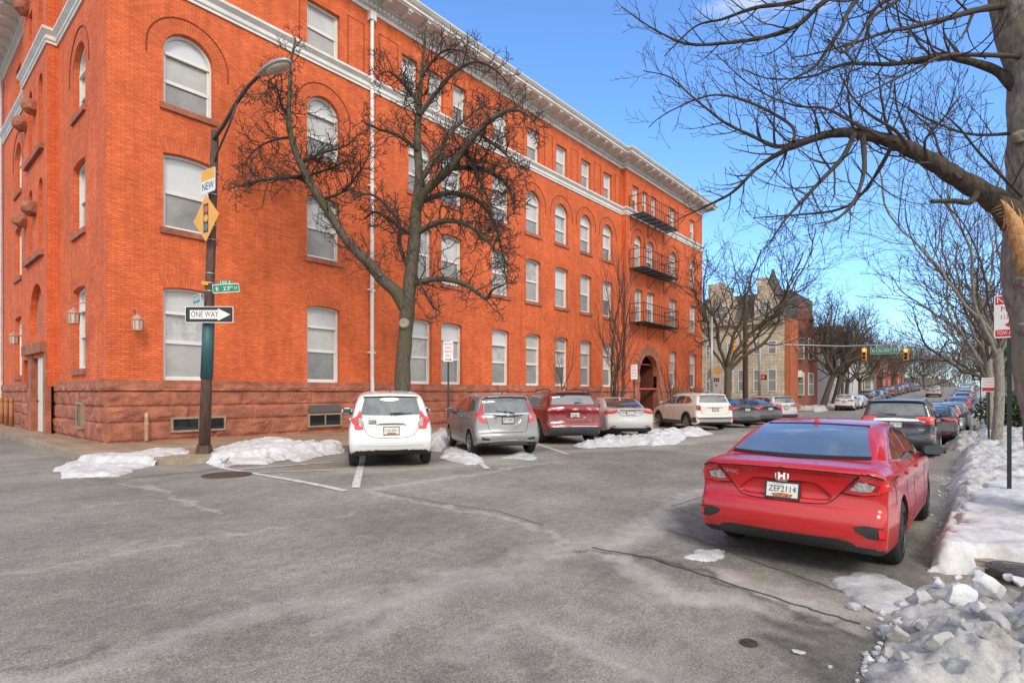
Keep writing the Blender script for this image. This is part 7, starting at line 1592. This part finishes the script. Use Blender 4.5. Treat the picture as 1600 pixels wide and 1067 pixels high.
# ONE WAY: faces the alley mouth, black plate with a white arrow
w, h = 74 * pm, 25 * pm
sign('one_way_sign', 'black one way sign with a white arrow on the lamp pole', 'sign', px2(327, 491.5, D_ - .2), w, h, cam_n, [('poly', rrect(w * .975, h * .92, .02), SIGNB, .0015, 'sign_face'), ('poly', [(-w * .40, h * .27), (w * .18, h * .27), (w * .18, h * .38), (w * .44, 0), (w * .18, -h * .38), (w * .18, -h * .27), (-w * .40, -h * .27)], SIGNW, .0022, 'arrow'), ('text', 'ONE WAY', -w * .095, 0, h * .50, SIGNB, w * .57)])
nsg = (-CT * .84 - ST * .545, -ST * .84 + CT * .545, 0)
sign('new_sign', 'NEW plate with an orange upper half at the top of the lamp pole', 'sign', px2(325, 283, D_ - .27), 40 * pm, 36 * pm, nsg, [('poly', [(-.28, .02), (.28, .02), (.28, .255), (-.28, .255)], SIGNY, .0015, 'sign_face'), ('text', 'NEW', 0, -.12, .24, SIGNB, .48)])
w = 48 * pm
q = [(0, -w * .75), (w * .75, 0), (0, w * .75), (-w * .75, 0)]
dk = mat('sign_green_grey', (.12, .16, .13), .4); sign('warning_sign', 'yellow diamond sign showing a traffic light on the lamp pole', 'sign', px2(322, 341, D_ - .28), w, w, nsg, [('poly', [(-.10, -.32), (.10, -.32), (.10, .32), (-.10, .32)], SIGNB, .001, 'sign_face'), ('poly', [(.085 * math.cos(a), .20 + .085 * math.sin(a)) for a in np.linspace(0, 6.1, 14)], mat('signal_red_print', (.55, .09, .03), .4), .002, 'red_disc'), ('poly', [(.085 * math.cos(a), .0 + .085 * math.sin(a)) for a in np.linspace(0, 6.1, 14)], SIGNY, .002, 'yellow_disc'), ('poly', [(.085 * math.cos(a), -.20 + .085 * math.sin(a)) for a in np.linspace(0, 6.1, 14)], dk, .002, 'green_disc')], outline=q, base=SIGNY)
c = px2(353, 450.5, D_ - .12); n1 = (-CT + .1, -ST - .1, 0)
w, h = 39 * pm, 13.5 * pm
sign('street_name_sign', 'green street sign reading E 23RD ST sticking out from the lamp pole', 'sign', c, w, h, n1, [('poly', rrect(w * .97, h * .84, .01), SIGNG, .0015, 'sign_face'), ('text', 'E  23', -w * .12, -.01, h * .62, SIGNW, w * .50), ('text', 'RD', w * .20, h * .12, h * .32, SIGNW), ('text', 'ST', w * .37, -h * .05, h * .36, SIGNW)], up=(-.06, .06, 1))
sign('block_number_sign', 'small green plate reading 100 E above the E 23RD ST sign', 'sign', px2(352, 441.5, D_ - .12), 20 * pm, 7 * pm, n1, [('text', '100 E', 0, 0, .085, SIGNW, .22)], base=SIGNG)
n2 = (-CT - .75, -ST + .75, 0)
sign('street_name_sign', 'green street sign reading HARGROVE beside the pole above the one way sign', 'sign', px2(307.5, 467.5, D_ - .1), 23 * pm * 1.5, 14 * pm, n2, [('poly', rrect(23 * pm * 1.45, 14 * pm * .84, .01), SIGNG, .0015, 'sign_face'), ('text', 'HARGROVE', 0, 0, .14, SIGNW, .44)])
sign('block_number_sign', 'small green plate above the HARGROVE sign', 'sign', px2(311, 460, D_ - .1), 10 * pm, 5 * pm, n2, [], base=SIGNG)
bd = MB()
for t in (.87, .80, .705, .66, .555, .525, .50, .435, .395): bd.lathe([(.098 + .022 * (1 - t), -.012), (.102 + .022 * (1 - t), 0), (.098 + .022 * (1 - t), .012)], 14, Matrix.Translation(axis(t)))
bd.build('steel_band', GALV, lp)
mb = MB(); mb.box(-.06, .06, -.03, .03, -.04, .04, 0, Matrix.Translation(axis(.522)) @ Matrix.Translation((-.13, -.06, 0))); mb.build('yellow_tag', SIGNY, lp)
# ---- parking signs on posts
def post_sign(name, label, px, py_top, py_bot, py_base, d, wpx, normal, layers_fn, postm=DKGREEN, base=SIGNW, wid=None, hgt=None):
    c = at_d(px, (py_top + py_bot) / 2, d); b = at_d(px, py_base, d); gzb = gz(b.x, b.y) + .10
    e = empty(name, (b.x, b.y, gzb), label, 'sign'); n = Vector(normal).normalized(); r = Vector((0, 0, 1)).cross(n); M = Matrix((r, Vector((0, 0, 1)), n)).transposed().to_4x4()
    w = wid or wpx * d / F; h = hgt or (py_bot - py_top) * d / F; top = c.z + h / 2 - gzb
    mb = MB(); mb.box(-.028, .028, -.02, .02, -.3, top + .02, 0, Matrix.Rotation(math.atan2(n.y, n.x) + math.pi / 2, 4, 'Z')); mb.build('post', postm, e)
    M.translation = Vector((0, 0, c.z - gzb)) + n * .028
    pb = MB(); pb.prism(rrect(w, h, w * .07), -.004, .004, M); pn = pb.build('sign_plate', base, e)
    for l in layers_fn(w, h):
        if l[0] == 'text': text_part('lettering', l[1], l[4], l[5], M @ Matrix.Translation((l[2], l[3], .0055)), pn, .0008, l[6] if len(l) > 6 else None)
        else: q = MB(); q.prism(l[1], .003, .005, M); q.build('sign_panel', l[2], pn)
    return e
post_sign('parking_sign', 'white sign with red letters HEAD-IN ANGLE PARKING ONLY behind the silver hatchback', 700.5, 533, 565, 665, 17.3, 14, cam_n, lambda w, h: [('text', t, 0, h * y, h * .15, SIGNR, w * ww) for t, y, ww in (('HEAD-IN', .36, .80), ('ANGLE', .17, .70), ('PARKING', -.02, .80), ('ONLY', -.21, .55))] + [('poly', [(-w * .32, -h * .38), (w * .2, -h * .38), (w * .2, -h * .34), (w * .36, -h * .41), (w * .2, -h * .47), (w * .2, -h * .43), (-w * .32, -h * .43)], SIGNR)], wid=.31, hgt=.64)
post_sign('parking_sign', 'small white parking sign on a green post beside the arched entrance', 991, 570, 592, 640, 30, 11, (-.95, -.3, 0), lambda w, h: [('text', t, 0, h * y, h * .13, SIGNR, w * .7) for t, y in (('2 HOUR', .33), ('PARKING', .12), ('8AM-6PM', -.1), ('MON-FRI', -.3))], wid=.36, hgt=.80)
post_sign('no_stopping_sign', 'large red and white tow away sign half hidden by the torn tree', 1577, 460, 528, 778, 8.7, 33, (-1, .05, 0), lambda w, h: [('poly', [(-w * .46, h * .28), (w * .46, h * .28), (w * .46, h * .47), (-w * .46, h * .47)], SIGNR), ('poly', [(-w * .46, -h * .47), (w * .46, -h * .47), (w * .46, -h * .31), (-w * .46, -h * .31)], SIGNR), ('text', 'NOT', -w * .04, h * .375, h * .18, SIGNW, w * .74), ('text', 'MON', w * .05, h * .17, h * .18, SIGNR, w * .62), ('text', '1130AM', w * .03, -h * .02, h * .14, SIGNR, w * .62), ('text', 'TOW AWAY', 0, -h * .39, h * .13, SIGNW, w * .82), ('poly', [(-w * .15, -h * .2), (0, -h * .13), (0, -h * .17), (w * .3, -h * .17), (w * .3, -h * .23), (0, -h * .23), (0, -h * .27)], SIGNR)], wid=.36, hgt=.68)
post_sign('parking_sign', 'distant white sign with a red foot on a post before the upright grey trees', 1545, 591, 611, 660, 19.4, 15, (-1, .1, 0), lambda w, h: [('text', t, 0, h * y, h * .12, SIGNR, w * .7) for t, y in (('NO', .35), ('STOPPING', .16), ('7AM-9AM', -.04))] + [('poly', [(-w * .45, -h * .45), (w * .45, -h * .45), (w * .45, -h * .2), (-w * .45, -h * .2)], SIGNR)], wid=.39, hgt=.50)
post_sign('one_way_sign', 'distant black sign with a white arrow over a grey plate beyond the shrub', 1532, 586, 594, 640, 38, 14, (-1, .1, 0), lambda w, h: [('poly', [(-w * .42, 0), (-w * .2, h * .35), (-w * .2, h * .15), (w * .42, h * .15), (w * .42, -h * .15), (-w * .2, -h * .15), (-w * .2, -h * .35)], SIGNW)], base=SIGNB, wid=.9, hgt=.34)
# ---- traffic signals over the crossing
LAMPON = mat('signal_lit_red', (.9, .1, .03), .4, emit=((1, .16, .04), 4)); LAMPOFF = mat('signal_dark', (.02, .02, .015), .3)
def signal(label, px, py, d, face, lit=None, sc=1.0, hang=None):
    c = at_d(px, py, d); e = empty('traffic_signal', c, label, 'traffic light'); n = Vector(face).normalized(); r = Vector((0, 0, 1)).cross(n)
    M = Matrix((r, Vector((0, 0, 1)), n)).transposed().to_4x4() @ Matrix.Scale(sc, 4); mb = MB()
    mb.prism(rrect(.34, 1.0, .05), -.11, .09, M); mb.box(-.02, .02, .5, .62, -.03, .03, 0, M)
    for k in (-1, 0, 1):
        V = MB(); a = [math.radians(t) for t in np.linspace(-30, 210, 12)]
        for a0, a1 in zip(a[:-1], a[1:]): mb.add([M @ Vector((.145 * math.cos(t), k * .32 + .145 * math.sin(t), z)) for t, z in ((a0, .09), (a1, .09), (a1, .27), (a0, .27))], [(0, 1, 2, 3)])
    mb.build('housing', YEL, e)
    for k in (1, 0, -1):
        q = MB(); q.lathe([(0, .10), (.08, .098), (.135, .092), (.14, .088)], 16, M @ Matrix.Translation((0, k * .32, 0))); q.build('lens', LAMPON if lit == k else LAMPOFF, e)
    return e
xf = (-1, 0, 0)
signal('traffic light hanging over the street on the N CALVERT ST side, nearer the leaning trees', 1350.5, 553, 47, xf, 1); signal('traffic light hanging over the street, the one nearer the torn tree', 1415.5, 553.5, 47, xf, 1)
signal('upper traffic light seen side-on nearer the dark corner tree trunk', 1144.5, 541, 46, (0.1, -1, 0)); signal('upper traffic light showing its yellow back beside the brown utility pole', 1163, 543.5, 46, (1, -.2, 0), sc=1.15)
signal('small traffic light at the corner end of the brick building, turned away', 1111, 583.5, 46, (.2, 1, 0), sc=.8); signal('small traffic light with a wide yellow back under the corner tree', 1121.5, 583, 46, (1, .3, 0), sc=.85)
def mast():
    b = at_y(1187, 640, 12.9); e = empty('signal_mast', (b.x, b.y, gz(b.x)), 'tall grey signal mast carrying a long arm across the street', 'signal mast'); mb = MB(); mb.tube([(0, 0, 0), (0, 0, 7.2)], [.11, .08], 10); mb.build('mast', GALV, e, True)
    p = at_d(1432, 540, 47); a = MB(); loc = Vector(e.location); a.tube([Vector((0, 0, 5.6)), (p - loc) * .5 + Vector((0, 0, 2.7)) * 1.0, p - loc + Vector((0, 0, .15))], [.055, .045, .035], 8); a.build('arm', GALV, e, True)
mast()
sign('street_name_sign', 'green overhead sign reading N CALVERT ST between two traffic lights', 'sign', at_d(1382, 548, 46.9), 2.05, .52, xf, [('poly', [(-1.0, -.24), (1.0, -.24), (1.0, .24), (-1.0, .24)], SIGNG, .001, 'sign_face'), ('text', 'N CALVERT ST', 0, 0, .40, SIGNW, 1.8)])
def pole(label, name, px, Y, h, r, m, arm=None, dz=0):
    b = at_y(px, 640, Y); e = empty(name, (b.x, b.y, gz(b.x)), label, 'pole'); mb = MB(); mb.tube([(0, 0, -.2), (0, 0, h)], [r, r * .75], 10); mb.build('pole_shaft', m, e, True)
    if arm: a = MB(); a.tube([(0, 0, h - .1), (arm * .3, -arm * .5, h + .6), (arm * .5, -arm, h + .8)], .04, 6); a.box(arm * .5 - .1, arm * .5 + .1, -arm - .35, -arm + .1, h + .72, h + .86); a.build('arm', m, e)
    return e
pole('pale grey lamp post by the far end of the brick building', 'lamp_post', 1112, 13.0, 6.6, .10, GALV)
pole('brown wooden utility pole in front of the stone rowhouse', 'utility_pole', 1164, 13.2, 9.0, .17, mat('pole_wood', (.085, .06, .042), .9, noise=(5, .4, (4, 4, .5)), bump=(20, .5)))
def ped(label, px, py, d):
    e = empty('pedestrian_signal', at_d(px, py, d), label, 'traffic light'); mb = MB(); mb.prism(rrect(.45, .42, .04), -.1, .1, frame_matrix((0, 0, 0), (0, -1, 0), (0, 0, 1))); mb.build('housing', mat('signal_dark_housing', (.05, .02, .015), .5), e); q = MB(); q.prism(rrect(.26, .26, .1), .10, .112, frame_matrix((0, 0, 0), (0, -1, 0), (0, 0, 1))); q.build('lens', mat('hand_red', (.5, .03, .02), .4, emit=((1, .1, .04), .5)), e)
ped('small pedestrian signal with a red hand on the grey mast', 1193, 589.5, 46)
c = at_d(1119.5, 598, 44); b = sign('parking_lot_sign', 'white board with dark squares standing under the corner tree', 'sign', (c.x, c.y, c.z), .85, 1.25, xf, [('poly', [(x, y), (x + .13, y), (x + .13, y + .13), (x, y + .13)], SIGNB, .003, 'printed_square') for x in (-.23, -.07, .09) for y in (.08, .24)] + [('poly', [(-.14, -.12), (.14, -.12), (0, -.32)], mat('print_red', (.4, .12, .1), .5), .003, 'printed_mark')])[0]
q = MB(); 
for x in (-.3, .3): q.box(-.02, .02, x - .02, x + .02, -1.9, -.6)
q.build('sign_post', GALV, b)
# orange posts along the alley
POSTM = mat('orange_brown_post', (.34, .13, .05), .7, noise=(4, .3))
for k, (px, lab) in enumerate(((3, 'orange brown post farthest down the alley'), (10, 'orange brown post in the middle of the alley row'), (18, 'orange brown post of the alley row nearest the side door'))):
    p = at_d(px, 660, 24 - k * 1.0); mb = MB(); e = empty('bollard', (p.x, p.y, gz(p.x) + .13), lab, 'bollard', 'orange posts along the alley'); mb.tube([(0, 0, -.1), (0, 0, 1.1)], .075, 12); mb.lathe([(.075, 1.1), (.06, 1.15), (0, 1.17)], 12); mb.build('shaft', POSTM, e, True)
    q = MB(); q.lathe([(.076, .95), (.078, .96), (.078, 1.02), (.076, 1.03)], 12); q.build('band', mat('faded_band', (.30, .11, .04), .7), e)
# ================================================================ houses beyond the crossing and the far street
ASHLAR = brick_mat('tan_ashlar', (.58, .48, .35), (.50, .41, .29), (.34, .27, .19), .75, .36, .018, .25, bump=.6)
REDB = brick_mat('red_rowhouse_brick', (.36, .085, .05), (.30, .07, .04), (.25, .1, .07), .21, .07, .008, .2); ORB = brick_mat('orange_rowhouse_brick', (.50, .15, .07), (.44, .12, .055), (.30, .12, .07), .21, .07, .008, .15)
SLATE = brick_mat('slate_roof', (.13, .12, .115), (.10, .093, .09), (.03, .03, .03), .25, .18, .012, .3)
def house(label, x0, x1, y0, y1, h, m, roof=SLATE, cat='house', name='rowhouse', base=None):
    z = min(gz(x0), gz(x1)) - .2 if base is None else base; e = empty(name, ((x0 + x1) / 2, (y0 + y1) / 2, z), label, cat); e['z0'] = z
    mb = MB(); mb.box(x0, x1, y0, y1, z - .5, h); adopt(e, mb.build('wall', m)); return e
def win(e, kind, plane, u0, u1, z0, z1, out=-1, frame=FRAME, pane=None):
    """a window on a plane x=const ('x') or y=const ('y'); out = direction of the outside"""
    f = MB(); p = MB(); t = .09
    def bx(b, a, c, d, e2, o0, o1):
        lo, hi = sorted((plane + out * o0, plane + out * o1))
        b.box(lo, hi, a, c, d, e2) if kind == 'x' else b.box(a, c, lo, hi, d, e2)
    bx(f, u0, u0 + t, z0, z1, -.02, .06); bx(f, u1 - t, u1, z0, z1, -.02, .06); bx(f, u0 + t, u1 - t, z0, z0 + t, -.02, .07); bx(f, u0 + t, u1 - t, z1 - t, z1, -.02, .06); bx(f, u0 + t, u1 - t, (z0 + z1) / 2 - .04, (z0 + z1) / 2 + .04, -.02, .05)
    bx(p, u0 + t, u1 - t, z0 + t, z1 - t, -.01, .02); o = f.build('window', frame); adopt(e, o); q = p.build('pane', pane or P_DARK); q.parent = o
def gable_roof(e, x0, x1, y0, y1, z0, z1, axis, m=SLATE, over=.3):
    mb = MB(); x0 -= over; x1 += over; y0 -= over; y1 += over
    if axis == 'y': mx = (x0 + x1) / 2; a = [(x0, y0, z0), (x1, y0, z0), (mx, y0, z1), (x0, y1, z0), (x1, y1, z0), (mx, y1, z1)]
    else: my = (y0 + y1) / 2; a = [(x0, y1, z0), (x0, y0, z0), (x0, my, z1), (x1, y1, z0), (x1, y0, z0), (x1, my, z1)]
    mb.add(a, [(0, 1, 2), (5, 4, 3), (0, 2, 5, 3), (2, 1, 4, 5), (1, 0, 3, 4)], [(p[0] + p[1], p[2]) for p in a]); o = mb.build('roof', m); adopt(e, o); return o
X_ = 60.0
def yx(px): u = (px - 800) / F; d = X_ / (CT + u * ST); return d * (ST - u * CT)
def zx(px, py): u = (px - 800) / F; d = X_ / (CT + u * ST); return HC + (YV - py) * d / F
# the tan stone rowhouses facing the cross street
for (pa, pb, lab, ws) in ((1166, 1226, 'tan stone rowhouse with a steep slate mansard and pointed dormer', ((1177, 1187), (1199.5, 1213.5))), (1088, 1165, 'tan stone rowhouse nearest the brick building, mostly behind the corner tree', ((1103, 1110), (1136, 1146), (1153, 1162)))):
    ya, yb = yx(pb), yx(pa); e = house(lab, X_, 72, ya, yb, zx(1195, 503), ASHLAR)
    for a, b in ws:
        win(e, 'x', X_, yx(b), yx(a), zx(1190, 612), zx(1190, 577)); win(e, 'x', X_, yx(b), yx(a), zx(1190, 554), zx(1190, 533))
    cnr = MB(); cnr.box(X_ - .35, X_ + .1, ya, yb, zx(1195, 506), zx(1195, 498)); adopt(e, cnr.build('cornice', mat('stone_trim', (.38, .31, .22), .8, noise=(2, .2))))
    za, zb = zx(1195, 500), zx(1195, 452); mb = MB(); ym = (ya + yb) / 2
    v = [(X_ - .2, ya, za), (X_ - .2, yb, za), (X_ + 2.2, yb, zb), (X_ + 2.2, ya, zb), (72, ya, zb + .1), (72, yb, zb + .1), (72, ya, za), (72, yb, za)]
    mb.add(v, [(1, 0, 3, 2), (2, 3, 4, 5), (0, 6, 4, 3), (7, 1, 2, 5), (6, 7, 5, 4)], [(p[1] + p[0] * .5, p[2]) for p in v]); rf_ = mb.build('roof', SLATE); adopt(e, rf_)
    d = MB(); w = (yb - ya) * .28
    d.prism([(-w, 0), (w, 0), (w, 2.0), (0, 2.0 + w * 1.7), (-w, 2.0)], -2.0, .0, Matrix(((0, 0, -1, X_ - .05), (-1, 0, 0, ym), (0, 1, 0, za), (0, 0, 0, 1)))); adopt(e, d.build('dormer', ASHLAR))
    win(e, 'x', X_ - .06, ym - w * .6, ym + w * .6, za + .4, za + 1.9)
    ch = MB(); ch.box(X_ + 3, X_ + 4.4, yb - 1.3, yb - .2, za, zx(1170, 428)); q = ch.build('chimney', ASHLAR); q.parent = rf_; 
    if pa == 1166:
        tu = MB(); c = yx(1222); tu.lathe([(1.0, za - .3), (1.05, zb - .6), (1.25, zb - .5), (.55, zb + .9), (.05, zb + 2.4)], 12, Matrix.Translation((X_ + 2.0, c + 1.4, 0))); adopt(e, tu.build('turret', SLATE))
        dp = MB(); dp.tube([(X_ - .1, yx(1168.5), -.5), (X_ - .1, yx(1168.5), za)], .08, 6); adopt(e, dp.build('downspout', mat('brown_pipe', (.10, .06, .045), .6)))
# the brick flank along the street with a stoop, door and bay
yf = yx(1226); e = house('red brick rowhouse beyond the crossing with a white hooded door and stoop', 62.2, 74.5, yf - .02, 24, 8.6, REDB); PY_ = yf - .02
mb = MB(); mb.box(X_ - .02, 63.0, yf - .55, yf - .03, -.6, 8.9); adopt(e, mb.build('corner_pier', ORB))
def xy(px, Y=PY_): return at_y(px, 600, Y).x
bayb = MB(); bay_x0, bay_x1 = xy(1243), xy(1258); bayb.prism([(bay_x0, PY_), (bay_x0 + .5, PY_ - 1.0), (bay_x1 - .5, PY_ - 1.0), (bay_x1, PY_)], -.6, 9.2, Matrix.Identity(4)); adopt(e, bayb.build('bay', REDB))
bt = MB(); cx = (bay_x0 + bay_x1) / 2; bt.lathe([(1.5, 9.2), (1.6, 9.35), (.9, 10.6), (.05, 11.9)], 8, Matrix.Translation((cx, PY_ + .2, 0))); adopt(e, bt.build('bay_roof', mat('red_slate', (.17, .06, .045), .8, noise=(3, .3))))
for z0, z1 in ((1.2, 3.6), (5.0, 7.3)):
    win(e, 'x', bay_x0 + .02, PY_ - .85, PY_ - .1, z0, z1); win(e, 'y', PY_ - 1.0, bay_x0 + .9, bay_x1 - .9, z0, z1); win(e, 'y', PY_, xy(1264), xy(1269), z0, z1)
dr = MB(); dr.box(63.3, 64.4, PY_ - .06, PY_, .4, 3.0); o = dr.build('door', mat('grey_green_door', (.30, .32, .28), .5)); adopt(e, o)
hd_ = MB(); hd_.prism([(-.9, 0), (.9, 0), (0, .7)], -.7, 0, Matrix(((1, 0, 0, 63.85), (0, 0, 1, PY_), (0, 1, 0, 3.1), (0, 0, 0, 1)))); adopt(e, hd_.build('door_hood', FRAME))
stp = MB()
for k in range(5): stp.box(63.2, 64.6, PY_ - .3 * (5 - k), PY_, -.6 + .2 * k, -.4 + .2 * k)
adopt(e, stp.build('stoop', mat('stoop_stone', (.36, .26, .2), .85, noise=(3, .2))))
cr_ = MB(); cr_.box(62, 74.6, PY_ - .3, PY_ + .1, 8.5, 8.9); adopt(e, cr_.build('cornice', mat('dark_red_trim', (.16, .05, .04), .7)))
rt = MB(); rt.add([(62, PY_ - .3, 8.9), (74.6, PY_ - .3, 8.9), (74.6, PY_ + 3.0, 11.6), (62, PY_ + 3.0, 11.6), (74.6, 24, 11.6), (62, 24, 11.6)], [(0, 1, 2, 3), (3, 2, 4, 5)], [(0, 0), (12, 0), (12, 4), (0, 4), (12, 12), (0, 12)]); o = rt.build('roof', mat('red_slate')); adopt(e, o)
ch = MB(); ch.box(66, 67.2, PY_ + 2.2, PY_ + 3.2, 10, 13.3); q = ch.build('chimney', ORB); q.parent = o
# pale houses and garages farther up the hill
VINYL = mat('grey_siding', (.42, .43, .45), .6, noise=(1, .1, (1, 1, 12))); CREAM = mat('cream_stucco', (.50, .45, .36), .8, noise=(1, .15)); PALE = mat('pale_siding', (.56, .57, .56), .6, noise=(1, .08)); TANS = mat('tan_stucco', (.46, .33, .21), .85, noise=(.8, .2))
def small(label, x0, x1, y0, y1, hw, hr, m, axis='y', rm=None, nwin=2):
    zb = gz((x0 + x1) / 2); e = house(label, x0, x1, y0, y1, zb + hw, m); gable_roof(e, x0, x1, y0, y1, zb + hw, zb + hw + hr, axis, rm or SLATE)
    for k in range(nwin):
        c = y0 + (y1 - y0) * (k + .5) / nwin
        for fl in range(max(1, int(hw / 3))): win(e, 'x', x0, c - .5, c + .5, zb + .9 + 3 * fl, zb + 2.5 + 3 * fl)
    for k in range(2):
        c = x0 + (x1 - x0) * (k + .5) / 2
        for fl in range(max(1, int(hw / 3))): win(e, 'y', y0, c - .55, c + .55, zb + .9 + 3 * fl, zb + 2.5 + 3 * fl)
small('pale grey sided house behind the leaning trees', 80, 92, 14.8, 24, 8.2, 2.2, VINYL, 'y')
small('white sided house right behind the white crossover beyond the crossing', 94, 104, 14.8, 22, 6, 2, PALE, 'y'); small('cream house behind the low white garage', 106, 118, 15, 25, 6.4, 2.4, CREAM, 'x'); small('low white garage with a flat pitched roof up the street', 108, 113, 10.2 + 3.6, 14.9, 2.6, .5, PALE, 'y', nwin=1)
small('red brick house far up the hill on the building side', 130, 146, 15, 26, 7, 2.5, REDB, 'x'); small('red house beyond the far brick one, at the top of the rise', 150, 168, 14.5, 26, 7, 2.5, REDB, 'x')
small('tan house on the hill beyond the parked red car', 120, 134, -14, -4.5, 6.4, 2.5, TANS, 'x', mat('tan_roof', (.34, .22, .13), .8, noise=(1, .2))); small('tan house second up the hill on the right side', 140, 156, -14, -4.5, 6.5, 2.5, TANS, 'x', mat('tan_roof')); small('cream house at the end of the hill on the right side', 170, 186, -15, -4.5, 7, 2.6, CREAM, 'x')
small('red brick rowhouse past the right-hand side of the crossing', 64, 84, -16, -5.5, 9, 1.5, REDB, 'x')
# a far wooded ridge closes the view
rng = np.random.default_rng(17); n = 22000
x = rng.uniform(255, 330, n); y = rng.uniform(-120, 220, n); z = g(x) + rng.random(n) * (9 + 9 * vnoise(x * .02, y * .03, 0, 4)) - 1
L_ = 2.2 + 2.6 * rng.random(n); a = rng.uniform(0, 6.28, n); lean = rng.uniform(-.5, .5, (n, 2)); w = .09
P0 = np.stack([x, y, z], -1); P1 = P0 + np.stack([lean[:, 0] * L_, lean[:, 1] * L_, L_], -1); s = np.stack([np.cos(a) * w, np.sin(a) * w, 0 * a], -1)
V = np.stack([P0 - s, P0 + s, P1 + s * .3, P1 - s * .3], 1).reshape(-1, 3)
tag(npmesh('distant_woods', V, np.arange(4 * n).reshape(-1, 4), mat('woods_brown', (.16, .115, .095), .95), smooth=False), kind='stuff')
# ---- more cars up the street
LB = dict(EQUINOX); LB['_m'] = {}; LB['key'] = 'equinox'
def far(spec, label, x, y, hd, p, res=.06, **k): s = dict(spec); s['_m'] = {}; return Build(s, label, x, y, hd, p, res=res, **k)
GREENC = paint('paint_pale_green', (.26, .38, .34), .3, .1, .1); BLUEC = paint('paint_slate_blue', (.16, .20, .25), .25, .3, .1); REDC = paint('paint_far_red', (.33, .012, .016), .25, 0, .05); WH2 = paint('paint_white_b', (.62, .62, .61), .3, 0, .1)
far(FIT, 'slate blue hatchback with snow on it two cars ahead of the black sport utility car', 34.0, 1.45, 0, BLUEC); far(SEDAN, 'grey blue sedan parked last before the crossing on the right', 39.4, 1.4, 0, paint('paint_steel', (.22, .26, .30), .25, .3, .1)); far(FIT, 'pale green hatchback parked beside the crossing on the right', 45.2, 1.4, 0, GREENC); far(SEDAN, 'red car parked beyond the shrub on the right side', 66.0, 1.6, 0, REDC)
far(EQUINOX, 'white crossover parked beyond the crossing beside the leaning trees', at_y(1326, 640, 10.3).x, 10.6, 2, WH2); far(SEDAN, 'white sedan facing down the street just behind the white crossover', 72.5, 10.6, 180, paint('paint_white_c', (.64, .64, .63), .3, 0, .1))
far(EQUINOX, 'beige car driving away up the middle of the hill', 101, 5.3, 0, paint('paint_beige', (.42, .39, .33), .3, .2, .1))
cols = [WH2, DGREY, SILVER, BLUEC, LSILV, BLACKP, WHITEP, DRED]
k = 0
for x in range(80, 150, 7):
    for y in (1.6, 10.8):
        if (x, y) == (66, 1.6): continue
        far((SEDAN, EQUINOX, FIT)[k % 3], 'small distant car parked up the hill beyond the crossing', x, y, 0, cols[k % 8], .09, group='distant cars parked up the hill'); k += 1
# snow lying on two of the cars
def roof_snow(label, x, y, z, lx, ly, seed):
    nx, ny = 40, 26; u, v = np.meshgrid(np.linspace(-1, 1, nx), np.linspace(-1, 1, ny)); r = np.clip(1 - np.maximum(np.abs(u) ** 4 + 0 * v, np.abs(v) ** 4), 0, 1) ** .5
    Z = .11 * r * (.6 + .8 * vnoise(u * 3, v * 2.4, 0, seed)) - .05 * u * u - .06 * v * v; V = np.stack([x + u * lx, y + v * ly, z + Z], -1).reshape(-1, 3)
    tag(npmesh('roof_snow', V, gridmesh(nx, ny), SNOW), label, 'snow')
